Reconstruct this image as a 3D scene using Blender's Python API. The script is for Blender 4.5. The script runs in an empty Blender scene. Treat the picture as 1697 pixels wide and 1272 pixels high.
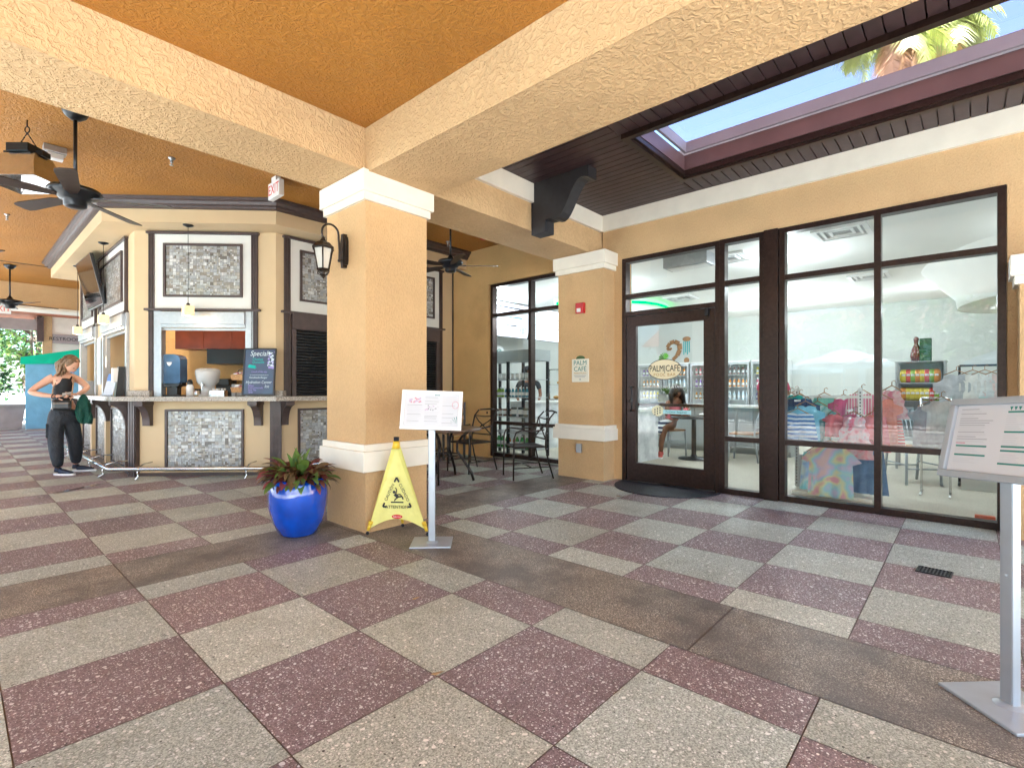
import bpy, bmesh, math, random
from mathutils import Matrix, Vector, noise
PI = math.pi
R = math.radians
random.seed(7)
S = bpy.context.scene
COL = S.collection
WM = {}          # world matrix of every root / part

# ---------------------------------------------------------------- materials
def mat(name, col, rough=.6, metal=0., spec=.5, **k):
    m = bpy.data.materials.new(name); m.use_nodes = True
    nt = m.node_tree; b = nt.nodes['Principled BSDF']
    b.inputs['Base Color'].default_value = (*col, 1); b.inputs['Roughness'].default_value = rough
    b.inputs['Metallic'].default_value = metal; b.inputs['Specular IOR Level'].default_value = spec
    if 'emit' in k:
        b.inputs['Emission Color'].default_value = (*k['emit'], 1); b.inputs['Emission Strength'].default_value = k.get('es', 1)
    if 'alpha' in k: b.inputs['Alpha'].default_value = k['alpha']
    if 'coat' in k: b.inputs['Coat Weight'].default_value = k['coat']; b.inputs['Coat Roughness'].default_value = .05
    if 'sub' in k:
        b.inputs['Subsurface Weight'].default_value = k['sub']; b.inputs['Subsurface Radius'].default_value = (.02, .008, .004)
    m.diffuse_color = (*col, 1)
    return m
def nd(m, t, **k):
    n = m.node_tree.nodes.new(t)
    for a, v in k.items():
        if a in n.inputs: n.inputs[a].default_value = v
        else: setattr(n, a, v)
    return n
def ln(m, a, ao, b, bi): m.node_tree.links.new(a.outputs[ao], b.inputs[bi])
def bsdf(m): return m.node_tree.nodes['Principled BSDF']
def math_n(m, op, a, b=None, c=None):
    n = nd(m, 'ShaderNodeMath', operation=op)
    for i, v in enumerate((a, b, c)):
        if v is None: continue
        if isinstance(v, tuple): ln(m, v[0], v[1], n, i)
        else: n.inputs[i].default_value = v
    return n
def coords(m, scale=(1, 1, 1), rot=(0, 0, 0)):
    t = nd(m, 'ShaderNodeTexCoord'); p = nd(m, 'ShaderNodeMapping')
    p.inputs['Scale'].default_value = scale; p.inputs['Rotation'].default_value = rot
    ln(m, t, 'Object', p, 'Vector'); return p
def vary(m, col, amt=.15, scale=3., detail=4., rough=None, tint=None):
    """mottle the base colour with noise; returns the noise node"""
    p = coords(m); n = nd(m, 'ShaderNodeTexNoise', Scale=scale, Detail=detail); ln(m, p, 'Vector', n, 'Vector')
    r = nd(m, 'ShaderNodeValToRGB'); e = r.color_ramp.elements
    lo = tint or [c * (1 - amt) for c in col]; hi = [min(1, c * (1 + amt)) for c in col]
    e[0].position, e[1].position = .3, .7; e[0].color = (*lo, 1); e[1].color = (*hi, 1)
    ln(m, n, 'Fac', r, 'Fac'); ln(m, r, 'Color', bsdf(m), 'Base Color'); return n, p
def bump(m, p, scale, strength=.4, dist=.01, detail=3., kind='noise', rough=.5):
    if kind == 'noise': n = nd(m, 'ShaderNodeTexNoise', Scale=scale, Detail=detail, Roughness=rough); o = 'Fac'
    else: n = nd(m, 'ShaderNodeTexVoronoi', Scale=scale); o = 'Distance'
    ln(m, p, 'Vector', n, 'Vector')
    b = nd(m, 'ShaderNodeBump', Strength=strength, Distance=dist); ln(m, n, o, b, 'Height'); ln(m, b, 'Normal', bsdf(m), 'Normal'); return b
def stucco(name, col, kind):
    m = mat(name, col, .75, spec=.3); n, p = vary(m, col, .10, 1.3, 8.)
    if kind == 'comb':      # fine vertical drag
        q = coords(m, (1, 1, .5)); a = nd(m, 'ShaderNodeTexNoise', Scale=95., Detail=4., Roughness=.6); ln(m, q, 'Vector', a, 'Vector')
        b = nd(m, 'ShaderNodeBump', Strength=.9, Distance=.012)
        ln(m, a, 'Fac', b, 'Height')
    else:                   # knock-down plaster: flattened ridges
        w = nd(m, 'ShaderNodeTexNoise', Scale=14., Detail=2.); ln(m, p, 'Vector', w, 'Vector')
        mx = nd(m, 'ShaderNodeMixRGB', Fac=.06); ln(m, p, 'Vector', mx, 1); ln(m, w, 'Color', mx, 2)
        a = nd(m, 'ShaderNodeTexNoise', Scale=30. if kind == 'knock' else 34., Detail=2., Roughness=.5, Distortion=.7); ln(m, mx, 'Color', a, 'Vector')
        rr = nd(m, 'ShaderNodeValToRGB'); rr.color_ramp.elements[0].position = .42; rr.color_ramp.elements[1].position = .60
        ln(m, a, 'Fac', rr, 'Fac')
        b = nd(m, 'ShaderNodeBump', Strength=.6 if kind == 'knock' else .5, Distance=.011); ln(m, rr, 'Color', b, 'Height')
    ln(m, b, 'Normal', bsdf(m), 'Normal')
    src = bsdf(m).inputs['Base Color'].links[0].from_node; sp = nd(m, 'ShaderNodeValToRGB'); e = sp.color_ramp.elements; e[0].position, e[1].position = .32, .66; e[0].color = (.80, .78, .75, 1); e[1].color = (1.08, 1.08, 1.08, 1)
    ln(m, a, 'Fac', sp, 'Fac'); mu = nd(m, 'ShaderNodeMixRGB', blend_type='MULTIPLY', Fac=.40 if kind == 'comb' else .40); ln(m, src, 'Color', mu, 1); ln(m, sp, 'Color', mu, 2)  # speckle follows the bump noise: shade of its hollows put into the colour
    st = nd(m, 'ShaderNodeTexNoise', Scale=.9, Detail=6., Roughness=.65); ln(m, p, 'Vector', st, 'Vector'); sr = nd(m, 'ShaderNodeValToRGB'); e = sr.color_ramp.elements; e[0].position, e[1].position = .58, .72; e[0].color = (1, 1, 1, 1); e[1].color = (.90, .87, .83, 1)
    ln(m, st, 'Fac', sr, 'Fac'); mv = nd(m, 'ShaderNodeMixRGB', blend_type='MULTIPLY', Fac=1.); ln(m, mu, 'Color', mv, 1); ln(m, sr, 'Color', mv, 2); ln(m, mv, 'Color', bsdf(m), 'Base Color')
    return m
M = {}
TAN = (.60, .36, .155)
M['tan_comb'] = stucco('tan combed stucco', (.60, .40, .205), 'comb')
M['tan_knock'] = stucco('tan knockdown stucco', (.57, .39, .205), 'knock')
M['orange_ceiling'] = stucco('orange plaster ceiling', (.395, .176, .032), 'ceil')
bsdf(M['orange_ceiling']).inputs['Roughness'].default_value = .48
M['gold_wall'] = stucco('gold wall paint', (.68, .43, .18), 'comb')
M['kiosk_tan'] = mat('kiosk tan paint', (.62, .47, .28), .6); vary(M['kiosk_tan'], (.62, .47, .28), .05, 2.)
M['cream'] = mat('cream trim paint', (.76, .71, .60), .55); _n, _p = vary(M['cream'], (.76, .71, .61), .05, 5.); bump(M['cream'], _p, 80., .12, .004)
M['white_paint'] = mat('white panel paint', (.72, .71, .67), .5); vary(M['white_paint'], (.72, .71, .67), .03, 4.)
M['bronze'] = mat('dark bronze aluminium', (.036, .020, .016), .32, .55); _n, _p = vary(M['bronze'], (.036, .020, .016), .25, 30.)
M['brown_trim'] = mat('dark brown trim paint', (.070, .048, .046), .38); vary(M['brown_trim'], (.070, .048, .046), .15, 12.)
M['plank'] = mat('dark plum planks', (.040, .022, .025), .45); vary(M['plank'], (.040, .022, .025), .3, 9.)
M['curb'] = mat('brown metal flashing', (.17, .105, .105), .34, .35); vary(M['curb'], (.17, .105, .105), .12, 3.)
M['curb_grey'] = mat('grey lilac metal flashing', (.30, .275, .31), .45, .2); vary(M['curb_grey'], (.30, .275, .31), .06, 3.)
M['black_bracket'] = mat('charcoal painted wood', (.020, .020, .024), .5); vary(M['black_bracket'], (.020, .020, .024), .2, 14.)
M['iron'] = mat('wrought iron', (.028, .020, .017), .36, .6); vary(M['iron'], (.028, .020, .017), .4, 25.)
M['fan_metal'] = mat('fan graphite metal', (.028, .030, .034), .3, .6)
M['fan_blade'] = mat('fan dark blade', (.030, .019, .015), .45); vary(M['fan_blade'], (.030, .019, .015), .3, 20.)
M['steel'] = mat('brushed steel', (.62, .62, .62), .24, 1.); _n, _p = vary(M['steel'], (.62, .62, .62), .08, 20.)
M['grey_metal'] = mat('grey aluminium', (.42, .43, .45), .38, .7); vary(M['grey_metal'], (.42, .43, .45), .06, 20.)
M['stand_grey'] = mat('silver powder coat', (.40, .44, .49), .38, .35); vary(M['stand_grey'], (.40, .44, .49), .05, 10.)
M['white_plastic'] = mat('white plastic', (.78, .78, .78), .4); vary(M['white_plastic'], (.78, .78, .78), .03, 9.)
M['paper'] = mat('paper', (.58, .59, .63), .35, coat=.4); vary(M['paper'], (.58, .59, .63), .02, 4.)
M['ink'] = mat('grey print', (.30, .31, .34), .6)
M['ink_light'] = mat('pale grey print', (.52, .53, .56), .6)
M['ink_dark'] = mat('black print', (.02, .02, .02), .6)
M['ink_green'] = mat('teal green print', (.03, .20, .17), .6)
M['ink_gold'] = mat('ochre print', (.45, .25, .04), .6)
M['ink_pink'] = mat('pink print', (.55, .22, .28), .6)
M['ink_mauve'] = mat('mauve print', (.48, .38, .52), .6)
M['ink_red'] = mat('red print', (.55, .03, .03), .6)
M['ink_white'] = mat('white lettering', (.80, .80, .80), .6)
M['chalk_white'] = mat('chalk white', (.65, .75, .80), .8)
M['chalk_teal'] = mat('chalk teal', (.03, .48, .42), .8)
M['chalk_violet'] = mat('chalk violet', (.36, .30, .68), .8)
M['board'] = mat('chalkboard', (.03, .06, .10), .3); vary(M['board'], (.03, .06, .105), .6, 8., tint=(.055, .06, .13))
M['blue_glaze'] = mat('cobalt glaze', (.004, .062, .46), .12, coat=1.); _n, _p = vary(M['blue_glaze'], (.004, .062, .46), .3, 6.); bump(M['blue_glaze'], _p, 9., .08, .01)
M['soil'] = mat('potting soil', (.03, .02, .012), .9); _n, _p = vary(M['soil'], (.03, .02, .012), .5, 40.); bump(M['soil'], _p, 60., 1., .02)
M['yellow_vinyl'] = mat('yellow vinyl', (.70, .66, .19), .42); _n, _p = vary(M['yellow_vinyl'], (.72, .68, .20), .08, 7.); bump(M['yellow_vinyl'], _p, 7., .5, .03)
M['yellow_plastic'] = mat('yellow plastic', (.75, .50, .03), .4)
M['rubber'] = mat('black rubber', (.012, .014, .02), .7); _n, _p = vary(M['rubber'], (.012, .014, .022), .4, 60.); bump(M['rubber'], _p, 160., .6, .006)
M['black_plastic'] = mat('black plastic', (.012, .012, .014), .3)
M['granite'] = mat('speckled granite', (.40, .36, .31), .18); _n, _p = vary(M['granite'], (.45, .41, .36), .45, 90., 6., tint=(.17, .145, .125))
M['shutter'] = mat('black roller shutter', (.016, .017, .02), .35, .3); vary(M['shutter'], (.016, .017, .02), .15, 8.)
M['smoked_blue'] = mat('translucent blue plastic', (.05, .11, .22), .15, coat=.5); vary(M['smoked_blue'], (.05, .11, .22), .25, 5.)
M['clear_plastic'] = mat('frosted clear plastic', (.60, .62, .64), .12, alpha=.62, coat=.6)
M['red_plastic'] = mat('red plastic', (.50, .02, .025), .35)
M['wicker'] = mat('wicker', (.50, .27, .11), .6); _n, _p = vary(M['wicker'], (.50, .27, .11), .35, 60.); bump(M['wicker'], _p, 70., .7, .01)
M['cabinet_red'] = mat('mahogany laminate', (.19, .035, .012), .35); vary(M['cabinet_red'], (.19, .035, .012), .2, 5.)
M['canvas_blue'] = mat('blue canvas', (.14, .34, .52), .7); _n, _p = vary(M['canvas_blue'], (.15, .36, .54), .1, 3.); bump(M['canvas_blue'], _p, 4., .5, .05)
M['canvas_green'] = mat('green canvas', (.0, .40, .24), .7); _n, _p = vary(M['canvas_green'], (.0, .40, .24), .1, 3.); bump(M['canvas_green'], _p, 4., .5, .05)
M['planter_grey'] = mat('taupe resin planter', (.33, .29, .28), .6); vary(M['planter_grey'], (.33, .29, .28), .12, 4.)
M['concrete'] = mat('pale concrete deck', (.52, .51, .49), .8); _n, _p = vary(M['concrete'], (.52, .51, .49), .1, 1.3); bump(M['concrete'], _p, 40., .3, .01)
M['terracotta'] = mat('terracotta roof tile', (.42, .14, .07), .7); _n, _p = vary(M['terracotta'], (.42, .14, .07), .25, 6.)
M['pink_wall'] = mat('pale peach render', (.62, .46, .36), .7); vary(M['pink_wall'], (.62, .46, .36), .06, 2.)
M['bark'] = mat('bark', (.14, .10, .075), .85); _n, _p = vary(M['bark'], (.14, .10, .075), .4, 12.); bump(M['bark'], _p, 25., 1., .04)
def leafmat(name, col, tr=.35):
    m = mat(name, col, .45); vary(m, col, .35, 2.5)
    nt = m.node_tree; b = bsdf(m); out = nt.nodes['Material Output']
    t = nd(m, 'ShaderNodeBsdfTranslucent'); t.inputs['Color'].default_value = (col[0] * 1.6, col[1] * 1.6, col[2] * .8, 1)
    mx = nd(m, 'ShaderNodeMixShader', Fac=tr); ln(m, b, 'BSDF', mx, 1); ln(m, t, 'BSDF', mx, 2); ln(m, mx, 'Shader', out, 'Surface'); return m
M['leaf_dark'] = leafmat('dark leaf', (.035, .075, .02)); M['leaf_mid'] = leafmat('mid leaf', (.07, .13, .035)); M['leaf_light'] = leafmat('light leaf', (.14, .20, .05))
M['hedge_dark'] = leafmat('dark hedge leaf', (.03, .085, .045)); M['hedge_mid'] = leafmat('mid hedge leaf', (.06, .14, .065))
M['palm_leaf'] = leafmat('palm frond', (.18, .23, .06)); M['palm_dry'] = leafmat('dry palm frond', (.36, .24, .13))
M['croton_red'] = leafmat('maroon leaf', (.13, .035, .03), .25); M['croton_green'] = leafmat('croton green leaf', (.13, .22, .05), .25); M['croton_olive'] = leafmat('bronze leaf', (.15, .10, .045), .25); M['croton_pink'] = leafmat('pink veined leaf', (.25, .06, .07), .2)
def glass(name, tint=(.93, .97, .95), boost=1.35):
    m = bpy.data.materials.new(name); m.use_nodes = True; nt = m.node_tree; nt.nodes.clear()
    out = nt.nodes.new('ShaderNodeOutputMaterial'); t = nt.nodes.new('ShaderNodeBsdfTransparent'); g = nt.nodes.new('ShaderNodeBsdfGlossy')
    t.inputs['Color'].default_value = (*tint, 1); g.inputs['Roughness'].default_value = .0; g.inputs['Color'].default_value = (1, 1, 1, 1)
    f = nt.nodes.new('ShaderNodeFresnel'); ge = nt.nodes.new('ShaderNodeNewGeometry'); mr = nt.nodes.new('ShaderNodeMapRange'); mr.inputs['To Min'].default_value = 1.52; mr.inputs['To Max'].default_value = 1 / 1.52; nt.links.new(ge.outputs['Backfacing'], mr.inputs['Value']); nt.links.new(mr.outputs['Result'], f.inputs['IOR'])
    k = nt.nodes.new('ShaderNodeMath'); k.operation = 'MULTIPLY'; k.use_clamp = True; k.inputs[1].default_value = boost
    mx = nt.nodes.new('ShaderNodeMixShader')
    nt.links.new(f.outputs[0], k.inputs[0]); nt.links.new(k.outputs[0], mx.inputs[0]); nt.links.new(t.outputs[0], mx.inputs[1]); nt.links.new(g.outputs[0], mx.inputs[2]); nt.links.new(mx.outputs[0], out.inputs[0])
    return m
M['glass'] = glass('window glass'); M['lamp_glass'] = glass('lantern glass', (.9, .9, .88), 1.5)
M['sky_filter'] = glass('sky dimming glass', (.78, .66, .78), .8)  # filter for the added skylight pane
M['cooler_glass'] = glass('cooler glass', (.95, .97, .97), 1.)
M['screen'] = mat('lit menu screen', (.8, .8, .84), .2, emit=(.80, .80, .95), es=.06)
M['screen_ink'] = mat('screen print', (.05, .055, .09), .4); M['screen_blue'] = mat('screen blue print', (.08, .25, .42), .4)
M['tv_glass'] = mat('dark television glass', (.01, .01, .012), .06, spec=.5)
M['down_light'] = mat('lit downlight', (.9, .9, .9), .4, emit=(1, .95, .86), es=.9)
M['green_led'] = mat('green led strip', (.0, .6, .2), .4, emit=(.0, .5, .03), es=.3)
M['shade_glow'] = mat('lit alabaster shade', (.8, .62, .38), .4, emit=(1., .70, .34), es=.06); vary(M['shade_glow'], (.8, .6, .36), .25, 14.)
M['red_led'] = mat('exit lettering', (.6, .03, .02), .4)
M['shop_white'] = mat('shop white wall', (.58, .595, .575), .6); vary(M['shop_white'], (.58, .595, .575), .02, 2.)
M['shop_ceiling'] = mat('shop ceiling paint', (.86, .86, .84), .7); vary(M['shop_ceiling'], (.86, .86, .84), .02, 2.)
M['shop_panel'] = mat('grey panel laminate', (.33, .36, .37), .4); _n, _p = vary(M['shop_panel'], (.33, .36, .37), .08, 3.)
M['marble'] = mat('white marble', (.70, .72, .74), .2); _n, _p = vary(M['marble'], (.76, .77, .78), .12, 6., 8., tint=(.52, .55, .58))
M['white_counter'] = mat('white quartz', (.82, .82, .80), .2); vary(M['white_counter'], (.82, .82, .80), .03, 20.)
M['wood_seat'] = mat('oak seat', (.33, .16, .06), .4); vary(M['wood_seat'], (.33, .16, .06), .25, 8.)
M['table_top'] = mat('bronze mottled table top', (.15, .095, .065), .3); vary(M['table_top'], (.15, .095, .065), .4, 16.)
M['skin'] = mat('light skin', (.62, .35, .24), .5, sub=.15); vary(M['skin'], (.62, .35, .24), .08, 9.)
M['skin_brown'] = mat('brown skin', (.20, .085, .045), .5, sub=.1); vary(M['skin_brown'], (.20, .085, .045), .1, 9.)
M['hair_blond'] = mat('dark blond hair', (.17, .105, .055), .5); _n, _p = vary(M['hair_blond'], (.18, .11, .058), .5, 30.); bump(M['hair_blond'], _p, 60., .6, .01)
M['hair_black'] = mat('black hair', (.012, .009, .009), .35); _n, _p = vary(M['hair_black'], (.012, .009, .009), .4, 30.); bump(M['hair_black'], _p, 60., .6, .01)
M['black_cloth'] = mat('black jersey', (.008, .008, .010), .75); vary(M['black_cloth'], (.008, .008, .010), .3, 12.)
M['navy_cloth'] = mat('charcoal navy trousers', (.016, .019, .026), .7); _n, _p = vary(M['navy_cloth'], (.016, .019, .026), .35, 9.); bump(M['navy_cloth'], _p, 14., .8, .03)
M['green_cloth'] = mat('bottle green knit', (.006, .065, .045), .8); _n, _p = vary(M['green_cloth'], (.006, .065, .045), .3, 14.); bump(M['green_cloth'], _p, 14., .8, .03)
M['leather'] = mat('black leather', (.018, .018, .02), .28); _n, _p = vary(M['leather'], (.018, .018, .02), .2, 12.)
M['shoe'] = mat('dark blue shoe', (.012, .02, .045), .6); vary(M['shoe'], (.012, .02, .045), .2, 20.)
M['tan_strap'] = mat('tan strap', (.38, .25, .15), .5)
M['puddle'] = mat('wet film', (.12, .11, .10), .03, spec=1., alpha=.5)
CL = {}
def cloth(name, col, c2=None, sc=8.):
    if name not in CL:
        m = mat(name, col, .8); n, p = vary(m, col, .2, sc, tint=c2); bump(m, p, 16., .5, .02); CL[name] = m
    return CL[name]
def stripes(name, c1, c2, freq, axis=2, wob=.35):
    m = mat(name, c1, .8); p = coords(m); w = nd(m, 'ShaderNodeTexWave', Scale=freq, Distortion=wob, bands_direction='XYZ'[axis]); ln(m, p, 'Vector', w, 'Vector')
    r = nd(m, 'ShaderNodeValToRGB'); r.color_ramp.interpolation = 'CONSTANT'; e = r.color_ramp.elements; e[0].color = (*c1, 1); e[1].color = (*c2, 1); e[1].position = .5
    ln(m, w, 'Fac', r, 'Fac'); ln(m, r, 'Color', bsdf(m), 'Base Color'); return m
def blotch(name, cols, scale):
    m = mat(name, cols[0], .8); p = coords(m); n = nd(m, 'ShaderNodeTexNoise', Scale=scale, Detail=1.5); ln(m, p, 'Vector', n, 'Vector')
    r = nd(m, 'ShaderNodeValToRGB'); e = r.color_ramp.elements
    while len(e) < len(cols): e.new(.5)
    for i, c in enumerate(cols): e[i].position = .32 + .36 * i / (len(cols) - 1); e[i].color = (*c, 1)
    ln(m, n, 'Fac', r, 'Fac'); ln(m, r, 'Color', bsdf(m), 'Base Color'); return m
# mosaic glass shades
MOS = []
for i, c in enumerate([(.46, .48, .49), (.34, .35, .35), (.27, .25, .22), (.42, .40, .35), (.62, .63, .62), (.17, .155, .14), (.37, .385, .41)]):
    m = mat('mosaic glass %s' % 'abcdefg'[i], c, .28, .15 if i != 4 else .0, coat=.25); vary(m, c, .18, 40.); MOS.append(m)
M['grout'] = mat('mosaic grout', (.22, .21, .19), .8)

# terrazzo / exposed shell floor
def terrazzo(name, base, dark, chip, dens, sand, stain=None, fine=False):
    m = mat(name, base, .55, spec=.35); p = coords(m); b = bsdf(m)
    n1 = nd(m, 'ShaderNodeTexNoise', Scale=1.1, Detail=5., Roughness=.6); ln(m, p, 'Vector', n1, 'Vector')
    n2 = nd(m, 'ShaderNodeTexNoise', Scale=150., Detail=3.); ln(m, p, 'Vector', n2, 'Vector')
    r1 = nd(m, 'ShaderNodeValToRGB'); e = r1.color_ramp.elements; e[0].position, e[1].position = .33, .68; e[0].color = (*dark, 1); e[1].color = (*base, 1); ln(m, n1, 'Fac', r1, 'Fac')
    r2 = nd(m, 'ShaderNodeValToRGB'); e = r2.color_ramp.elements; e[0].position, e[1].position = .36, .64; e[0].color = (.55, .54, .53, 1); e[1].color = (1.38, 1.38, 1.38, 1); ln(m, n2, 'Fac', r2, 'Fac')
    mul = nd(m, 'ShaderNodeMixRGB', blend_type='MULTIPLY', Fac=sand); ln(m, r1, 'Color', mul, 1); ln(m, r2, 'Color', mul, 2)
    last = mul; 
    wn = nd(m, 'ShaderNodeTexNoise', Scale=22., Detail=1.); ln(m, p, 'Vector', wn, 'Vector')
    wp = nd(m, 'ShaderNodeMixRGB', blend_type='LINEAR_LIGHT', Fac=.012); ln(m, p, 'Vector', wp, 1); ln(m, wn, 'Color', wp, 2)
    layers = [(27., .21, dens * .8, chip), (52., .24, dens * .8, chip), (105., .27, dens * .65, chip)] if not fine else [(75., .30, dens, chip), (135., .32, dens, chip)]
    for k, (sc, rad, d, c) in enumerate(layers):
        v = nd(m, 'ShaderNodeTexVoronoi', Scale=sc, voronoi_dimensions='2D'); ln(m, wp, 'Color', v, 'Vector')
        sp = nd(m, 'ShaderNodeSeparateColor'); ln(m, v, 'Color', sp, 'Color')
        rr = math_n(m, 'MULTIPLY_ADD', (sp, 'Green'), rad * .75, rad * .3)
        ins = math_n(m, 'LESS_THAN', (v, 'Distance'), (rr, 0))
        pick = math_n(m, 'LESS_THAN', (sp, 'Red'), d)
        f = math_n(m, 'MULTIPLY', (ins, 0), (pick, 0))
        if k == 0 and not fine:       # some shells are only thin crescents
            hole = math_n(m, 'MULTIPLY', (rr, 0), .72); inn = math_n(m, 'GREATER_THAN', (v, 'Distance'), (hole, 0))
            sel = math_n(m, 'LESS_THAN', (sp, 'Blue'), .55); ring = math_n(m, 'MAXIMUM', (inn, 0), (sel, 0))
            f = math_n(m, 'MULTIPLY', (f, 0), (ring, 0))
        f2 = math_n(m, 'MULTIPLY', (f, 0), .85)
        mx = nd(m, 'ShaderNodeMixRGB'); ln(m, f2, 0, mx, 'Fac'); ln(m, last, 'Color', mx, 1)
        hv = nd(m, 'ShaderNodeMixRGB', Fac=.5); hv.inputs[1].default_value = (*c, 1); hv.inputs[2].default_value = (c[0] * .68, c[1] * .70, c[2] * .70, 1); ln(m, sp, 'Blue', hv, 'Fac'); ln(m, hv, 'Color', mx, 2); last = mx
    # a few dark pebbles
    v = nd(m, 'ShaderNodeTexVoronoi', Scale=23., voronoi_dimensions='2D'); ln(m, wp, 'Color', v, 'Vector'); sp = nd(m, 'ShaderNodeSeparateColor'); ln(m, v, 'Color', sp, 'Color')
    f = math_n(m, 'MULTIPLY', (math_n(m, 'LESS_THAN', (v, 'Distance'), .09), 0), (math_n(m, 'LESS_THAN', (sp, 'Red'), .06), 0))
    mx = nd(m, 'ShaderNodeMixRGB'); ln(m, f, 0, mx, 'Fac'); ln(m, last, 'Color', mx, 1); mx.inputs[2].default_value = (.06, .055, .05, 1); last = mx
    if stain:
        ns = nd(m, 'ShaderNodeTexNoise', Scale=2.3, Detail=4., Roughness=.62); ln(m, p, 'Vector', ns, 'Vector')
        rs = nd(m, 'ShaderNodeValToRGB'); e = rs.color_ramp.elements; e[0].position, e[1].position = .42, .62; e[0].color = (0, 0, 0, 1); e[1].color = (.75, .75, .75, 1); ln(m, ns, 'Fac', rs, 'Fac')
        mx = nd(m, 'ShaderNodeMixRGB'); ln(m, rs, 'Color', mx, 'Fac'); ln(m, last, 'Color', mx, 1); mx.inputs[2].default_value = (*stain, 1); last = mx
    at = nd(m, 'ShaderNodeAttribute'); at.attribute_name = 'tint'; mt = nd(m, 'ShaderNodeMixRGB', blend_type='MULTIPLY', Fac=1.); ln(m, last, 'Color', mt, 1); ln(m, at, 'Color', mt, 2)
    wr = nd(m, 'ShaderNodeTexNoise', Scale=2.6, Detail=9., Roughness=.68); ln(m, p, 'Vector', wr, 'Vector'); wq = nd(m, 'ShaderNodeValToRGB'); e = wq.color_ramp.elements; e[0].position, e[1].position = .50, .72; e[0].color = (1, 1, 1, 1); e[1].color = (.80, .78, .75, 1); ln(m, wr, 'Fac', wq, 'Fac')
    wm = nd(m, 'ShaderNodeMixRGB', blend_type='MULTIPLY', Fac=1.); ln(m, mt, 'Color', wm, 1); ln(m, wq, 'Color', wm, 2)
    if name != 'cream terrazzo floor': last = wm
    ln(m, last, 'Color', b, 'Base Color')
    bp = nd(m, 'ShaderNodeBump', Strength=.35, Distance=.002); ln(m, n2, 'Fac', bp, 'Height'); ln(m, bp, 'Normal', b, 'Normal')
    rn = nd(m, 'ShaderNodeMapRange'); rn.inputs['To Min'].default_value = .34; rn.inputs['To Max'].default_value = .62; ln(m, n1, 'Fac', rn, 'Value'); ln(m, rn, 'Result', b, 'Roughness')
    return m
M['tile_light'] = terrazzo('pale shell terrazzo', (.455, .495, .435), (.37, .40, .35), (.90, .89, .84), .62, .9)
M['tile_red'] = terrazzo('oxblood shell terrazzo', (.255, .19, .20), (.205, .152, .162), (.88, .85, .83), .55, .9)
M['band'] = terrazzo('brown pebble band', (.225, .20, .165), (.17, .15, .13), (.62, .57, .48), .8, .9, stain=(.105, .095, .092), fine=True)
M['joint'] = mat('tile joint', (.15, .13, .118), .85)
M['joint_pale'] = mat('pale tile joint', (.36, .33, .28), .85)
M['shop_floor'] = terrazzo('cream terrazzo floor', (.56, .52, .43), (.50, .46, .38), (.75, .72, .64), .5, .4, fine=True)
bsdf(M['shop_floor']).inputs['Specular IOR Level'].default_value = .6

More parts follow.
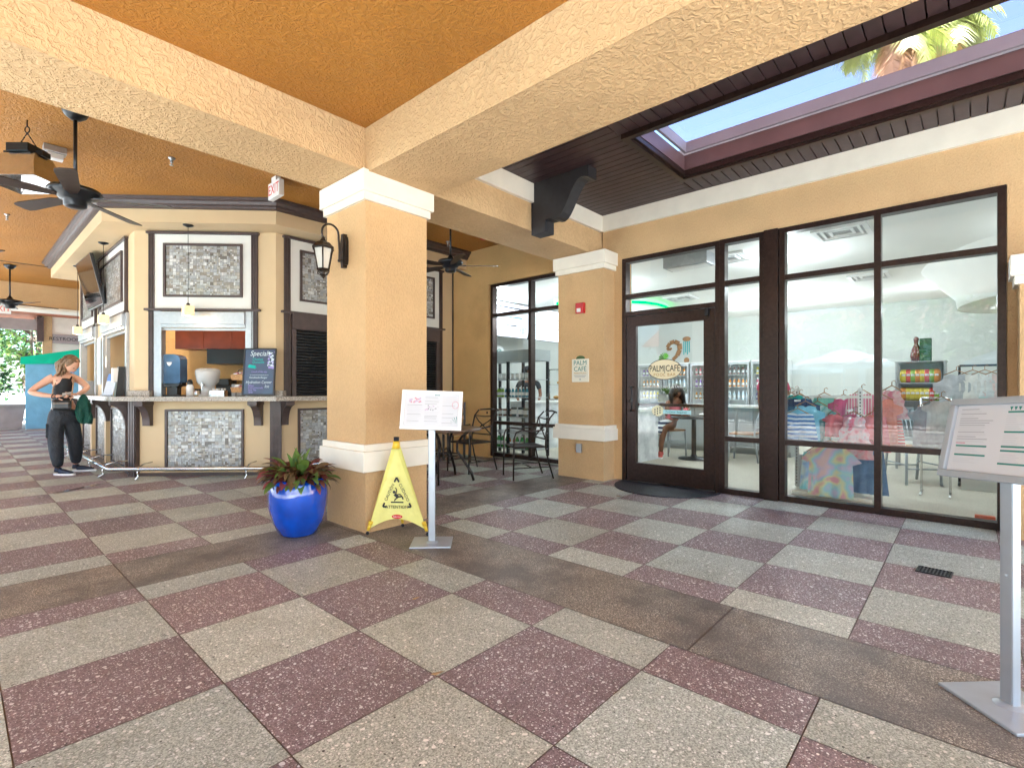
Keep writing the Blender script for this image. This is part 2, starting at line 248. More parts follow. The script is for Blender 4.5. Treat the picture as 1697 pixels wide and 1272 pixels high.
# ---------------------------------------------------------------- builders
def frame(o, u, v):
    u = Vector(u).normalized(); v = Vector(v).normalized(); w = u.cross(v)
    m = Matrix.Identity(4)
    for i in range(3): m[i][0], m[i][1], m[i][2], m[i][3] = u[i], v[i], w[i], o[i]
    return m
class MB:
    def __init__(s, M_=None): s.bm = bmesh.new(); s.M = M_ or Matrix.Identity(4); s.mi = 0
    def v(s, p): return s.bm.verts.new(s.M @ Vector(p))
    def f(s, vs, mi=None):
        try: f = s.bm.faces.new(vs)
        except ValueError: return
        f.material_index = s.mi if mi is None else mi; return f
    def quad(s, a, b, c, d, mi=None): return s.f([s.v(p) for p in (a, b, c, d)], mi)
    def box(s, x0, x1, y0, y1, z0, z1, mi=None, bev=0):
        if bev: return s.bbox(x0, x1, y0, y1, z0, z1, bev, mi)
        V = [s.v((x, y, z)) for z in (z0, z1) for y in (y0, y1) for x in (x0, x1)]
        for q in ((0, 2, 3, 1), (4, 5, 7, 6), (0, 1, 5, 4), (2, 6, 7, 3), (0, 4, 6, 2), (1, 3, 7, 5)): s.f([V[i] for i in q], mi)
    def bbox(s, x0, x1, y0, y1, z0, z1, b, mi=None):
        t = bmesh.new(); bmesh.ops.create_cube(t, size=1)
        for v in t.verts: v.co = Vector(((x0 + x1) / 2 + v.co.x * (x1 - x0), (y0 + y1) / 2 + v.co.y * (y1 - y0), (z0 + z1) / 2 + v.co.z * (z1 - z0)))
        bmesh.ops.bevel(t, geom=t.edges[:], offset=b, segments=2, profile=.6, affect='EDGES'); s.absorb(t, mi); t.free()
    def absorb(s, t, mi=None, T=None):
        T = s.M @ T if T else s.M; mp = {}
        for v in t.verts: mp[v] = s.bm.verts.new(T @ v.co)
        for f in t.faces:
            try: g = s.bm.faces.new([mp[v] for v in f.verts])
            except ValueError: continue
            g.material_index = (s.mi if mi is None else mi); g.smooth = f.smooth
    def prism(s, pts, d0, d1, mi=None, axis=2):
        """closed outline in two local axes, extruded along the third"""
        def P(p, d):
            return {2: (p[0], p[1], d), 1: (p[0], d, p[1]), 0: (d, p[0], p[1])}[axis]
        a = [s.v(P(p, d0)) for p in pts]; b = [s.v(P(p, d1)) for p in pts]; n = len(pts)
        s.f(a[::-1], mi); s.f(b, mi)
        for i in range(n): s.f([a[i], a[(i + 1) % n], b[(i + 1) % n], b[i]], mi)
    def tube(s, pts, r, n=8, mi=None, cap=True, smooth=True):
        pts = [Vector(p) for p in pts]; rs = r if isinstance(r, (list, tuple)) else [r] * len(pts); rings = []
        prev = None
        for i, p in enumerate(pts):
            t = (pts[min(i + 1, len(pts) - 1)] - pts[max(i - 1, 0)]).normalized()
            if prev is None: a = t.orthogonal().normalized()
            else: a = (prev - t * prev.dot(t)).normalized() if (prev - t * prev.dot(t)).length > 1e-6 else t.orthogonal().normalized()
            prev = a; b = t.cross(a)
            rings.append([s.v(p + (a * math.cos(2 * PI * k / n) + b * math.sin(2 * PI * k / n)) * rs[i]) for k in range(n)])
        for A, B in zip(rings, rings[1:]):
            for k in range(n):
                f = s.f([A[k], A[(k + 1) % n], B[(k + 1) % n], B[k]], mi)
                if f: f.smooth = smooth
        if cap: s.f(rings[0][::-1], mi); s.f(rings[-1], mi)
    def lathe(s, prof, c=(0, 0, 0), n=32, mi=None, smooth=True, close=False):
        rings = []
        for r, z in prof:
            rings.append([s.v((c[0] + r * math.cos(2 * PI * k / n), c[1] + r * math.sin(2 * PI * k / n), c[2] + z)) for k in range(n)] if r > 1e-5 else [s.v((c[0], c[1], c[2] + z))])
        for A, B in zip(rings, rings[1:]):
            for k in range(n):
                if len(A) == 1 and len(B) == 1: continue
                q = [A[0], B[(k + 1) % n], B[k]] if len(A) == 1 else ([A[k], A[(k + 1) % n], B[0]] if len(B) == 1 else [A[k], A[(k + 1) % n], B[(k + 1) % n], B[k]])
                f = s.f(q, mi)
                if f: f.smooth = smooth
    def ball(s, c, r, mi=None, seg=12, sq=(1, 1, 1)):
        t = bmesh.new(); bmesh.ops.create_uvsphere(t, u_segments=seg, v_segments=max(6, seg // 2 + 2), radius=1)
        for f in t.faces: f.smooth = True
        for v in t.verts: v.co = Vector(c) + Vector((v.co.x * r * sq[0], v.co.y * r * sq[1], v.co.z * r * sq[2]))
        s.absorb(t, mi); t.free()
    def build(s, name, mats, parent=None, kind=None, label=None, smooth=None, norm=True):
        if norm: bmesh.ops.recalc_face_normals(s.bm, faces=s.bm.faces[:])
        me = bpy.data.meshes.new(name)
        if parent is not None and parent.name in WM: s.bm.transform(WM[parent.name].inverted())
        s.bm.to_mesh(me); s.bm.free()
        if not isinstance(mats, (list, tuple)): mats = [mats]
        for m in mats: me.materials.append(M[m] if isinstance(m, str) else m)
        o = bpy.data.objects.new(name, me); COL.objects.link(o)
        if parent is not None: o.parent = parent; WM[o.name] = WM.get(parent.name, Matrix.Identity(4)).copy()
        else: WM[o.name] = Matrix.Identity(4)
        if kind: o['kind'] = kind
        if label: o['label'] = label
        return o
def thing(name, label, cat, loc=(0, 0, 0), rz=0., group=None, rot=None):
    o = bpy.data.objects.new(name, None); COL.objects.link(o); o.empty_display_size = .2
    o.location = loc; o.rotation_euler = rot or (0, 0, rz)
    o['label'] = label; o['category'] = cat
    if group: o['group'] = group
    WM[o.name] = Matrix.Translation(loc) @ (Matrix.Rotation(rz, 4, 'Z') if not rot else __import__('mathutils').Euler(rot).to_matrix().to_4x4())
    return o
def tag(o, label, cat, group=None):
    o['label'] = label; o['category'] = cat
    if group: o['group'] = group
    return o
def L(root): return MB(WM[root.name].copy())      # build in the root's own axes
def copy_tree(o, loc=None, rz=None, label=None, parent=None, scale=None):
    c = o.copy(); COL.objects.link(c)
    if parent is not None: c.parent = parent
    if loc is not None: c.location = loc
    if rz is not None: c.rotation_euler = (0, 0, rz)
    if label: c['label'] = label
    if scale: c.scale = scale
    WM[c.name] = c.matrix_basis.copy()
    for ch in list(o.children): copy_tree(ch, parent=c)
    return c
def text(s, size, m, parent, T, name='lettering', align='CENTER', sx=1., ext=.0008, shear=0., space=1.):
    c = bpy.data.curves.new(name, 'FONT'); c.body = s; c.size = size; c.align_x = align; c.align_y = 'CENTER'; c.extrude = ext; c.shear = shear; c.space_character = space; c.resolution_u = 3
    c.materials.append(M[m] if isinstance(m, str) else m)
    o = bpy.data.objects.new('tmp', c); COL.objects.link(o)
    dg = bpy.context.evaluated_depsgraph_get(); dg.update(); me = bpy.data.meshes.new_from_object(o.evaluated_get(dg)); bpy.data.objects.remove(o); bpy.data.curves.remove(c)
    T = T @ Matrix.Diagonal((sx, 1, 1, 1))
    if parent is not None: T = WM[parent.name].inverted() @ T
    me.transform(T); me.name = name; me.materials.clear(); me.materials.append(M[m] if isinstance(m, str) else m)
    o = bpy.data.objects.new(name, me); COL.objects.link(o)
    if parent is not None: o.parent = parent; WM[o.name] = WM[parent.name].copy()
    return o
def skin(pts, edges, sub=2):
    me = bpy.data.meshes.new('tmp'); me.from_pydata([p[:3] for p in pts], edges, []); o = bpy.data.objects.new('tmp', me); COL.objects.link(o)
    o.modifiers.new('s', 'SKIN'); 
    if sub: u = o.modifiers.new('u', 'SUBSURF'); u.levels = sub; u.render_levels = sub
    for i, p in enumerate(pts):
        r = p[3]; me.skin_vertices[0].data[i].radius = r if isinstance(r, tuple) else (r, r)
        me.skin_vertices[0].data[i].use_root = i == 0
    dg = bpy.context.evaluated_depsgraph_get(); dg.update()
    r = bpy.data.meshes.new_from_object(o.evaluated_get(dg)); bpy.data.objects.remove(o); bpy.data.meshes.remove(me)
    t = bmesh.new(); t.from_mesh(r); bpy.data.meshes.remove(r)
    for f in t.faces: f.smooth = True
    return t
def chain(*idx): return [(a, b) for a, b in zip(idx, idx[1:])]
def leaves(mb, c, rad, n, size, nm, sq=(1, 1, 1), shell=.55, rnd=random):
    for _ in range(n):
        d = Vector((rnd.gauss(0, 1), rnd.gauss(0, 1), rnd.gauss(0, 1))).normalized() * (shell + (1 - shell) * rnd.random()) * rad
        p = Vector(c) + Vector((d.x * sq[0], d.y * sq[1], d.z * sq[2]))
        a = Vector((rnd.gauss(0, 1), rnd.gauss(0, 1), rnd.gauss(0, .7))).normalized(); b = a.orthogonal().normalized()
        if rnd.random() < .5: b = a.cross(b)
        l = size * (.6 + .8 * rnd.random()); w = l * .42
        mb.quad(p - a * l * .5, p + b * w * .5, p + a * l * .5, p - b * w * .5, rnd.randrange(nm))
EXPO = 3.6; LAMP_E = 3.6; SKY_S = .055
# ---------------------------------------------------------------- ground and floor (structure)
b = MB(); b.quad((-400, -400, -.02), (400, -400, -.02), (400, 400, -.02), (-400, 400, -.02)); b.build('ground', 'concrete', kind='structure')
fl = MB()
def tiles(xs, ys, i0, j0, odd, mats=(0, 1)):
    for i, (xa, xb) in enumerate(zip(xs, xs[1:])):
        for j, (ya, yb) in enumerate(zip(ys, ys[1:])):
            a, c = min(xa, xb), max(xa, xb); d, e = min(ya, yb), max(ya, yb); g = .0024
            light = (i + j + i0 + j0) % 2 == odd
            fl.quad((a + g, d + g, .004), (c - g, d + g, .004), (c - g, e - g, .004), (a + g, e - g, .004), mats[0] if light else mats[1])
XN = [2.26, 1.97] + [1.97 - .612 * k for k in range(1, 14)]
YN = [3.73, 3.465] + [3.465 - .608 * k for k in range(1, 18)]
XS = [2.88, 3.17, 3.75, 4.33, 4.91, 5.49, 5.965]
YF = [4.35, 4.65] + [4.65 + .633 * k for k in range(1, 30)]
XFR = [2.26, 2.88, 3.17, 3.75, 4.33, 4.91, 5.49, 6.10, 6.36]
tiles(XN, YN, 0, 0, 0); tiles(XS, YN, 0, 0, 1); tiles(XN, YF, 0, 0, 1); tiles(XFR, YF[:8], 1, 0, 0)
fl.mi = 2
bx = XN[::-1][::3] + [2.26]
bx = sorted(set(round(x, 3) for x in [2.26, .745, -1.09, -2.93, -4.76] + [-6.0]))
for a, c in zip(bx, bx[1:]): fl.quad((a + .004, 3.734, .004), (c - .004, 3.734, .004), (c - .004, 4.346, .004), (a + .004, 4.346, .004))
for a, c in ((2.264, 4.33), (4.338, 6.36)): fl.quad((a, 3.734, .004), (c, 3.734, .004), (c, 4.346, .004), (a, 4.346, .004))
by = [3.73, .955, -.88, -2.7, -4.5, -6.6]
for a, c in zip(by[1:], by): fl.quad((2.264, a + .004, .004), (2.876, a + .004, .004), (2.876, c - .004, .004), (2.264, c - .004, .004))
fl.quad((-6.1, -7, 0), (6.4, -7, 0), (6.4, 22.8, 0), (-6.1, 22.8, 0), 3)
FLOOR = fl.build('floor', ['tile_light', 'tile_red', 'band', 'joint'], kind='structure')
_at = FLOOR.data.attributes.new('tint', 'FLOAT_COLOR', 'FACE') if False else FLOOR.data.color_attributes.new('tint', 'FLOAT_COLOR', 'CORNER')
_r = random.Random(77)
for _p in FLOOR.data.polygons:
    _k = _r.uniform(.88, 1.10); _w = _r.uniform(-.03, .03)
    for _l in _p.loop_indices: _at.data[_l].color = (_k * (1 + _w), _k, _k * (1 - _w), 1)
# puddle of spilt water by the bar
rnd = random.Random(3)
b = MB(); ring = []
for k in range(28):
    a = 2 * PI * k / 28; r = 1 + .28 * math.sin(3 * a + 1) + .18 * math.sin(5 * a)
    ring.append((1.10 + (.40 * math.cos(a) * .78 + .06 * math.sin(a)) * r, 8.02 + (.40 * math.cos(a) * .55 + .10 * math.sin(a)) * r, .007))
b.f([b.v(p) for p in ring]); o = b.build('puddle', 'puddle', kind='structure')

# ---------------------------------------------------------------- canopy over the patio
CAN = thing('patio_canopy', 'tan plaster canopy of wide beams, orange ceilings and a dark plank bay with a skylight', 'canopy', (2.63, 4.04, 3.02))
def part(name, m, root, fn, **k):
    b = MB(); fn(b); return b.build(name, m, root, **k)
part('beam', 'tan_knock', CAN, lambda b: b.box(-3.6, 6.34, 3.722, 4.36, 3.02, 3.95))
part('beam', 'tan_knock', CAN, lambda b: b.box(2.31, 3.0, -3.9, 3.72, 3.0, 3.95))
part('ceiling', 'orange_ceiling', CAN, lambda b: b.box(-3.6, 2.309, -3.9, 3.721, 3.37, 3.42))
part('ceiling', 'orange_ceiling', CAN, lambda b: b.box(-3.6, 6.34, 4.361, 17.6, 3.70, 3.75))
def farbeam(b): b.box(-3.6, 6.34, 16.5, 17.1, 3.16, 3.699)
part('beam', 'tan_comb', CAN, farbeam)
part('trim', 'cream', CAN, lambda b: (b.box(-6, 6.3, 16.44, 17.16, 3.10, 3.159)))
# unseen roof mass over the canopy, raised beside the skylight to block sun
def sun_block_roof(b):
    b.prism([(-3.9, 3.76), (3.9, 3.76), (3.9, 5.9), (1.0, 6.4), (-3.9, 4.1)], -4.1, 17.8, axis=1)
part('roof', 'terracotta', CAN, sun_block_roof)
part('roof', 'terracotta', CAN, lambda b: b.box(3.9, 6.5, 4.0, 17.8, 3.96, 4.4)); part('roof', 'terracotta', CAN, lambda b: b.box(-3.9, 2.0, 17.81, 22.3, 3.78, 4.0))  # second slab: unseen roof added to shade the planter at the far end
# plank ceiling boards, mitred round the skylight
ZP = 3.55; SX0, SX1, SY1, SY0 = 4.20, 5.40, 2.32, -2.9
def boards(b):
    p = .105
    x = 3.001                                          # end bay, boards along y
    while x < 5.955:
        x2 = min(x + p, 5.955)
        lo = 2.36 + max(0, 4.16 - x) * .0
        b.box(x + .005, x2 - .005, 2.40, 3.718, ZP, ZP + .02); x += p
    y = 2.395
    while y > -3.8:                                    # side strips, boards along x
        y2 = y - p
        b.box(3.001, SX0 - .06 if y2 > SY0 else 4.8, y2 + .005, y - .005, ZP, ZP + .02)
        b.box(SX1 + .06 if y2 > SY0 else 4.8, 5.957, y2 + .005, y - .005, ZP, ZP + .02); y -= p
    b.box(3.0, SX0 - .06, -3.9, 2.4, ZP + .03, ZP + .06); b.box(SX1 + .06, 5.957, -3.9, 2.4, ZP + .03, ZP + .06); b.box(3.0, 5.957, 2.4, 3.719, ZP + .03, ZP + .06); b.box(SX0 - .06, SX1 + .06, -3.9, SY0, ZP + .03, ZP + .06)
part('plank_ceiling', 'plank', CAN, boards)
def roof2(b):
    b.box(3.0, SX0 - .09, -4.1, 3.719, 3.64, 3.9); b.box(SX1 + .12, 6.4, -4.1, 3.99, 3.64, 3.9); b.box(SX0 - .09, SX1 + .12, SY1 + .12, 3.719, 3.64, 3.9)
part('roof', 'concrete', CAN, roof2)
# skylight: dark lower frame, flashing, grey upper curb
def ringbox(b, x0, x1, y0, y1, w, z0, z1, mi=None):
    b.box(x0 - w, x0, y0 - w, y1 + w, z0, z1, mi); b.box(x1, x1 + w, y0 - w, y1 + w, z0, z1, mi)
    b.box(x0, x1, y0 - w, y0, z0, z1, mi); b.box(x0, x1, y1, y1 + w, z0, z1, mi)
sk = MB(); ringbox(sk, SX0 + .005, SX1 - .005, SY0, SY1 - .005, .062, 3.505, 3.60); ringbox(sk, SX0 + .035, SX1 - .035, SY0, SY1 - .035, .028, 3.53, 3.57)
SKY = sk.build('skylight', 'bronze', CAN)
cu = MB(); ringbox(cu, SX0 + .02, SX1 - .02, SY0, SY1 - .02, .03, 3.60, 3.745); ringbox(cu, SX0 + .005, SX1 - .005, SY0, SY1 - .005, .02, 3.745, 3.765)
cu.build('flashing', 'curb', SKY)
cu = MB(); ringbox(cu, SX0 + .05, SX1 - .05, SY0, SY1 - .05, .03, 3.775, 3.885)
cu.build('upper_curb', 'curb_grey', SKY)
cu = MB(); cu.quad((SX0 + .04, SY0, 3.88), (SX1 - .04, SY0, 3.88), (SX1 - .04, SY1 - .03, 3.88), (SX0 + .04, SY1 - .03, 3.88)); cu.build('pane', 'sky_filter', SKY)  # added pane, its tint dims and shifts the sky seen through the opening
# carved bracket on beam
def corbel_outline(s=1.):
    pts = [(0, 3.55), (0, 2.965), (.30, 2.965), (.30, 3.10)]
    for k in range(0, 13):
        t = k / 12
        # ogee: convex below, concave above
        a = t * PI
        y = .36 + .62 * t; z = 3.10 + .33 * t - .085 * math.sin(2 * a)
        pts.append((y, z))
    pts += [(1.0, 3.43), (1.0, 3.55)]
    return [(-p[0], p[1]) for p in pts]
def corb(b):
    b.M = Matrix.Translation((0, 3.715, 0)); b.prism([(p[0] * (.67 if p[0] > -.31 else .77), p[1]) for p in corbel_outline()], 4.46, 4.62, axis=0)
CORB = None
# white cornice board (on beam)
def corn(b):
    b.box(3.0, 5.918, 3.678, 3.7215, 3.335, 3.549)
part('cornice', 'cream', CAN, corn)

# ---------------------------------------------------------------- square column
CO = thing('column', 'square tan stucco column with cream capital and waist band', 'column', (2.63, 4.04, 0))
c = L(CO); h = .32
c.box(-h, h, -h, h, 0, 3.018); c.build('shaft', 'tan_comb', CO)
c = L(CO); c.box(-h - .05, h + .05, -h - .05, h + .05, 2.84, 3.016, bev=.006); c.box(-h - .025, h + .025, -h - .025, h + .025, 2.775, 2.84); c.build('capital', 'cream', CO)
c = L(CO); c.box(-h - .05, h + .05, -h - .05, h + .05, .515, .685, bev=.006); c.box(-h - .03, h + .03, -h - .03, h + .03, .685, .742, bev=.004); c.build('waist_band', 'cream', CO)

# ---------------------------------------------------------------- café building
SH = thing('cafe_building', 'tan stucco café with bronze framed shop windows and glass door', 'building', (5.96, 1.6, 0))
X0 = 5.96
def shopwall(b):
    b.box(X0, 6.2, 3.40, 4.36, 0, 3.019); b.box(X0, 6.2, 1.505 - .0, 3.40, 2.925, 3.6); b.box(X0, 6.2, -.25, 1.505, 2.925, 3.6)
    b.box(X0, 6.2, -7, -.25, 0, 3.6); b.box(X0, 6.2, 3.40, 3.70, 3.02, 3.6)
part('wall', 'tan_comb', SH, shopwall)
XL = 6.33
def leftwall(b):
    b.box(XL, 6.5, 6.26, 7.2, 0, 3.699); b.box(XL, 6.5, 4.361, 6.26, 3.04, 3.699); b.box(6.2, 6.5, 4.20, 4.36, 0, 3.0)
part('wall', 'gold_wall', SH, leftwall)
part('cornice', 'cream', SH, lambda b: b.box(5.917, 5.959, -7, 3.677, 3.335, 3.549))
def pil(y0, y1, x0=5.69, top=3.015):
    b = MB(); b.box(x0, 6.0 if y0 < 0 else 6.32, y0, y1, 0, top); p = b.build('pilaster', 'tan_comb', SH)
    b = MB(); b.box(x0 - .055, 6.0, y0 - .055, y1 + .055, top - .17, top - .003, bev=.005); b.box(x0 - .03, 5.99, y0 - .03, y1 + .03, top - .235, top - .17); b.build('capital', 'cream', p)
    b = MB(); b.box(x0 - .055, 6.0, y0 - .055, y1 + .055, .525, .68, bev=.005); b.box(x0 - .035, 5.99, y0 - .035, y1 + .035, .68, .725, bev=.004); b.build('waist_band', 'cream', p)
    return p
pil(3.52, 4.25); pil(-1.02, -.31, top=2.27)
# frames in wall coordinates: u = -y, v = z, w = towards the patio
FW = frame((X0, 0, 0), (0, -1, 0), (0, 0, 1))
def u(y): return -y
def window(y0, y1, z0, z1, mull, rails, T, name='window', d=(-.10, .012), t=.055, skipx=()):
    b = MB(T)
    ys = sorted([u(y0), u(y1)])
    a, c = ys
    b.box(a, a + t, z0, z1, *d); b.box(c - t, c, z0, z1, *d)
    us = [a + t] + sorted(u(m) for m in mull) + [c - t]
    ed = [a + t] + [x for m in sorted(u(m) for m in mull) for x in (m - t / 2, m + t / 2)] + [c - t]
    for m in mull: b.box(u(m) - t / 2, u(m) + t / 2, z0 + t, z1 - t, d[0], d[1] + .004)
    bays = [(ed[2 * i], ed[2 * i + 1]) for i in range(len(mull) + 1)]
    for i, (p, q) in enumerate(bays):
        b.box(p, q, z0, z0 + t * 1.2, *d); b.box(p, q, z1 - t, z1, *d)
        for r in rails: b.box(p, q, r - t / 2, r + t / 2, d[0], d[1] - .003)
    if len(mull):
        for m in mull:
            b.box(u(m) - t / 2, u(m) + t / 2, z0, z0 + t, *d); b.box(u(m) - t / 2, u(m) + t / 2, z1 - t, z1, *d)
    w = b.build(name, 'bronze', SH)
    zz = [z0 + t] + [x for r in rails for x in (r - t / 2, r + t / 2)] + [z1 - t]
    for p, q in bays:
        for k in range(len(rails) + 1):
            g = MB(T); g.quad((p - .004, zz[2 * k] - .004, -.045), (q + .004, zz[2 * k] - .004, -.045), (q + .004, zz[2 * k + 1] + .004, -.045), (p - .004, zz[2 * k + 1] + .004, -.045)); g.build('pane', 'glass', w)
    return w
window(1.50, -.245, .0, 2.925, [.64], [.635, 2.395], FW)
window(2.125, 1.645, .0, 2.925, [], [.635, 2.42], FW)
FL = frame((XL + .06, 0, 0), (0, -1, 0), (0, 0, 1))
window(6.255, 4.37, .03, 3.04, [5.35], [.62, 2.50], FL)
b = MB(FW); b.box(u(1.645), u(1.505), 0, 2.924, -.12, .05, bev=.004); b.build('post', 'bronze', SH)
# door with transom
b = MB(FW); t = .055
b.box(u(3.395), u(3.34), 0, 2.92, -.10, .012); b.box(u(2.18), u(2.126), 0, 2.92, -.10, .012)
b.box(u(3.34), u(2.18), 2.865, 2.92, -.10, .012); b.box(u(3.34), u(2.18), 2.39, 2.445, -.10, .010); b.box(u(3.34), u(2.18), 2.16, 2.215, -.10, .010); b.box(u(3.34), u(2.18), 0, .012, -.10, .05)
DF = b.build('door_frame', 'bronze', SH)
for z0, z1 in ((2.445, 2.865), (2.215, 2.39)):
    g = MB(FW); g.quad((u(3.344), z0 - .004, -.045), (u(2.176), z0 - .004, -.045), (u(2.176), z1 + .004, -.045), (u(3.344), z1 + .004, -.045)); g.build('pane', 'glass', DF)
b = MB(FW); da, db, dd = u(3.332), u(2.188), (-.06, .0)
b.box(da, da + .13, .02, 2.152, *dd); b.box(db - .13, db, .02, 2.152, *dd); b.box(da + .13, db - .13, 2.02, 2.152, *dd); b.box(da + .13, db - .13, .02, .25, *dd)
DOOR = b.build('door', 'bronze', SH)
g = MB(FW); g.quad((da + .125, .245, -.03), (db - .125, .245, -.03), (db - .125, 2.025, -.03), (da + .125, 2.025, -.03)); g.build('pane', 'glass', DOOR)
b = MB(FW); hx = da + .075
b.tube([(hx, .92, 0), (hx, .92, .05), (hx + .03, .95, .065), (hx + .03, 1.2, .065), (hx, 1.23, .05), (hx, 1.23, 0)], .011); b.ball((hx - .03, 1.05, .005), .022, seg=10, sq=(1, 1, .5)); b.build('handle', 'fan_metal', DOOR)
b = MB(FW); b.box(db - .10, db - .06, 2.06, 2.15, .001, .05, bev=.005); b.build('closer', 'fan_metal', DOOR)
b = MB(FW); b.box(da + .13, db - .13, .985, 1.02, -.085, -.061); b.build('push_bar', 'bronze', DOOR)
# decals on the door glass
DG = frame((X0 + .0285, 0, 0), (0, -1, 0), (0, 0, 1))
uc = (da + db) / 2 - .06
b = MB(DG)
def disc(b, cx, cy, rx, ry, w=0, mi=None, n=36): b.f([b.v((cx + rx * math.cos(2 * PI * k / n), cy + ry * math.sin(2 * PI * k / n), w)) for k in range(n)], mi)
disc(b, uc, 1.45, .225, .130, .0, 1); disc(b, uc, 1.45, .217, .122, .001, 0)
DEC = b.build('logo_decal', [mat('cream decal', (.78, .70, .48), .5), 'ink_dark'], DOOR)
text('PALM|CAFÉ', .112, 'ink_dark', DEC, DG @ Matrix.Translation((uc, 1.46, .003)), sx=.72)
text('POOL BAR', .052, 'ink_gold', DEC, DG @ Matrix.Translation((uc, 1.383, .003)), space=1.25)
b = MB(DG)
for k in range(9):
    a = PI * (.02 + .96 * k / 8); b.prism([(uc, 1.575), (uc + .055 * math.cos(a) - .008, 1.59 + .075 * math.sin(a)), (uc + .085 * math.cos(a), 1.572 + .085 * math.sin(a)), (uc + .05 * math.cos(a) + .010, 1.585 + .055 * math.sin(a))], .0015, .0025)
b.build('palm_decal', mat('lime decal', (.16, .52, .05), .5), DOOR)
text('Breakfast Lunch & Dinner', .052, 'ink_white', DOOR, DG @ Matrix.Translation((uc + .02, 1.235, .003)), sx=.95)
b = MB(DG); b.box(uc - .02, uc + .34, .895, .945, 0, .001); q = b.build('blue_decal', mat('pale blue decal', (.42, .70, .78), .4), DOOR); text('Footwear Required', .034, 'ink_green', q, DG @ Matrix.Translation((uc + .15, .92, .002)))
b = MB(DG); disc(b, uc - .09, .93, .082, .068, 0, 0)
for k in (-1, 0, 1):
    for q in (-1, 0, 1): b.box(uc - .10 + q * .034, uc - .088 + q * .034, .915 + k * .03 + q * .012, .935 + k * .03 + q * .012, .0004, .001, 1)
b.build('round_sticker', [mat('yellow sticker', (.76, .74, .52), .5), 'ink_dark'], DOOR)

# interior shell
XB, YN0, YN1, ZC = 13.9, -5.0, 8.6, 3.10
b = MB(); b.quad((6.2, YN0, .003), (XB, YN0, .003), (XB, 4.2, .003), (6.2, 4.2, .003)); b.quad((6.45, 4.2, .003), (XB, 4.2, .003), (XB, YN1, .003), (6.45, YN1, .003)); b.build('interior_floor', 'shop_floor', SH)
b = MB(); b.prism([(6.2, YN0), (XB, YN0), (XB, YN1), (6.501, YN1), (6.501, 4.2), (6.2, 4.2)], ZC, ZC + .1); b.build('interior_ceiling', 'shop_ceiling', SH)
def iw(b):
    b.box(XB, XB + .1, YN0, YN1, 0, ZC); b.box(6.5, XB, YN1, YN1 + .1, 0, ZC); b.box(6.2, XB, YN0 - .1, YN0, 0, ZC)
    b.box(6.201, 6.22, 3.40, 4.2, 0, ZC - .002); b.box(6.201, 6.22, -5, -.25, 0, ZC - .002); b.box(6.201, 6.22, -.25, 3.4, 2.925, ZC - .002); b.box(6.501, 6.52, 6.26, 8.6, 0, ZC - .002)
part('interior_wall', 'shop_white', SH, iw)
part('roof', 'concrete', SH, lambda b: b.box(6.41, XB + .6, -7.6, 16, 3.96, 4.12))
part('outer_wall', 'tan_comb', SH, lambda b: (b.box(XB + .1, XB + .35, -7, 14, 0, 3.95), b.box(6.2, XB + .1, -7, -6.8, 0, 3.95), b.box(6.51, XB + .1, -6.79, 8.0, 3.22, 3.3)))
# curved bulkhead dropping from the ceiling
b = MB(); cx, cy = 10.3, -.7; n = 40
prof = [(.55 + .28 * math.sin(2 * PI * k / n * 2 + .6) * .35 + .25, 2 * PI * k / n) for k in range(n)]
pts = [(cx + r * 1.5 * math.cos(a), cy + r * 1.1 * math.sin(a)) for r, a in prof]
lo = [b.v((p[0] * .97 + cx * .03, p[1] * .97 + cy * .03, 2.45)) for p in pts]; hi = [b.v((p[0], p[1], 2.6)) for p in pts]; tp = [b.v((cx + (p[0] - cx) * 1.5, cy + (p[1] - cy) * 1.5, 3.099)) for p in pts]
b.f(lo[::-1])
for A, B in ((lo, hi), (hi, tp)):
    for k in range(n):
        f = b.f([A[k], A[(k + 1) % n], B[(k + 1) % n], B[k]]); f.smooth = True
b.build('bulkhead', 'shop_ceiling', SH)
# carved bracket is part of the canopy
part('bracket', 'black_bracket', CAN, corb)
# ---------------------------------------------------------------- bar kiosk with chamfered corner
KI = thing('bar_kiosk', 'tan outdoor bar kiosk with mosaic panels, granite counter and serving windows', 'kiosk', (3.4, 8.6, 0))
r2 = math.sqrt(.5)
KL, KR = (1.70, 8.55), (3.05, 7.20); CWID = 1.35 / r2
FC = frame((KL[0], KL[1], 0), (1, -1, 0), (0, 0, 1))              # chamfer, u from the left corner
FF = frame((3.05, 7.20, 0), (1, 0, 0), (0, 0, 1))                 # front, u from the right chamfer corner
FS = frame((1.70, 8.55, 0), (0, 1, 0), (0, 0, -1))                # placeholder, replaced below
FS = frame((1.70, 13.0, 0), (0, -1, 0), (0, 0, 1))                # left side: u = 13 - y
WT = 3.39
def kw(b, T, u0, u1, ops, z1=WT + .02):
    """wall with openings: list of (ua, ub, za, zb)"""
    b.M = T; ops = sorted(ops); x = u0
    for a, c, za, zb in ops:
        b.box(x, a, 0, z1, -.1, 0); b.box(a, c, 0, za, -.1, 0); b.box(a, c, zb, z1, -.1, 0); x = c
    b.box(x, u1, 0, z1, -.1, 0)
S_OPS = [(2.50, 4.09, 1.04, 2.06), (.40, 1.78, 1.04, 2.06)]
b = MB(); kw(b, FC, 0, CWID, [(.36, 1.53, 1.04, 2.05)]); kw(b, FF, .0, 3.28, []); kw(b, FS, 0, 4.45, S_OPS); b.M = Matrix.Identity(4); b.box(1.8, 6.2, 12.9, 13.0, 0, 3.41)
b.build('wall', 'kiosk_tan', KI)
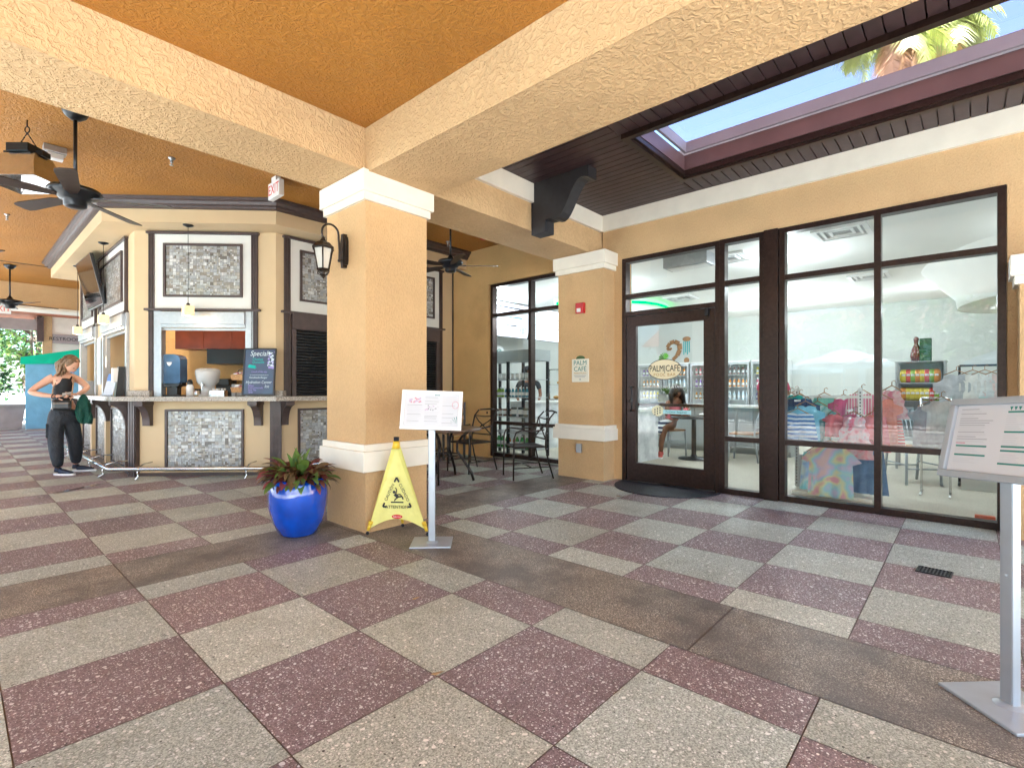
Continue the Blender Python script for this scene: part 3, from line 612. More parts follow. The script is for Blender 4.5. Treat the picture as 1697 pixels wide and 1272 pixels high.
# overhanging soffit box following the plan
def plan(d):
    k = d * (math.sqrt(2) - 1)
    return [(1.70 - d, 13.0 + d), (1.70 - d, 8.55 - k), (3.05 - k, 7.20 - d), (6.33, 7.20 - d), (6.33, 13.0 + d)]
b = MB(); b.prism(plan(.38), WT, 3.70); b.build('soffit', 'kiosk_tan', KI)
for d, z0, z1, nm in ((.0, 0, 0, ''),):
    b = MB()
    steps = [(.40, 3.565), (.425, 3.575), (.43, 3.60), (.455, 3.615), (.47, 3.65), (.50, 3.665), (.505, 3.699)]
    rings = [[b.v((*p, z)) for p in plan(dd)[:4]] for dd, z in [(.379, 3.565)] + steps]
    for A, B in zip(rings, rings[1:]):
        for i in range(3): b.f([A[i], A[i + 1], B[i + 1], B[i]])
    CR = b.build('crown_moulding', 'brown_trim', KI)
    b = MB(); b.box(1.31, 1.319, 8.3, 13.3, 3.41, 3.56); 
    b.bm.free()
# counter slab
def slab(b):
    O = plan(.27)[:4]; I = plan(-.26)[:4]
    for i in range(3):
        pts = [O[i], O[i + 1], I[i + 1], I[i]]
        a = [b.v((*p, 1.042)) for p in pts]; c = [b.v((*p, 1.102)) for p in pts]
        b.f(a); b.f(c)
        b.f([a[0], a[1], c[1], c[0]]); b.f([a[2], a[3], c[3], c[2]])
        if i == 0: b.f([a[0], a[3], c[3], c[0]])
        if i == 2: b.f([a[1], a[2], c[2], c[1]])
b = MB(); slab(b); CT = b.build('counter_top', 'granite', KI)
rnd = random.Random(11)
def mosaic(T, u0, u1, v0, v1, w, cell=.046, dark=0):
    """mixed square glass tiles in a dark frame; returns the frame part"""
    b = MB(T); f = .03
    b.box(u0, u1, v1 - f, v1, w, w + .028); b.box(u0, u1, v0, v0 + f, w, w + .028); b.box(u0, u0 + f, v0 + f, v1 - f, w, w + .028); b.box(u1 - f, u1, v0 + f, v1 - f, w, w + .028)
    fr = b.build('mosaic_frame', 'brown_trim', KI)
    b = MB(T); a, c, d, e = u0 + f, u1 - f, v0 + f, v1 - f
    b.quad((a, d, w + .002), (c, d, w + .002), (c, e, w + .002), (a, e, w + .002), len(MOS))
    nu = max(1, round((c - a) / cell)); nv = max(1, round((e - d) / cell)); cu, cv = (c - a) / nu, (e - d) / nv
    used = set()
    def tile(x, y, x2, y2):
        g = .0016; mi = rnd.choices(range(7), [5, 5, 4, 4, 3, 1.5, 4])[0]; z = w + .006 + rnd.random() * .003; s = rnd.uniform(-.0012, .0012); s2 = rnd.uniform(-.0012, .0012)
        b.quad((x + g, y + g, z + s), (x2 - g, y + g, z - s2), (x2 - g, y2 - g, z - s), (x + g, y2 - g, z + s2), mi)
    for i in range(nu):
        for j in range(nv):
            if (i, j) in used: continue
            x, y = a + i * cu, d + j * cv; k = rnd.random()
            if k < .10 and i + 1 < nu and (i + 1, j) not in used: used.add((i + 1, j)); tile(x, y, x + 2 * cu, y + cv)
            elif k < .42: tile(x, y, x + cu, y + cv)
            elif k < .56: tile(x, y, x + cu, y + cv / 2); tile(x, y + cv / 2, x + cu, y + cv)
            elif k < .68: tile(x, y, x + cu / 2, y + cv); tile(x + cu / 2, y, x + cu, y + cv)
            elif k < .86:
                for p in (0, .5):
                    for q in (0, .5): tile(x + p * cu, y + q * cv, x + (p + .5) * cu, y + (q + .5) * cv)
            else:
                tile(x, y, x + cu, y + cv * .5)
                for p in (0, .5): tile(x + p * cu, y + .5 * cv, x + (p + .5) * cu, y + cv)
    b.build('mosaic_panel', MOS + [M['grout']], fr, norm=False)
    return fr
def corbel(T, uc, w=.10, d=.24):
    b = MB(T); b.box(uc - w * .62, uc + w * .62, .985, 1.04, .0, d, bev=.004)
    pts = [(0, .985), (0, .70), (.07, .70)] + [(.07 + (d - .08) * (1 - math.cos(a)), .72 + .255 * math.sin(a)) for a in [PI / 2 * k / 8 for k in range(9)]] + [(d - .01, .985)]
    m = Matrix(((0, 0, 1, 0), (0, 1, 0, 0), (1, 0, 0, 0), (0, 0, 0, 1)))
    b.M = T @ m; b.prism(pts, uc - w / 2, uc + w / 2)
    return b.build('counter_bracket', 'brown_trim', KI)
def reeded(T, uc, v0, v1, w=.09, d=.035):
    b = MB(T); b.box(uc - w / 2, uc + w / 2, v0, v1, 0, d * .6)
    for k in (-1, 0, 1): b.box(uc + k * w * .33 - w * .10, uc + k * w * .33 + w * .10, v0, v1, d * .6, d)
    return b.build('trim_post', 'brown_trim', KI)
def upper(T, u0, u1, p0, p1, v0=2.31, v1=3.355, post=True):
    b = MB(T); b.box(u0 + .03, u1 - .03, v0 + .01, v1 - .012, .0, .022); b.build('white_panel', 'white_paint', KI)
    mosaic(T, p0, p1, 2.475, 3.215, .0225)
    b = MB(T); b.box(u0 - .07, u1 + .07, v1 - .008, v1 + .022, .0, .05); b.build('trim_rail', 'brown_trim', KI); b = MB(T); b.box(u0 - .09, u1 + .09, v0 - .025, v0 + .005, 0, .06); b.build('trim_rail', 'brown_trim', KI)
    reeded(T, u0 - .005, v0 + .006, v1 - .009); reeded(T, u1 + .005, v0 + .006, v1 - .009)
# chamfer
upper(FC, .25, 1.62, .41, 1.47)
reeded(FC, .245, 1.105, 2.284); reeded(FC, 1.625, 1.105, 2.284)
def serving(T, a, c, zt, name='window_frame', drop=.22, m='grey_metal'):
    b = MB(T); b.box(a - .10, a - .0, 1.104, zt + drop + .01, -.06, .035); b.box(c, c + .10, 1.104, zt + drop + .01, -.06, .035)
    b.box(a, c, zt + .05, zt + drop, -.03, .075, bev=.006); b.box(a, c, zt + .005, zt + .048, -.05, .05); b.box(a, c, zt - .03, zt + .003, -.05, -.01)
    return b.build(name, m, KI)
serving(FC, .38, 1.51, 2.05)
mosaic(FC, .42, 1.48, .075, .925, .002)
corbel(FC, .20); corbel(FC, 1.69)
b = MB(FC); b.box(.05, 1.86, .004, .05, .0, .02); b.build('base_trim', 'brown_trim', KI)
# corner posts (full lower height)
for (x, y), an in ((KL, 0), (KR, 0)):
    T = Matrix.Translation((x, y, 0)) @ Matrix.Rotation(R(-22.5 if (x, y) == KL else -67.5) + R(0), 4, 'Z')
    b = MB(); nx, ny = (-math.cos(R(22.5)), -math.sin(R(22.5))) if (x, y) == KL else (-math.sin(R(22.5)), -math.cos(R(22.5)))
    T = frame((x, y, 0), (-ny, nx, 0) if False else (ny * -1, nx, 0), (0, 0, 1))
    w3 = T.to_3x3() @ Vector((0, 0, 1))
    if w3.x * nx + w3.y * ny < 0: T = frame((x, y, 0), (ny, -nx, 0), (0, 0, 1))
    b.M = T; b.box(-.075, .075, .003, 1.04, -.02, .03)
    for k in (-1, 0, 1): b.box(k * .046 - .016, k * .046 + .016, .003, 1.04, .03, .045)
    b.build('corner_post', 'brown_trim', KI)
# front face, two bays of closed shutters
for (a, c) in ((.16, 1.42), (1.72, 2.96)):
    upper(FF, a, c, a + .17, c - .15)
    reeded(FF, a - .005, 1.105, 2.284); reeded(FF, c + .005, 1.105, 2.284)
    b = MB(FF); b.box(a + .05, c - .05, 2.06, 2.284, .0, .075, bev=.006); SHB = b.build('shutter_box', 'brown_trim', KI)
    for q in (a + .05, c - .11): b = MB(FF); b.box(q, q + .06, 1.104, 2.058, 0, .05); b.build('shutter_guide', 'brown_trim', KI)
    b = MB(FF); z = 1.106
    while z < 2.05: b.prism([(z, .004), (z + .012, .022), (z + .030, .024), (z + .042, .004)], a + .111, c - .111, axis=0); z += .0425
    b.build('shutter', 'shutter', KI)
    mosaic(FF, a + .15, c - .10, .075, .925, .002)
for x in (.10, 1.57, 3.02): corbel(FF, x)
b = MB(FF); b.box(.05, 3.2, .004, .05, 0, .02); b.build('base_trim', 'brown_trim', KI)
b = MB(FF); b.tube([(3.262, 0.004, .02), (3.262, 3.38, .02)], .012); b.build('conduit', 'brown_trim', KI)
# left side: u = 13 - y
for a, c in ((2.12, 3.98), (.40, 1.70)):
    upper(FS, a - .02, c + .06, a + .16, c - .10)
    serving(FS, a + .40 if a > 1 else a + .02, c + .08, 2.06)
for y0, y1 in ((8.93, 9.95), (10.25, 11.15), (11.45, 12.45)): mosaic(FS, 13 - y1, 13 - y0, .075, .925, .002)
for y in (8.78, 10.1, 11.3, 12.6): corbel(FS, 13 - y); 
for y in (10.1, 11.3, 12.6):
    b = MB(FS); b.box(13 - y - .06, 13 - y + .06, .05, .70, 0, .07, bev=.004); b.build('pier', 'kiosk_tan', KI)
b = MB(FS); b.box(0, 4.42, .004, .05, 0, .02); b.build('base_trim', 'brown_trim', KI)
# granite upstand pieces on the counter at the corner posts and sign end
for T, a, c, nm in ((FC, -.02, .26, ''), (FC, 1.56, 2.04, '')):
    b = MB(T); b.box(a, c, 1.103, 1.185, -.04, .10, bev=.004); b.build('upstand', 'granite', KI)
# foot rail
P_ = plan(.30); rail = [(P_[0][0], 12.9, .145), (P_[1][0], P_[1][1], .145), (P_[2][0], P_[2][1], .145), (6.0, P_[3][1], .145)]
b = MB(); b.tube(rail, .026, n=12); FR = b.build('foot_rail', 'steel', KI)
def hook(x, y, nx, ny):
    b = MB(); q = [(x, y, .15), (x + nx * .02, y + ny * .02, .09), (x - nx * .00, y - ny * .0, .05), (x + nx * .06, y + ny * .06, .012)]
    b.tube(q, .010, n=8); b.tube([(x, y, .165), (x - nx * .12, y - ny * .12, .20), (x - nx * .28, y - ny * .28, .20)], .009, n=8); b.ball((x, y, .145), .032, seg=10); b.build('rail_bracket', 'steel', FR)
for y in (8.75, 9.75, 10.75, 11.8): hook(P_[0][0], y, -1, 0)
for s in (.25, 1.65): q = FC @ Vector((s, 0, .30)); hook(q.x, q.y, -r2, -r2)
for x in (3.6, 5.0): hook(x, P_[3][1], 0, -1)
# inside of the kiosk
b = MB(); IP = plan(-.11); b.f([b.v((*p, .004)) for p in IP]); b.build('interior_floor', 'planter_grey', KI)
FI = frame(FC @ Vector((0, 0, -2.6)), (1, -1, 0), (0, 0, 1))       # back wall parallel to the chamfer
b = MB(FI); b.box(-1.6, 3.2, 0, 3.38, -.08, 0); b.box(.85, 1.14, .9, 2.2, 0, .35); b.build('interior_wall', 'gold_wall', KI)
b = MB(FI)
for k in range(7): b.box(-.75 + k * .5, -.755 + (k + 1) * .5, 1.93, 2.75, .001, .42, bev=.006)
b.build('wall_cabinet', 'cabinet_red', KI)
b = MB(FI); b.prism([(-.15, 1.66), (.86, 1.66), (.86, 1.925), (-.15, 1.925)], .001, .50); b.build('extractor_hood', 'fan_metal', KI)
b = MB(FI); b.box(-.9, 2.3, .0, .93, .001, .6); b.box(-.95, 2.3, .931, .97, .001, .63); b.build('back_counter', 'steel', KI)
b = MB(FI); b.box(1.30, 2.0, 1.62, 1.9, .001, .3); b.box(.25, .80, .975, 1.30, .05, .45, bev=.02); b.box(1.2, 1.6, .975, 1.22, .05, .4, bev=.02); b.build('kitchen_unit', 'grey_metal', KI)
b = MB(); b.prism(plan(-.11), 3.30, 3.34); b.build('interior_ceiling', 'shop_ceiling', KI)

# ---------------------------------------------------------------- ceiling fans
def make_fan(loc, rz, label, rod=.68):
    t = thing('ceiling_fan', label, 'ceiling fan', loc, rz, 'ceiling fans over the patio')
    b = L(t); b.lathe([(0, 0), (.085, 0), (.085, -.02), (.07, -.05), (.03, -.085), (0, -.09)], n=28); b.build('canopy_cup', 'fan_metal', t)
    b = L(t); b.tube([(0, 0, -.06), (0, 0, -rod - .02)], .013, n=12); b.lathe([(.014, -rod + .06), (.03, -rod + .03), (.05, -rod)], n=20); b.build('rod', 'fan_metal', t)
    b = L(t); z = -rod
    b.lathe([(0, z), (.06, z - .005), (.165, z - .03), (.178, z - .055), (.165, z - .075), (.12, z - .095), (.10, z - .125), (.075, z - .13), (.075, z - .175), (.06, z - .19), (0, z - .195)], n=40); b.build('motor', 'fan_metal', t)
    for k in range(5):
        T = WM[t.name] @ Matrix.Rotation(2 * PI * k / 5, 4, 'Z') @ Matrix.Translation((0, 0, z - .10)) @ Matrix.Rotation(R(12), 4, 'X')
        b = MB(T); b.prism([(.10, -.02), (.17, -.035), (.23, -.05), (.60, -.065), (.655, -.058), (.67, -.03), (.67, .03), (.655, .058), (.60, .065), (.23, .05), (.17, .035), (.10, .02)], -.004, .004)
        bl = b.build('blade', 'fan_blade', t)
        b = MB(T); b.box(.07, .22, -.012, .012, .0045, .012); b.build('blade_iron', 'fan_metal', bl)
    return t
f1 = make_fan((.75, 5.95, 3.698), R(-30), 'dark ceiling fan on a long rod beside the hanging heater')
f2 = make_fan((4.66, 5.35, 3.698), R(25), 'dark ceiling fan above the patio table by the café window')
f1.scale = (1.12, 1.12, 1)
copy_tree(f1, (.80, 14.3, 3.698), R(10), 'dark ceiling fan farthest away above the walkway by the blue cabinet')
copy_tree(f1, (.17, 9.6, 3.698), R(0), 'dark ceiling fan cut by the left edge, between nearest and farthest fans')
# ---------------------------------------------------------------- ceiling fittings
def sprinkler(x, y, z, label):
    t = thing('sprinkler_head', label, 'sprinkler', (x, y, z), 0, 'sprinkler heads in the orange ceiling')
    b = L(t); b.lathe([(0, 0), (.035, 0), (.03, -.012), (.014, -.016), (.014, -.045), (.018, -.05), (.006, -.055), (.006, -.075), (.02, -.078), (.02, -.082), (0, -.082)], n=16); b.build('body', 'grey_metal', t); return t
sprinkler(1.6, 6.39, 3.699, 'small grey sprinkler head between near fan and exit sign')
sprinkler(.54, 10.19, 3.699, 'small grey sprinkler head under the hanging heater, behind the near fan')
sprinkler(1.49, 14.4, 3.699, 'small grey sprinkler head at the far corner of kiosk crown')
sprinkler(5.63, 6.53, 3.699, 'small grey sprinkler head beside the fan over patio table')
t = thing('strobe', 'small red and white ceiling alarm strobe above the café window', 'alarm', (5.85, 5.9, 3.699))
b = L(t); b.lathe([(0, 0), (.06, 0), (.06, -.03), (.04, -.045), (0, -.05)], n=20); o = b.build('body', 'red_plastic', t)
t = thing('junction_box', 'small grey ceiling box with white plug between heater and fan rod', 'box', (.72, 7.0, 3.699))
b = L(t); b.box(-.09, .09, -.06, .06, -.07, 0, bev=.006); b.build('box', 'grey_metal', t)
b = L(t); b.box(-.065, .065, -.045, .045, -.13, -.071, bev=.006); b.build('sensor', 'white_plastic', t)
# hanging heater
t = thing('patio_heater', 'stainless trapezoid patio heater hanging from chains at the left', 'heater', (.477, 6.49, 3.699), R(-48))
b = L(t); b.tube([(0, 0, 0), (0, 0, -.06)], .007)
b.tube([(.028 * math.sin(a), 0, -.09 - .028 * math.cos(a)) for a in [2 * PI * k / 16 for k in range(17)]], .006, cap=False)
for sx in (-1, 1):
    for k in range(11):
        f0, f1_ = k / 11, (k + .9) / 11
        b.tube([(sx * .17 * f0, 0, -.12 - .20 * f0), (sx * .17 * f1_, 0, -.12 - .20 * f1_)], .0045 if k % 2 else .0065, n=6)
b.build('chain', 'iron', t)
b = L(t)
tp = [(-.20, -.10, -.34), (.20, -.10, -.34), (.20, .10, -.34), (-.20, .10, -.34)]; md = [(-.24, -.16, -.44), (.24, -.16, -.44), (.24, .16, -.44), (-.24, .16, -.44)]; lo = [(-.36, -.27, -.60), (.36, -.27, -.60), (.36, .27, -.60), (-.36, .27, -.60)]; li = [(-.352, -.262, -.602), (.352, -.262, -.602), (.352, .262, -.602), (-.352, .262, -.602)]
rg = [[b.v(p) for p in q] for q in (tp, md, lo, li)]
b.f(rg[0])
for A, B in zip(rg, rg[1:]):
    for k in range(4): b.f([A[k], A[(k + 1) % 4], B[(k + 1) % 4], B[k]])
b.build('hood', 'steel', t)
b = L(t); b.box(-.13, .13, -.12, .12, -.33, -.25, bev=.01); b.box(-.23, -.15, -.05, .05, -.345, -.30); b.box(.15, .23, -.05, .05, -.345, -.30); b.build('burner_box', 'fan_metal', t)
b = L(t); b.box(-.22, .22, -.14, .14, -.46, -.445); b.tube([(-.28, -.16, -.5), (.1, -.16, -.5)], .012); b.build('burner_plate', 'grey_metal', t)
t.scale = (.78, .85, 1.0)
# exit signs
def exit_sign(loc, rz, label):
    t = thing('exit_sign', label, 'exit sign', loc, rz, 'exit signs')
    b = L(t); b.box(-.15, .15, -.03, .03, -.245, -.055, bev=.006); b.build('housing', 'white_plastic', t)
    b = L(t); b.box(-.06, .06, -.03, .03, -.055, 0, bev=.004); b.build('mount', 'white_plastic', t)
    T = WM[t.name] @ frame((0, -.0305, -.15), (1, 0, 0), (0, 0, 1)); text('EXIT', .165, 'red_led', t, T, sx=.85); 
    b = L(t); b.prism([(-.135, -.15), (-.12, -.165), (-.12, -.135)], -.032, -.0305, axis=1); b.build('chevron', 'red_led', t)
    return t
exit_sign((2.57, 6.06, 3.699), R(-90), 'white EXIT sign with red letters hanging near the column top')
exit_sign((.74, 15.6, 3.1), R(0), 'white EXIT sign with red letters at the far end behind a fan')
# pendant lamps under the kiosk overhang
def pendant(x, y, label):
    t = thing('pendant_lamp', label, 'pendant lamp', (x, y, 3.389), 0, 'pendant lamps over the bar counter')
    b = L(t); b.lathe([(0, 0), (.065, 0), (.06, -.012), (.02, -.028), (0, -.03)], n=24); b.build('ceiling_rose', 'fan_metal', t)
    b = L(t); b.tube([(0, 0, -.02), (0, 0, -1.06)], .0035, n=6); b.lathe([(.0, -1.03), (.022, -1.05), (.022, -1.085), (0, -1.085)], n=14); b.build('cord', 'fan_metal', t)
    b = L(t); b.box(-.062, .062, -.062, .062, -1.21, -1.075, bev=.012); b.build('lamp_shade', 'shade_glow', t); return t
pendant(2.12, 7.72, 'glowing alabaster pendant lamp in front of chamfer serving window')
pendant(1.53, 9.60, 'glowing alabaster pendant lamp nearest the kiosk left corner, by the television')
pendant(1.51, 11.75, 'glowing alabaster pendant lamp beyond the television on kiosk side')
# television on kiosk side
t = thing('television', 'dark flat television tilted down on the kiosk side wall', 'television', (1.70, 11.2, 2.9))
T = frame((1.53, 10.8, 2.95), (.02, -1, 0), (-.22, 0, 1))
b = MB(T); b.box(-.58, .58, -.40, .40, -.05, 0, bev=.008); b.build('case', 'black_plastic', t)
b = MB(T); b.quad((-.56, -.385, .001), (.56, -.385, .001), (.56, .385, .001), (-.56, .385, .001)); b.build('screen', 'tv_glass', t)
b = MB(); b.tube([(1.695, 11.2, 2.9), (1.58, 10.9, 2.9)], .03); b.box(1.63, 1.672, 11.05, 11.35, 2.7, 3.1); b.build('wall_mount', 'black_plastic', t)
# ---------------------------------------------------------------- wall lantern on the column
t = thing('wall_lantern', 'black iron wall lantern with frosted panes on the column', 'lantern', (2.31, 4.03, 2.39))
T = Matrix.Translation((2.31, 4.03, 2.40)) @ Matrix.Rotation(PI, 4, 'Z')      # local x points out of the wall
b = MB(T)
b.prism([(-.035, -.12), (.035, -.12), (.045, -.08), (.045, .08), (.035, .12), (-.035, .12), (-.045, .08), (-.045, -.08)], .001, .03, axis=0); b.prism([(-.02, -.145), (.02, -.145), (.02, .145), (-.02, .145)], .001, .038, axis=0)
b.build('back_plate', 'iron', t)
b = MB(T); arc = [(.03, 0, -.08), (.065, 0, -.085), (.06, 0, .0), (.07, 0, .10)] + [(.145 - .075 * math.cos(a), 0, .13 + .075 * math.sin(a)) for a in [PI * k / 10 for k in range(11)]] + [(.218, 0, .09), (.20, 0, .075)]
b.tube(arc, .009, n=8); b.ball((.065, 0, -.09), .014, seg=8); b.build('arm', 'iron', t)
lc = (.21, 0)
b = MB(T); hexn = 6
b.lathe([(0, .085), (.012, .08), (.02, .06), (.03, .045), (.06, .03), (.088, .0), (.098, -.008), (.098, -.02), (.085, -.022)], (lc[0], 0, 0), n=6, smooth=False)
for k in range(6):
    a = 2 * PI * k / 6; b.tube([(lc[0] + .083 * math.cos(a), .083 * math.sin(a), -.02), (lc[0] + .05 * math.cos(a), .05 * math.sin(a), -.19)], .006, n=6)
b.lathe([(0, -.188), (.056, -.186), (.06, -.195), (.05, -.205), (.02, -.21), (.014, -.235), (.022, -.245), (.01, -.262), (0, -.27)], (lc[0], 0, 0), n=6, smooth=False)
for k in range(4):
    a = 2 * PI * k / 4 + .4; b.tube([(lc[0] + .055 * math.cos(a), .055 * math.sin(a), -.195), (lc[0] + .06 * math.cos(a), .06 * math.sin(a), -.22), (lc[0] + .02 * math.cos(a), .02 * math.sin(a), -.24)], .004, n=5)
b.build('cage', 'iron', t)
b = MB(T)
A = [b.v((lc[0] + .080 * math.cos(2 * PI * k / 6), .080 * math.sin(2 * PI * k / 6), -.022)) for k in range(6)]; B_ = [b.v((lc[0] + .048 * math.cos(2 * PI * k / 6), .048 * math.sin(2 * PI * k / 6), -.187)) for k in range(6)]
for k in range(6): b.f([A[k], A[(k + 1) % 6], B_[(k + 1) % 6], B_[k]])
b.build('frosted_pane', mat('frosted lantern glass', (.62, .60, .55), .3, alpha=.72), t)
b = MB(T); b.tube([(lc[0], 0, -.185), (lc[0], 0, -.10)], .014, n=10); b.build('bulb', 'white_plastic', t)
# ---------------------------------------------------------------- on the pilaster
PX = frame((5.69, 0, 0), (0, -1, 0), (0, 0, 1))
t = thing('fire_alarm', 'red fire alarm with white strobe high on the pilaster', 'fire alarm', (5.69, 3.87, 2.3))
b = MB(PX); b.box(-3.93, -3.80, 2.22, 2.36, .001, .05, bev=.006); b.build('housing', 'red_plastic', t)
b = MB(PX); b.box(-3.90, -3.84, 2.235, 2.285, .05, .065, bev=.006); b.build('strobe_lens', 'white_plastic', t)
t = thing('shop_sign', 'cream PALM CAFÉ sign plate on the pilaster', 'sign', (5.69, 3.87, 1.46))
b = MB(PX); b.box(-4.01, -3.74, 1.30, 1.61, .001, .015, bev=.003); b.prism([(-3.875 + .07 * math.cos(a), 1.61 + .045 * math.sin(a)) for a in [PI * k / 10 for k in range(11)]], .001, .013, 1); b.build('plate', [mat('ivory sign', (.72, .69, .58), .5), 'leaf_mid'], t)
text('PALM', .088, 'ink_green', t, PX @ Matrix.Translation((-3.875, 1.555, .0155))); text('CAFÉ', .088, 'ink_green', t, PX @ Matrix.Translation((-3.875, 1.472, .0155)))
text('MARKETPLACE', .030, 'ink_gold', t, PX @ Matrix.Translation((-3.875, 1.418, .0155)))
b = MB(PX); b.box(-3.98, -3.77, 1.397, 1.40, .0152, .016); b.box(-3.97, -3.78, 1.378, 1.384, .0152, .016); b.box(-3.96, -3.80, 1.363, 1.368, .0152, .016); b.box(-3.885, -3.865, 1.325, 1.345, .0152, .016); b.build('small_print', 'ink', t)
t = thing('outlet_box', 'grey weatherproof outlet box low on the pilaster', 'outlet box', (5.69, 3.89, .41))
b = MB(PX); b.box(-3.93, -3.85, .35, .47, .001, .04, bev=.006); b.build('cover', 'grey_metal', t)
# ---------------------------------------------------------------- door mat, drain
b = MB(); pts = [(5.90, 3.36), (5.90, 2.10)] + [(5.86 - .62 * math.sin(a), 2.73 - .63 * math.cos(a)) for a in [PI * k / 24 for k in range(25)]]
b.prism(pts, .005, .017); tag(b.build('door_mat', 'rubber'), 'black half round rubber mat in front of the glass door', 'door mat')
t = thing('floor_drain', 'small rectangular metal drain grate set in the tiles', 'drain', (4.31, .16, .005), R(-4))
b = L(t); b.box(-.065, .065, -.085, .085, 0, .003); b.build('pan', 'rubber', t)
b = L(t)
b.box(-.07, -.062, -.09, .09, .001, .007); b.box(.062, .07, -.09, .09, .001, .007); b.box(-.062, .062, -.09, -.083, .001, .007); b.box(-.062, .062, .083, .09, .001, .007)
for k in range(9): b.box(-.062, .062, -.075 + k * .0185, -.068 + k * .0185, .0032, .006)
b.build('grate', 'fan_metal', t)
rnd = random.Random(61)
for (x, y, lb) in ((1.372, 1.655, 'small dry tan leaf lying at a tile corner in the foreground'), (1.78, 2.34, 'tiny pale leaf scrap on the oxblood tile before the column'), (5.0, 2.9, 'tiny dry leaf scrap near the door mat')):
    b = MB(Matrix.Translation((x, y, .006)) @ Matrix.Rotation(rnd.random() * 6, 4, 'Z')); P0 = [(-.03, 0, .001), (-.01, .011, .006), (.02, .009, .003), (.034, 0, .009), (.015, -.010, .004), (-.012, -.009, .001)]
    b.f([b.v(p) for p in P0]); tag(b.build('dry_leaf', 'palm_dry'), lb, 'leaf')
# ---------------------------------------------------------------- planter with plant
t = thing('flower_pot', 'glossy cobalt blue ceramic pot beside the column', 'pot', (1.93, 4.12, .004))
b = L(t); b.lathe([(0, 0), (.125, 0), (.15, .02), (.20, .12), (.228, .24), (.232, .34), (.222, .43), (.212, .462), (.198, .468), (.186, .46), (.192, .43), (.20, .36), (0, .36)], n=64); b.build('pot', 'blue_glaze', t)
b = L(t); b.lathe([(0, .42), (.19, .415), (.19, .40)], n=32); b.build('soil', 'soil', t)
t = thing('croton_plant', 'bushy maroon and green leaved plant growing in the blue pot', 'plant', (1.93, 4.12, .42))
rnd = random.Random(5)
def blade_leaf(b, base, d, up, l, w, mi, droop, n=6):
    """a lance shaped leaf that arches over"""
    base = Vector(base); d = Vector(d).normalized(); side = d.cross(Vector((0, 0, 1))).normalized(); ang = up; p = base.copy(); pr = None
    tw = rnd.uniform(-.5, .5)
    for k in range(n + 1):
        f = k / n; ww = w * (math.sin(PI * min(1, f * .94 + .05)) ** .8) * .5; s2 = side * math.cos(tw) + Vector((0, 0, 1)) * math.sin(tw)
        nrm = (d * -math.sin(ang) + Vector((0, 0, 1)) * math.cos(ang)) * ww * .35
        cur = (b.v(p - s2 * ww + nrm), b.v(p), b.v(p + s2 * ww + nrm))
        if pr:
            for q in (0, 1):
                ff = b.f([pr[q], pr[q + 1], cur[q + 1], cur[q]], mi)
                if ff: ff.smooth = True
        pr = cur; p = p + (d * math.cos(ang) + Vector((0, 0, 1)) * math.sin(ang)) * l / n; ang -= droop / n
b = L(t)
for k in range(230):
    a = rnd.random() * 2 * PI; rr = .15 * math.sqrt(rnd.random()); out = rr / .15
    mi = rnd.choices([0, 1, 2, 3], [4, 4.0, 5, 1.2])[0]
    blade_leaf(b, (rr * math.cos(a), rr * math.sin(a), rnd.uniform(-.01, .09)), (math.cos(a + rnd.uniform(-.6, .6)), math.sin(a + rnd.uniform(-.6, .6)), 0), rnd.uniform(.5, 1.35) - .5 * out * rnd.random(), rnd.uniform(.12, .24), rnd.uniform(.045, .075), mi, rnd.uniform(.8, 2.0))
for k in range(9):
    a = rnd.random() * 2 * PI; blade_leaf(b, (rnd.uniform(-.06, .06), rnd.uniform(-.06, .06), .08), (math.cos(a), math.sin(a), 0), 1.45, rnd.uniform(.16, .24), .04, 1, .6)
b.build('foliage', ['croton_red', 'croton_green', 'croton_olive', 'croton_pink'], t, norm=False)
b = L(t)
for k in range(14):
    a = rnd.random() * 2 * PI; b.tube([(.08 * math.cos(a), .08 * math.sin(a), 0), (.11 * math.cos(a), .11 * math.sin(a), .13)], .006, n=5)
b.build('stem', 'croton_green', t)
# ---------------------------------------------------------------- pop-up caution sign
t = thing('caution_sign', 'yellow pop-up wet floor sign reading CAUTION leaning by the column', 'caution sign', (2.47, 3.5, 0))
FA, FB, FCc, AP = Vector((2.300, 3.675, .02)), Vector((2.615, 3.285, .02)), Vector((2.64, 3.66, .02)), Vector((2.475, 3.52, .76))
def fabric(b, A, B, C, nn=18):
    """panel between two legs, bottom edge arched, slight sag inwards"""
    nrm = (B - A).cross(C - A).normalized(); rows = []
    for j in range(nn + 1):
        f = j / nn; row = []
        for i in range(nn + 1):
            s = i / nn
            zb = .09 * 4 * s * (1 - s) + .03
            base = A.lerp(B, s); p0 = base + (C - base) * (zb / .76 + 0); p = p0.lerp(C.lerp(B - A, 0) + (B - A).normalized() * (s - .5) * .05, f)
            p = p - nrm * (.012 * math.sin(PI * s) * math.sin(PI * f)); row.append(b.v(p))
        rows.append(row)
    for r0, r1 in zip(rows, rows[1:]):
        for i in range(nn):
            ff = b.f([r0[i], r0[i + 1], r1[i + 1], r1[i]]); 
            if ff: ff.smooth = True
b = MB(); fabric(b, FA, FB, AP); fabric(b, FB, FCc, AP); fabric(b, FCc, FA, AP); b.build('fabric_panel', 'yellow_vinyl', t)
b = MB()
for p in (FA, FB, FCc):
    d = (p - AP).normalized(); b.tube([p - d * .02, p + (AP - p) * .10], [.013, .016], n=8); b.tube([p + (AP - p) * .09, p + (AP - p) * .13], .019, n=8)
b.tube([AP - Vector((0, 0, .05)), AP + Vector((0, 0, .012))], [.034, .027], n=12); b.build('leg_tip', 'yellow_plastic', t)
b = MB()
for p in (FA, FB, FCc): d = (p - AP).normalized(); b.ball(p + Vector((0, 0, -.004)), .014, seg=8)
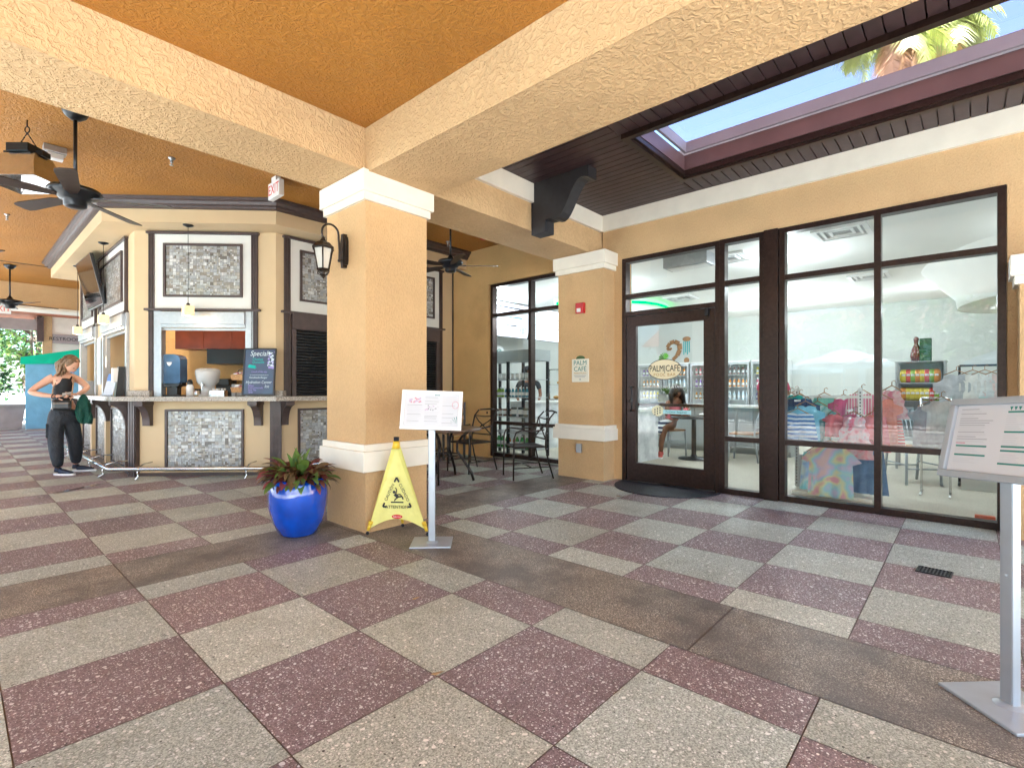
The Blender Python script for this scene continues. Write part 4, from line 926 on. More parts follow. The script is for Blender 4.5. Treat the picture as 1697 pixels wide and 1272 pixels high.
b.tube([AP + Vector((0, 0, .01)), AP + Vector((0, 0, .045))], .022, n=14); b.build('cap', 'rubber', t)
uu = (FB - FA).normalized(); mid = (FA + FB) / 2; vv = (AP - mid).normalized(); TC = frame(mid + uu.cross(vv) * .004, uu, vv); H0 = (AP - mid).length
b = MB(TC)
def seg(b, p, q, w, z0=.0, z1=.0015):
    p, q = Vector(p), Vector(q); d = (q - p).normalized(); n_ = Vector((-d.y, d.x)) * w / 2
    b.prism([tuple(p - n_), tuple(q - n_), tuple(q + n_), tuple(p + n_)], z0, z1)
cx, cy = -.005, .33
A_, B2, C2 = Vector((-.118, .215)), Vector((.118, .215)), Vector((0, .455))
def cut(a, c, f0, f1): return a.lerp(c, f0), a.lerp(c, f1)
for a, c, f0, f1 in ((A_, B2, 0, .13), (A_, B2, .87, 1), (B2, C2, 0, .13), (B2, C2, .84, 1), (C2, A_, 0, .16), (C2, A_, .87, 1)): seg(b, *cut(a, c, f0, f1), .014)
seg(b, (-.05, .252), (.055, .252), .010)
b.f([b.v((-.022 + .012 * math.cos(2 * PI * k / 16), .335 + .012 * math.sin(2 * PI * k / 16), .001)) for k in range(16)])
for p, q, w in (((-.018, .318), (.012, .29), .024), ((-.008, .318), (.0, .352), .008), ((0, .352), (-.010, .372), .007), ((-.012, .312), (.03, .318), .008), ((.03, .318), (.04, .302), .007), ((.01, .295), (.045, .30), .012), ((.045, .30), (.052, .276), .010), ((.008, .29), (-.012, .278), .010), ((-.012, .278), (-.020, .262), .009)): seg(b, p, q, w)
b.f([b.v((.0 + .045 * math.cos(2 * PI * k / 24), .135 + .017 * math.sin(2 * PI * k / 24), .001)) for k in range(24)], 1)
b.build('warning_print', ['ink_dark', 'ink_red'], t, norm=False)
text('ATTENTION', .034, 'ink_dark', t, TC @ Matrix.Translation((0, .213, .0015)), ext=.0005)
a1 = math.atan2((C2 - A_).y, (C2 - A_).x)
text('CAUTION', .034, 'ink_dark', t, TC @ Matrix.Translation((*A_.lerp(C2, .49), .0015)) @ Matrix.Rotation(a1, 4, 'Z'), ext=.0005)
text('CUIDADO', .034, 'ink_dark', t, TC @ Matrix.Translation((*B2.lerp(C2, .49), .0015)) @ Matrix.Rotation(-a1, 4, 'Z'), ext=.0005)
text('Rubbermaid', .0125, 'ink_white', t, TC @ Matrix.Translation((0, .135, .0016)), ext=.0004)
# ---------------------------------------------------------------- menu stands
def menu_stand(loc, rz, label, roll, kind):
    t = thing('menu_stand', label, 'menu stand', loc, rz, 'menu stands')
    b = L(t); b.box(-.155, .155, -.14, .14, 0, .012, bev=.004); b.lathe([(.05, .012), (.032, .022), (.0, .022)], (0, 0, 0), n=20); b.build('base', 'stand_grey', t)
    b = L(t); b.box(-.026, .026, -.016, .016, .013, .93, bev=.007); b.ball((0, -.017, .50), .006, seg=8); b.build('post', 'stand_grey', t)
    T = WM[t.name] @ Matrix.Translation((0, -.02, 1.035 if kind == 0 else 1.01)) @ Matrix.Rotation(roll, 4, 'Y') @ frame((0, 0, 0), (1, 0, 0), (0, .26, .966))
    w, h, f = (.235, .155, .026) if kind == 0 else (.25, .165, .028)
    b = MB(T)
    for x0, x1, y0, y1 in ((-w, w, h - f, h), (-w, w, -h, -h + f), (-w, -w + f, -h + f, h - f), (w - f, w, -h + f, h - f)): b.box(x0, x1, y0, y1, -.012, .010, bev=.004)
    b.box(-w + .01, w - .01, -h + .01, h - .01, -.018, -.0125); b.build('sign_frame', 'white_plastic' if kind == 0 else 'stand_grey', t)
    b = MB(T); b.quad((-w + f, -h + f, -.004), (w - f, -h + f, -.004), (w - f, h - f, -.004), (-w + f, h - f, -.004)); b.build('menu_sheet', 'paper', t)
    P = [MB(T) for _ in range(5)]      # ink, pale ink, green, pink, mauve
    rr = random.Random(kind + 2); z0, z1 = -.0036, -.003
    W, H_ = w - f, h - f
    def line(x0, x1, y, th, c): P[c].box(x0, x1, y, y + th, z0, z1)
    if kind == 0:
        for col in range(3):
            x0 = -W + .02 + col * .135; y = H_ - .018
            while y > -H_ + .015:
                if not ((col == 0 and y > H_ - .085) or (col == 1 and -.01 < y < .045)): line(x0, x0 + rr.uniform(.08, .115), y, .0028, 1 if rr.random() < .8 else 0)
                y -= .0105
        for k in range(26): x = -W + .03 + rr.random() * .085; y = H_ - .075 + rr.random() * .035; P[4 if k % 3 else 3].box(x, x + .012, y, y + .010, z0, z1 + k * 1e-5)
        for k in range(20): x = -W + .155 + rr.random() * .10; y = -.005 + rr.random() * .04; P[(0, 1, 4)[k % 3]].box(x, x + .010, y, y + .010, z0, z1 + k * 1e-5)
        for k in range(36): a = 2 * PI * k / 36; P[3].box(W - .03 + .024 * math.cos(a), W - .026 + .024 * math.cos(a), .045 + .028 * math.sin(a), .049 + .028 * math.sin(a), z0, z1)
        for k in range(5): a = R(95 + k * 22); P[2].prism([(W - .012, -.10), (W - .012 + .05 * math.cos(a) - .002, -.10 + .055 * math.sin(a)), (W - .012 + .05 * math.cos(a) + .004, -.10 + .055 * math.sin(a))], z0, z1)
        for k in range(4): P[2].box(.02 + k * .010, .026 + k * .010, H_ - .011, H_ - .003, z0, z1)
    else:
        for (x0, y, wd) in ((-.01, .103, .16), (-.012, .025, .16), (-.014, -.032, .16), (-.014, -.048, .16), (-.016, -.098, .16), (-W + .022, -.035, .13), (-W + .022, -.072, .13)): line(x0, x0 + wd, y, .0065, 2)
        y = H_ - .018
        while y > -.02: line(-W + .02, -W + .02 + rr.uniform(.055, .14), y, .0026, 0 if rr.random() < .55 else 1); y -= .0095
        for yy in (-.046, -.054, -.062, -.084, -.092, -.10): line(-W + .02, -W + .02 + rr.uniform(.05, .10), yy, .0024, 1)
        for yy in [.09 - .0085 * k for k in range(7)] + [.012 - .0085 * k for k in range(5)] + [-.062 - .0085 * k for k in range(4)]:
            line(-.012, -.012 + rr.uniform(.03, .075), yy, .0025, 1); [line(.09 + q * .022, .10 + q * .022, yy, .0025, 1) for q in range(3)]
        for k in range(3): a = R(75 + 12 * k); P[2].prism([(.0 + k * .016, .112), (-.006 + k * .016, .127), (.006 + k * .016, .127)], z0, z1)
        for k in range(8): a = 2 * PI * k / 8; P[2].box(.075 + .011 * math.cos(a) - .003, .075 + .011 * math.cos(a) + .003, .118 + .010 * math.sin(a) - .003, .118 + .010 * math.sin(a) + .003, z0, z1)
        P[3].box(W - .04, W, -.06, .04, z0, z1); P[4].box(W - .04, W, -.10, -.06, z0, z1); P[3].box(-W + .02, -W + .06, -.022, -.018, z0, z1)
    for p, mname in zip(P, ('ink', 'ink_light', 'ink_green', 'ink_pink', 'ink_mauve')): p.build('print', mname, t)
    return t
menu_stand((2.51, 3.10, .004), R(-45), 'small white framed drinks menu on a grey stand beside the caution sign', R(2.0), 0)
menu_stand((2.665, -.12, .004), R(224), 'large grey framed price menu on a stand at the right foreground', R(-4.0), 1)
# ---------------------------------------------------------------- on the bar counter
ZT = 1.1035
t = thing('soap_dispenser', 'tall translucent blue paper towel dispenser on the bar counter', 'dispenser', FC @ Vector((.46, ZT, -.10)), R(-45))
b = L(t); b.box(-.14, .14, -.10, .10, .0, .02, bev=.004); b.box(-.07, .07, -.03, .07, .02, .16); b.box(-.13, .13, -.02, .09, .14, .20, bev=.01); b.build('base', 'black_plastic', t)
b = L(t); pr = [(-.145, .20), (-.145, .52), (-.12, .565), (-.06, .585), (.06, .585), (.12, .565), (.145, .52), (.145, .20), (.12, .18), (-.12, .18)]; b.prism(pr, -.09, .08, axis=1); b.build('cover', 'smoked_blue', t)
b = L(t); b.prism([(-.15, .17), (.15, .17), (.13, .145), (.08, .13), (.03, .14), (-.03, .128), (-.09, .14), (-.13, .15)], -.11, .05, axis=1); b.build('mouth', 'black_plastic', t)
b = L(t); b.prism([(-.035, .475), (.035, .475), (.025, .44), (.0, .42), (-.025, .44)], -.0925, -.0902, axis=1); b.build('badge', 'white_plastic', t)
t = thing('drink_dispenser', 'clear juice dispenser with frosted dome on the bar counter', 'dispenser', FC @ Vector((.92, ZT, -.12)), R(-45))
b = L(t); b.lathe([(0, .0), (.12, 0), (.12, .015), (.085, .03), (.08, .12), (.10, .14)], n=32); b.build('base', 'clear_plastic', t)
b = L(t); b.lathe([(.085, .14), (.135, .20), (.155, .30), (.158, .345), (.15, .375), (.125, .39), (0, .405)], n=40); b.build('bowl', 'clear_plastic', t)
b = L(t); b.lathe([(0, .15), (.08, .15), (.125, .20), (.145, .285), (0, .285)], n=36); b.build('iced_water', mat('iced water', (.72, .75, .76), .2), t)
b = L(t); b.tube([(0, -.10, .16), (0, -.15, .16)], .014); b.box(-.008, .008, -.155, -.14, .10, .19); b.build('tap', 'steel', t)
t = thing('drink_bottle', 'white squeeze bottle with black cap beside juice dispenser', 'bottle', FC @ Vector((.71, ZT, -.06)), 0)
b = L(t); b.lathe([(0, 0), (.045, 0), (.047, .13), (.035, .16), (.03, .17)], n=24); b.build('body', 'white_plastic', t)
b = L(t); b.lathe([(.034, .165), (.034, .20), (.02, .235), (0, .24)], n=20); b.build('cap', 'black_plastic', t)
t = thing('napkin_holder', 'clear straw and napkin holder in front of wicker baskets', 'holder', FC @ Vector((1.12, ZT, -.02)), R(-45))
b = L(t); b.box(-.10, .10, -.05, .05, 0, .012); b.box(-.10, .10, -.05, -.044, .012, .08); b.box(-.10, .10, .044, .05, .012, .08); b.box(-.10, -.094, -.044, .044, .012, .08); b.box(.094, .10, -.044, .044, .012, .08); b.build('tray', 'steel', t)
b = L(t); rnd = random.Random(4)
for k in range(26): x, y = rnd.uniform(-.085, .085), rnd.uniform(-.035, .035); b.tube([(x, y, .015), (x + rnd.uniform(-.02, .02), y + rnd.uniform(-.01, .01), .11)], .005, n=5)
b.build('straws', 'white_plastic', t)
t = thing('wicker_rack', 'two tier rack with wicker baskets of packets by the chalkboard', 'rack', FC @ Vector((1.42, ZT, -.14)), R(-45))
b = L(t); b.tube([(-.12, 0, 0), (-.12, 0, .30), (-.08, 0, .37), (0, 0, .40), (.08, 0, .37), (.12, 0, .30), (.12, 0, 0)], .006); b.box(-.13, .13, -.01, .01, 0, .008); b.build('wire_frame', 'iron', t)
for z, nm in ((.05, 0), (.23, 1)):
    b = L(t); b.bm.faces.ensure_lookup_table(); o0 = [(-.14, -.08, z), (.14, -.08, z), (.14, .08, z), (-.14, .08, z)]; o1 = [(-.155, -.095, z + .075), (.155, -.095, z + .075), (.155, .095, z + .075), (-.155, .095, z + .075)]
    A = [b.v(p) for p in o0]; B_ = [b.v(p) for p in o1]; b.f(A)
    for k in range(4): b.f([A[k], A[(k + 1) % 4], B_[(k + 1) % 4], B_[k]])
    bs = b.build('basket', 'wicker', t)
    b = L(t)
    for k in range(30): b.bbox(*(lambda x, y, zz: (x, x + .05, y, y + .035, zz, zz + .014))(rnd.uniform(-.13, .08), rnd.uniform(-.075, .04), z + .05 + rnd.random() * .05), .004, k % 2)
    b.build('packets', ['white_plastic', 'ink_pink'], bs)
t = thing('chalkboard', 'blue tinted Specials chalkboard leaning on the bar corner', 'chalkboard', FC @ Vector((1.78, ZT, .18)), 0)
T = frame(FC @ Vector((1.765, 1.285 + .155, .19)), (1, -1, 0), tuple(Vector((r2 * .12, r2 * .12, 1)))); bw, bh = .215, .325
b = MB(T)
for x0, x1, y0, y1 in ((-bw, bw, bh - .02, bh), (-bw, bw, -bh, -bh + .02), (-bw, -bw + .02, -bh + .02, bh - .02), (bw - .02, bw, -bh + .02, bh - .02)): b.box(x0, x1, y0, y1, -.012, .008)
b.box(-.03, -.02, -bh, .1, -.02, -.0125); b.build('frame', 'black_bracket', t)
b = MB(T); b.box(-bw + .02, bw - .02, -bh + .02, bh - .02, -.012, .0); b.build('board', 'board', t)
for s, x, y, sz, m in (('Specials', .0, .25, .10, 'chalk_white'), ('Chicken', -.03, .17, .05, 'chalk_teal'), ('Quesadilla', -.02, .13, .045, 'chalk_teal'), ('Wrap', -.09, .06, .05, 'chalk_teal'), ('Lunch of the day', .0, .00, .036, 'chalk_violet'), ('~~~~~~~~~~', .0, -.045, .05, 'chalk_white'), ('Handmade Burger', -.01, -.08, .038, 'chalk_white'), ('Hydration Center', .0, -.145, .055, 'chalk_white'), ('Water', -.10, -.19, .036, 'chalk_violet'), ('Cold Lemonade', -.04, -.22, .036, 'chalk_violet'), ('Iced Tea', -.08, -.25, .036, 'chalk_violet'), ('Soda', -.10, -.28, .034, 'chalk_violet'), ('Ice', .11, -.20, .06, 'chalk_white')):
    text(s, sz, m, t, T @ Matrix.Translation((x, y, .0015)), shear=.25, ext=.0004, sx=.85)
b = MB(T); rnd = random.Random(9)
for k in range(60):
    x = .11 + rnd.random() * .08; y = .05 + rnd.random() * .22; r = rnd.uniform(.004, .016); b.f([b.v((x + r * math.cos(2 * PI * q / 7), y + r * 1.2 * math.sin(2 * PI * q / 7), .0012 + k * 2e-5)) for q in range(7)], k % 2)
b.prism([(-.155, .06), (-.06, .045), (-.05, .085), (-.14, .10)], .0003, .0008, 2)
b.build('chalk_drawing', ['chalk_white', 'chalk_violet', 'chalk_teal'], t, norm=False)
t = thing('carafe', 'small clear glass bottle standing behind the chalkboard', 'bottle', FC @ Vector((1.80, 1.186, -.02)), 0)
b = L(t); b.lathe([(0, 0), (.04, 0), (.042, .40), (.03, .46), (.016, .50), (.016, .58), (.019, .585)], n=20); b.build('glass', 'lamp_glass', t)
# left side of the counter
t = thing('card_reader', 'black hand sanitiser dispenser on the kiosk side counter', 'dispenser', (1.62, 8.95, ZT), R(0))
b = L(t); b.prism([(-.07, 0), (.09, 0), (.05, .18), (.06, .42), (-.03, .42), (-.05, .18)], -.06, .06, axis=1); b.build('body', 'black_plastic', t)
b = L(t); b.box(-.10, -.031, -.05, .05, .20, .40, bev=.01); b.build('front_cover', 'white_plastic', t)
t = thing('menu_holder', 'blue and white acrylic menu holder at the kiosk side window', 'menu holder', (1.60, 9.55, ZT), 0)
T = frame((1.58, 9.62, ZT), (.25, -1, 0), (.22, 0, 1)); b = MB(T); b.box(-.14, .14, 0, .34, -.008, 0); b.build('sheet', 'paper', t)
b = MB(T); b.box(-.14, .14, .23, .34, .0002, .001); b.build('header', mat('sky blue print', (.10, .22, .55), .5), t)
b = MB(T)
for k in range(7): b.box(-.11, .11 - .02 * (k % 3), .03 + k * .026, .04 + k * .026, .0002, .0008)
b.build('print', 'ink_light', t)
b = MB(T); b.box(-.15, .15, -.0, .012, -.06, .03); b.build('foot', 'clear_plastic', t)
t = thing('notice_sheet', 'white notice sheet taped beside the kiosk side window', 'notice', (1.69, 10.98, 1.6), 0)
b = MB(FS); b.box(2.02, 2.36, 1.28, 2.06, .036, .040); b.build('sheet', 'paper', t)
t = thing('condiment_stand', 'grey condiment stand at the far kiosk side window', 'stand', (1.62, 11.6, ZT), 0)
b = L(t); b.box(-.10, .10, -.15, .15, 0, .25, bev=.01); b.build('box', 'grey_metal', t); b = L(t); b.box(-.102, -.101, -.12, .12, .04, .22); b.build('label_panel', 'paper', t)
t = thing('order_paddle', 'white oval paddle hanging in the kiosk side window', 'paddle', (1.62, 9.95, 2.0), 0)
b = L(t); b.tube([(0, .03, .02), (0, .005, -.28), (0, -.03, .02)], .003, n=6); b.build('cord', 'white_plastic', t)
b = L(t); b.ball((0, 0, -.37), .10, seg=16, sq=(.12, .42, 1)); b.build('blade', 'white_plastic', t)

# clutter on the kiosk's back counter
FI = frame(FC @ Vector((0, 0, -2.6)), (1, -1, 0), (0, 0, 1))
for k, (u_, h_, r_, mm, lb) in enumerate(((-.35, .24, .06, 'steel', 'steel canister on the kiosk back counter at the far left'), (-.10, .16, .075, 'white_plastic', 'white tub on the kiosk back counter next to the steel canister'), (.95, .30, .05, 'red_plastic', 'red syrup bottle on the kiosk back counter'), (1.72, .26, .055, 'clear_plastic', 'clear jar on the kiosk back counter at the right'), (1.92, .18, .07, 'wood_seat', 'brown crock on the kiosk back counter at the far right'))):
    p_ = FI @ Vector((u_, .972, .42)); t = thing('storage_jar', lb, 'jar', p_); b = L(t); b.lathe([(0, 0), (r_, 0), (r_ * 1.02, h_ * .7), (r_ * .8, h_ * .82), (r_ * .8, h_ * .84)], n=20); b.build('body', mm, t); b = L(t); b.lathe([(r_ * .84, h_ * .84), (r_ * .84, h_), (0, h_)], n=20); b.build('lid', 'black_plastic', t)
t = thing('coffee_machine', 'dark coffee machine standing on the kiosk back counter', 'machine', FI @ Vector((.05, .972, .3)), R(-45)); b = L(t); b.box(-.16, .16, -.15, .15, 0, .05, bev=.008); b.box(-.16, .16, .02, .15, .05, .42, bev=.01); b.box(-.16, .16, -.15, .02, .30, .42, bev=.01); b.build('body', 'black_plastic', t); b = L(t); b.lathe([(0, .055), (.06, .055), (.075, .12), (.05, .19), (0, .19)], (0, -.06, 0), n=20); b.build('jug', 'steel', t)
t = thing('notice_board', 'small framed notice on the kiosk back wall pillar', 'notice', FI @ Vector((1.0, 1.65, .352))); b = MB(FI); b.box(.92, 1.08, 1.55, 1.78, .351, .362); b.build('frame', 'black_plastic', t); b = MB(FI); b.box(.935, 1.065, 1.565, 1.765, .3622, .3632); b.build('sheet', 'paper', t)
# ---------------------------------------------------------------- patio furniture
def make_chair(loc, rz, label):
    t = thing('patio_chair', label, 'chair', loc, rz, 'iron patio chairs'); r = .011     # faces +x
    b = L(t); b.box(-.22, .20, -.215, .215, .425, .437); 
    for k in range(9): b.box(-.205, .19, -.20 + k * .047, -.175 + k * .047, .4375, .445)
    b.tube([(.20, -.22, .43), (.20, .22, .43), (-.22, .21, .43), (-.22, -.21, .43), (.20, -.22, .43)], .012, n=8); b.build('seat', 'iron', t)
    for s in (-1, 1):
        b = L(t); b.tube([(.23, s * .235, .003), (.225, s * .235, .30), (.22, s * .24, .56), (.195, s * .245, .63), (.12, s * .25, .66), (-.02, s * .25, .64), (-.20, s * .23, .66)], r, n=8); b.build('front_leg', 'iron', t)
        b = L(t); b.tube([(-.34, s * .215, .003), (-.27, s * .215, .22), (-.225, s * .215, .43), (-.235, s * .215, .62), (-.28, s * .21, .80), (-.36, s * .20, .885)], r, n=8); b.build('rear_leg', 'iron', t)
    b = L(t); P = lambda y, z: (-.225 - .55 * max(0, z - .45) ** 2 - (.06 if z > .8 else 0) * (z - .8) / .085, y, z)
    b.tube([P(-.20, .885), P(0, .90), P(.20, .885)], .012); b.tube([P(-.21, .80), P(0, .79), P(.21, .80)], .008); b.tube([P(-.21, .53), P(.21, .53)], .010)
    for s in (-1, 1): b.tube([P(s * .205, .79), P(s * .10, .715), P(0, .665), P(-s * .10, .60), P(-s * .205, .535)], .009)
    b.lathe([(0, -.01), (.03, -.006), (.03, .006), (0, .01)], (P(0, .665)), n=14); b.lathe([(0, -.02), (.018, 0), (0, .02)], P(0, .845), n=10); b.build('backrest', 'iron', t)
    b = L(t); b.tube([(.228, -.235, .16), (-.29, -.215, .16)], .007); b.tube([(.228, .235, .16), (-.29, .215, .16)], .007); b.tube([(-.03, -.225, .16), (-.03, .225, .16)], .007); b.build('stretcher', 'iron', t)
    return t
c0 = make_chair((5.24, 4.49, .004), R(149), 'black iron armchair standing free in front of the café window')
copy_tree(c0, (5.10, 5.42, .004), R(178), 'black iron armchair behind the patio table with crossed back showing')
copy_tree(c0, (3.83, 5.12, .004), R(0), 'black iron armchair at patio table, mostly hidden behind the menu stand and column')
def tall_chair():
    t = thing('wooden_chair', 'brown slatted chair in the corner behind the patio table', 'chair', (5.62, 6.30, .004), R(-118)); b = L(t)
    b.box(-.2, .2, -.2, .2, .45, .475, bev=.006); b.build('seat', 'wood_seat', t)
    for sx in (-1, 1):
        for sy in (-1, 1): b = L(t); b.box(sx * .18 - .018, sx * .18 + .018, sy * .18 - .018, sy * .18 + .018, .003, .449 if sx > 0 else .98); b.build('leg', 'iron', t)
    b = L(t)
    for z in (.60, .72, .84, .94): b.box(-.19, -.165, -.161, .161, z - .03, z + .035)
    b.build('backrest', 'wood_seat', t); return t
tall_chair()
t = thing('patio_table', 'round mottled bronze patio table with curved iron legs', 'table', (4.40, 5.16, .004))
b = L(t); b.lathe([(0, .655), (.47, .655), (.485, .665), (.485, .68), (.47, .688), (0, .69)], n=56); b.build('tabletop', 'table_top', t)
for k in range(4):
    a = PI / 2 * k + .5; ca, sa = math.cos(a), math.sin(a); b = L(t)
    b.tube([(r_ * ca, r_ * sa, z) for r_, z in ((.40, .003), (.37, .10), (.27, .25), (.17, .38), (.17, .48), (.24, .58), (.34, .654))], [.017, .018, .018, .017, .016, .016, .016], n=8); b.build('leg', 'iron', t)
b = L(t); b.tube([(.20 * math.cos(2 * PI * k / 24), .20 * math.sin(2 * PI * k / 24), .33) for k in range(25)], .008, cap=False); b.build('ring', 'iron', t)
# ---------------------------------------------------------------- people
def person_frame(x, y): return Matrix(((.669, .743, 0, x), (-.743, .669, 0, y), (0, 0, 1, 0), (0, 0, 0, 1)))
def hand(b, wrist, palm_dir, side, curl=.5, mi=0, s=1.):
    """palm, four unequal fingers and a thumb grown as their own small chains"""
    w = Vector(wrist); d = Vector(palm_dir).normalized(); sd = Vector(side); sd = (sd - d * sd.dot(d)).normalized(); n = d.cross(sd)
    p = w + d * .05 * s; b.absorb(skin([(*w, .023 * s), (*p, (.034 * s, .017 * s)), (*(w + d * .085 * s), (.034 * s, .014 * s))], [(0, 1), (1, 2)], 1), mi)
    for k, l in ((-1.5, .060), (-.5, .072), (.5, .068), (1.5, .054)):
        q = w + d * .085 * s + sd * k * .017 * s; q1 = q + (d * math.cos(curl * .5) + n * math.sin(curl * .5)) * l * .5 * s; q2 = q1 + (d * math.cos(curl * 1.4) + n * math.sin(curl * 1.4)) * l * .5 * s
        b.absorb(skin([(*q, .0088 * s), (*q1, .0082 * s), (*q2, .007 * s)], [(0, 1), (1, 2)], 1), mi)
    q = w + d * .03 * s - sd * .030 * s; q1 = q + (d * .6 - sd * .6 + n * .4).normalized() * .035 * s; q2 = q1 + (d * .9 + n * .5).normalized() * .028 * s
    b.absorb(skin([(*q, .011 * s), (*q1, .0095 * s), (*q2, .008 * s)], [(0, 1), (1, 2)], 1), mi)
def head(b, c, face, up, mi=0, s=1.):
    """skull with jaw, brow, nose, lips, ears and eye sockets"""
    c = Vector(c); f = Vector(face).normalized(); u = Vector(up); u = (u - f * u.dot(f)).normalized(); r = f.cross(u)
    t = bmesh.new(); bmesh.ops.create_uvsphere(t, u_segments=24, v_segments=18, radius=1)
    for v in t.verts:
        x, y, z = v.co            # x right, y face, z up
        wx, wy, wz = .074, .094, .112
        if z < 0: k = 1 + .38 * z; wx *= k; y2 = y * (1 + .05 * z); y = y2
        X, Y, Z = x * wx, y * wy, z * wz
        if y > .3:
            Y += .022 * math.exp(-((X / .013) ** 2) - ((Z + .022) / .020) ** 2)         # nose
            Y += .006 * math.exp(-((X / .03) ** 2) - ((Z + .062) / .010) ** 2)          # lips
            Y += .008 * math.exp(-((X / .028) ** 2) - ((Z + .098) / .016) ** 2)         # chin
            for sx in (-1, 1): Y -= .010 * math.exp(-(((X - sx * .032) / .017) ** 2) - ((Z - .004) / .013) ** 2)
            Y += .005 * math.exp(-((Z - .026) / .012) ** 2)
        v.co = (c + r * X * s + f * Y * s + u * Z * s)
    for q in t.faces: q.smooth = True
    b.absorb(t, mi); t.free()
    for sx in (-1, 1): b.ball(c + r * sx * .073 * s - f * .005 * s - u * .008 * s, .022 * s, mi, 8, (.5, .8, 1.2))
    return c, f, u, r
# woman by the bar: local x to the right of the photograph, y away, z up
t = thing('person', 'woman in black tank top and dark joggers looking down at her hands by the kiosk', 'person', (1.12, 9.5, .004))
T = Matrix(((.993, .117, 0, 1.12), (-.117, .993, 0, 9.5), (0, 0, 1, .004), (0, 0, 0, 1))); WM[t.name] = Matrix.Translation((1.12, 9.5, .004))
b = MB(T)
pts = [(-.055, .02, .93, (.115, .09)), (-.06, .015, 1.08, (.095, .075)), (-.055, -.01, 1.22, (.10, .075)), (-.05, -.015, 1.33, (.09, .07)), (-.035, -.04, 1.42, .056), (-.015, -.075, 1.475, .050),
       (-.165, -.03, 1.355, .060), (-.215, -.03, 1.32, .053), (-.32, -.03, 1.235, .044), (-.395, -.05, 1.155, .039), (-.265, -.16, 1.12, .035), (-.135, -.225, 1.10, .026),
       (.06, .03, 1.36, .060), (.11, .04, 1.335, .053), (.17, .03, 1.28, .043), (.215, -.01, 1.225, .038), (.165, -.12, 1.165, .034), (.09, -.20, 1.125, .025),
       (-.13, .02, .84, .095), (-.135, -.03, .50, .060), (-.12, -.05, .30, .053), (-.105, -.07, .10, .038), (.02, .05, .84, .095), (.07, .08, .50, .060), (.085, .14, .29, .053), (.085, .18, .10, .038)]
ed = chain(0, 1, 2, 3, 4, 5) + [(3, 6)] + chain(6, 7, 8, 9, 10, 11) + [(3, 12)] + chain(12, 13, 14, 15, 16, 17) + [(0, 18)] + chain(18, 19, 20, 21) + [(0, 22)] + chain(22, 23, 24, 25)
b.absorb(skin(pts, ed, 2), 0)
hc, hf, hu, hr = head(b, (.03, -.135, 1.545), (.62, -.45, -.74), (.25, -.30, .9), 0, 1.0)
hand(b, (-.135, -.225, 1.10), (.95, -.15, .12), (0, -.3, 1), .7); hand(b, (.09, -.20, 1.125), (-.85, -.45, .0), (0, -.2, 1), .8)
b.build('body', 'skin', t)
b = MB(T)
for sx in (-1, 1): b.ball(hc + hf * .080 + hr * sx * .031 + hu * .004, .0105, 0, 8, (1, 1, .6))
b.ball(hc + hf * .092 - hu * .062, .014, 1, 8, (1.2, .8, .5)); b.build('eyes_and_lips', ['ink_dark', 'ink_pink'], t)
b = MB(T)
b.ball(hc - hf * .034 + hu * .028, .098, 0, 20)
rnd = random.Random(2)
for k in range(60):
    a = rnd.uniform(-1, 1); s0 = hc + hr * a * .085 - hf * rnd.uniform(.0, .10) + hu * rnd.uniform(.0, .09)
    e = Vector((hc.x - .11 + rnd.uniform(-.05, .05), hc.y + rnd.uniform(.0, .10), 1.40 + rnd.uniform(-.03, .07)))
    m_ = s0.lerp(e, .5) + Vector((-.025, .01, .03)); b.tube([s0, m_, s0.lerp(e, .8) + Vector((-.01, 0, .01)), e], [.020, .024, .017, .004], n=6)
for k in range(14):
    a = -.9 + 1.8 * k / 13; b.tube([hc + hf * .045 + hu * .095 + hr * a * .03, hc + hr * a * .075 + hu * .085 - hf * .02, hc + hr * a * .09 - hf * .06 + hu * .03], [.010, .018, .016], n=6)
b.build('hair', 'hair_blond', t)
b = MB(T)
top = [(-.055, .015, .97, (.135, .108)), (-.06, .012, 1.10, (.128, .106)), (-.055, -.012, 1.23, (.138, .112)), (-.05, -.014, 1.325, (.112, .096)), (-.045, -.012, 1.375, (.092, .086))]
b.absorb(skin(top, chain(0, 1, 2, 3, 4), 2), 0)
b.tube([(-.115, -.085, 1.31), (-.125, -.06, 1.37), (-.105, -.01, 1.42), (-.11, .05, 1.36)], .018, n=8); b.tube([(.01, -.08, 1.31), (.03, -.04, 1.37), (.03, .01, 1.415), (.0, .07, 1.35)], .018, n=8)
b.build('tank_top', 'black_cloth', t)
b = MB(T)
pp = [(-.055, .02, 1.0, (.140, .112)), (-.055, .025, .92, (.158, .125)), (-.13, .01, .74, (.112, .115)), (-.135, -.03, .50, (.092, .095)), (-.12, -.05, .29, (.085, .086)), (-.108, -.066, .15, (.068, .068)), (-.105, -.07, .105, .046), (.02, .05, .74, (.112, .115)), (.07, .08, .50, (.092, .095)), (.085, .14, .29, (.085, .086)), (.085, .172, .16, (.068, .068)), (.085, .18, .115, .046)]
b.absorb(skin(pp, chain(0, 1, 2, 3, 4, 5, 6) + [(1, 7)] + chain(7, 8, 9, 10, 11), 2), 0)
b.bbox(-.235, -.205, -.07, .06, .52, .72, .012)
b.build('trousers', 'navy_cloth', t)
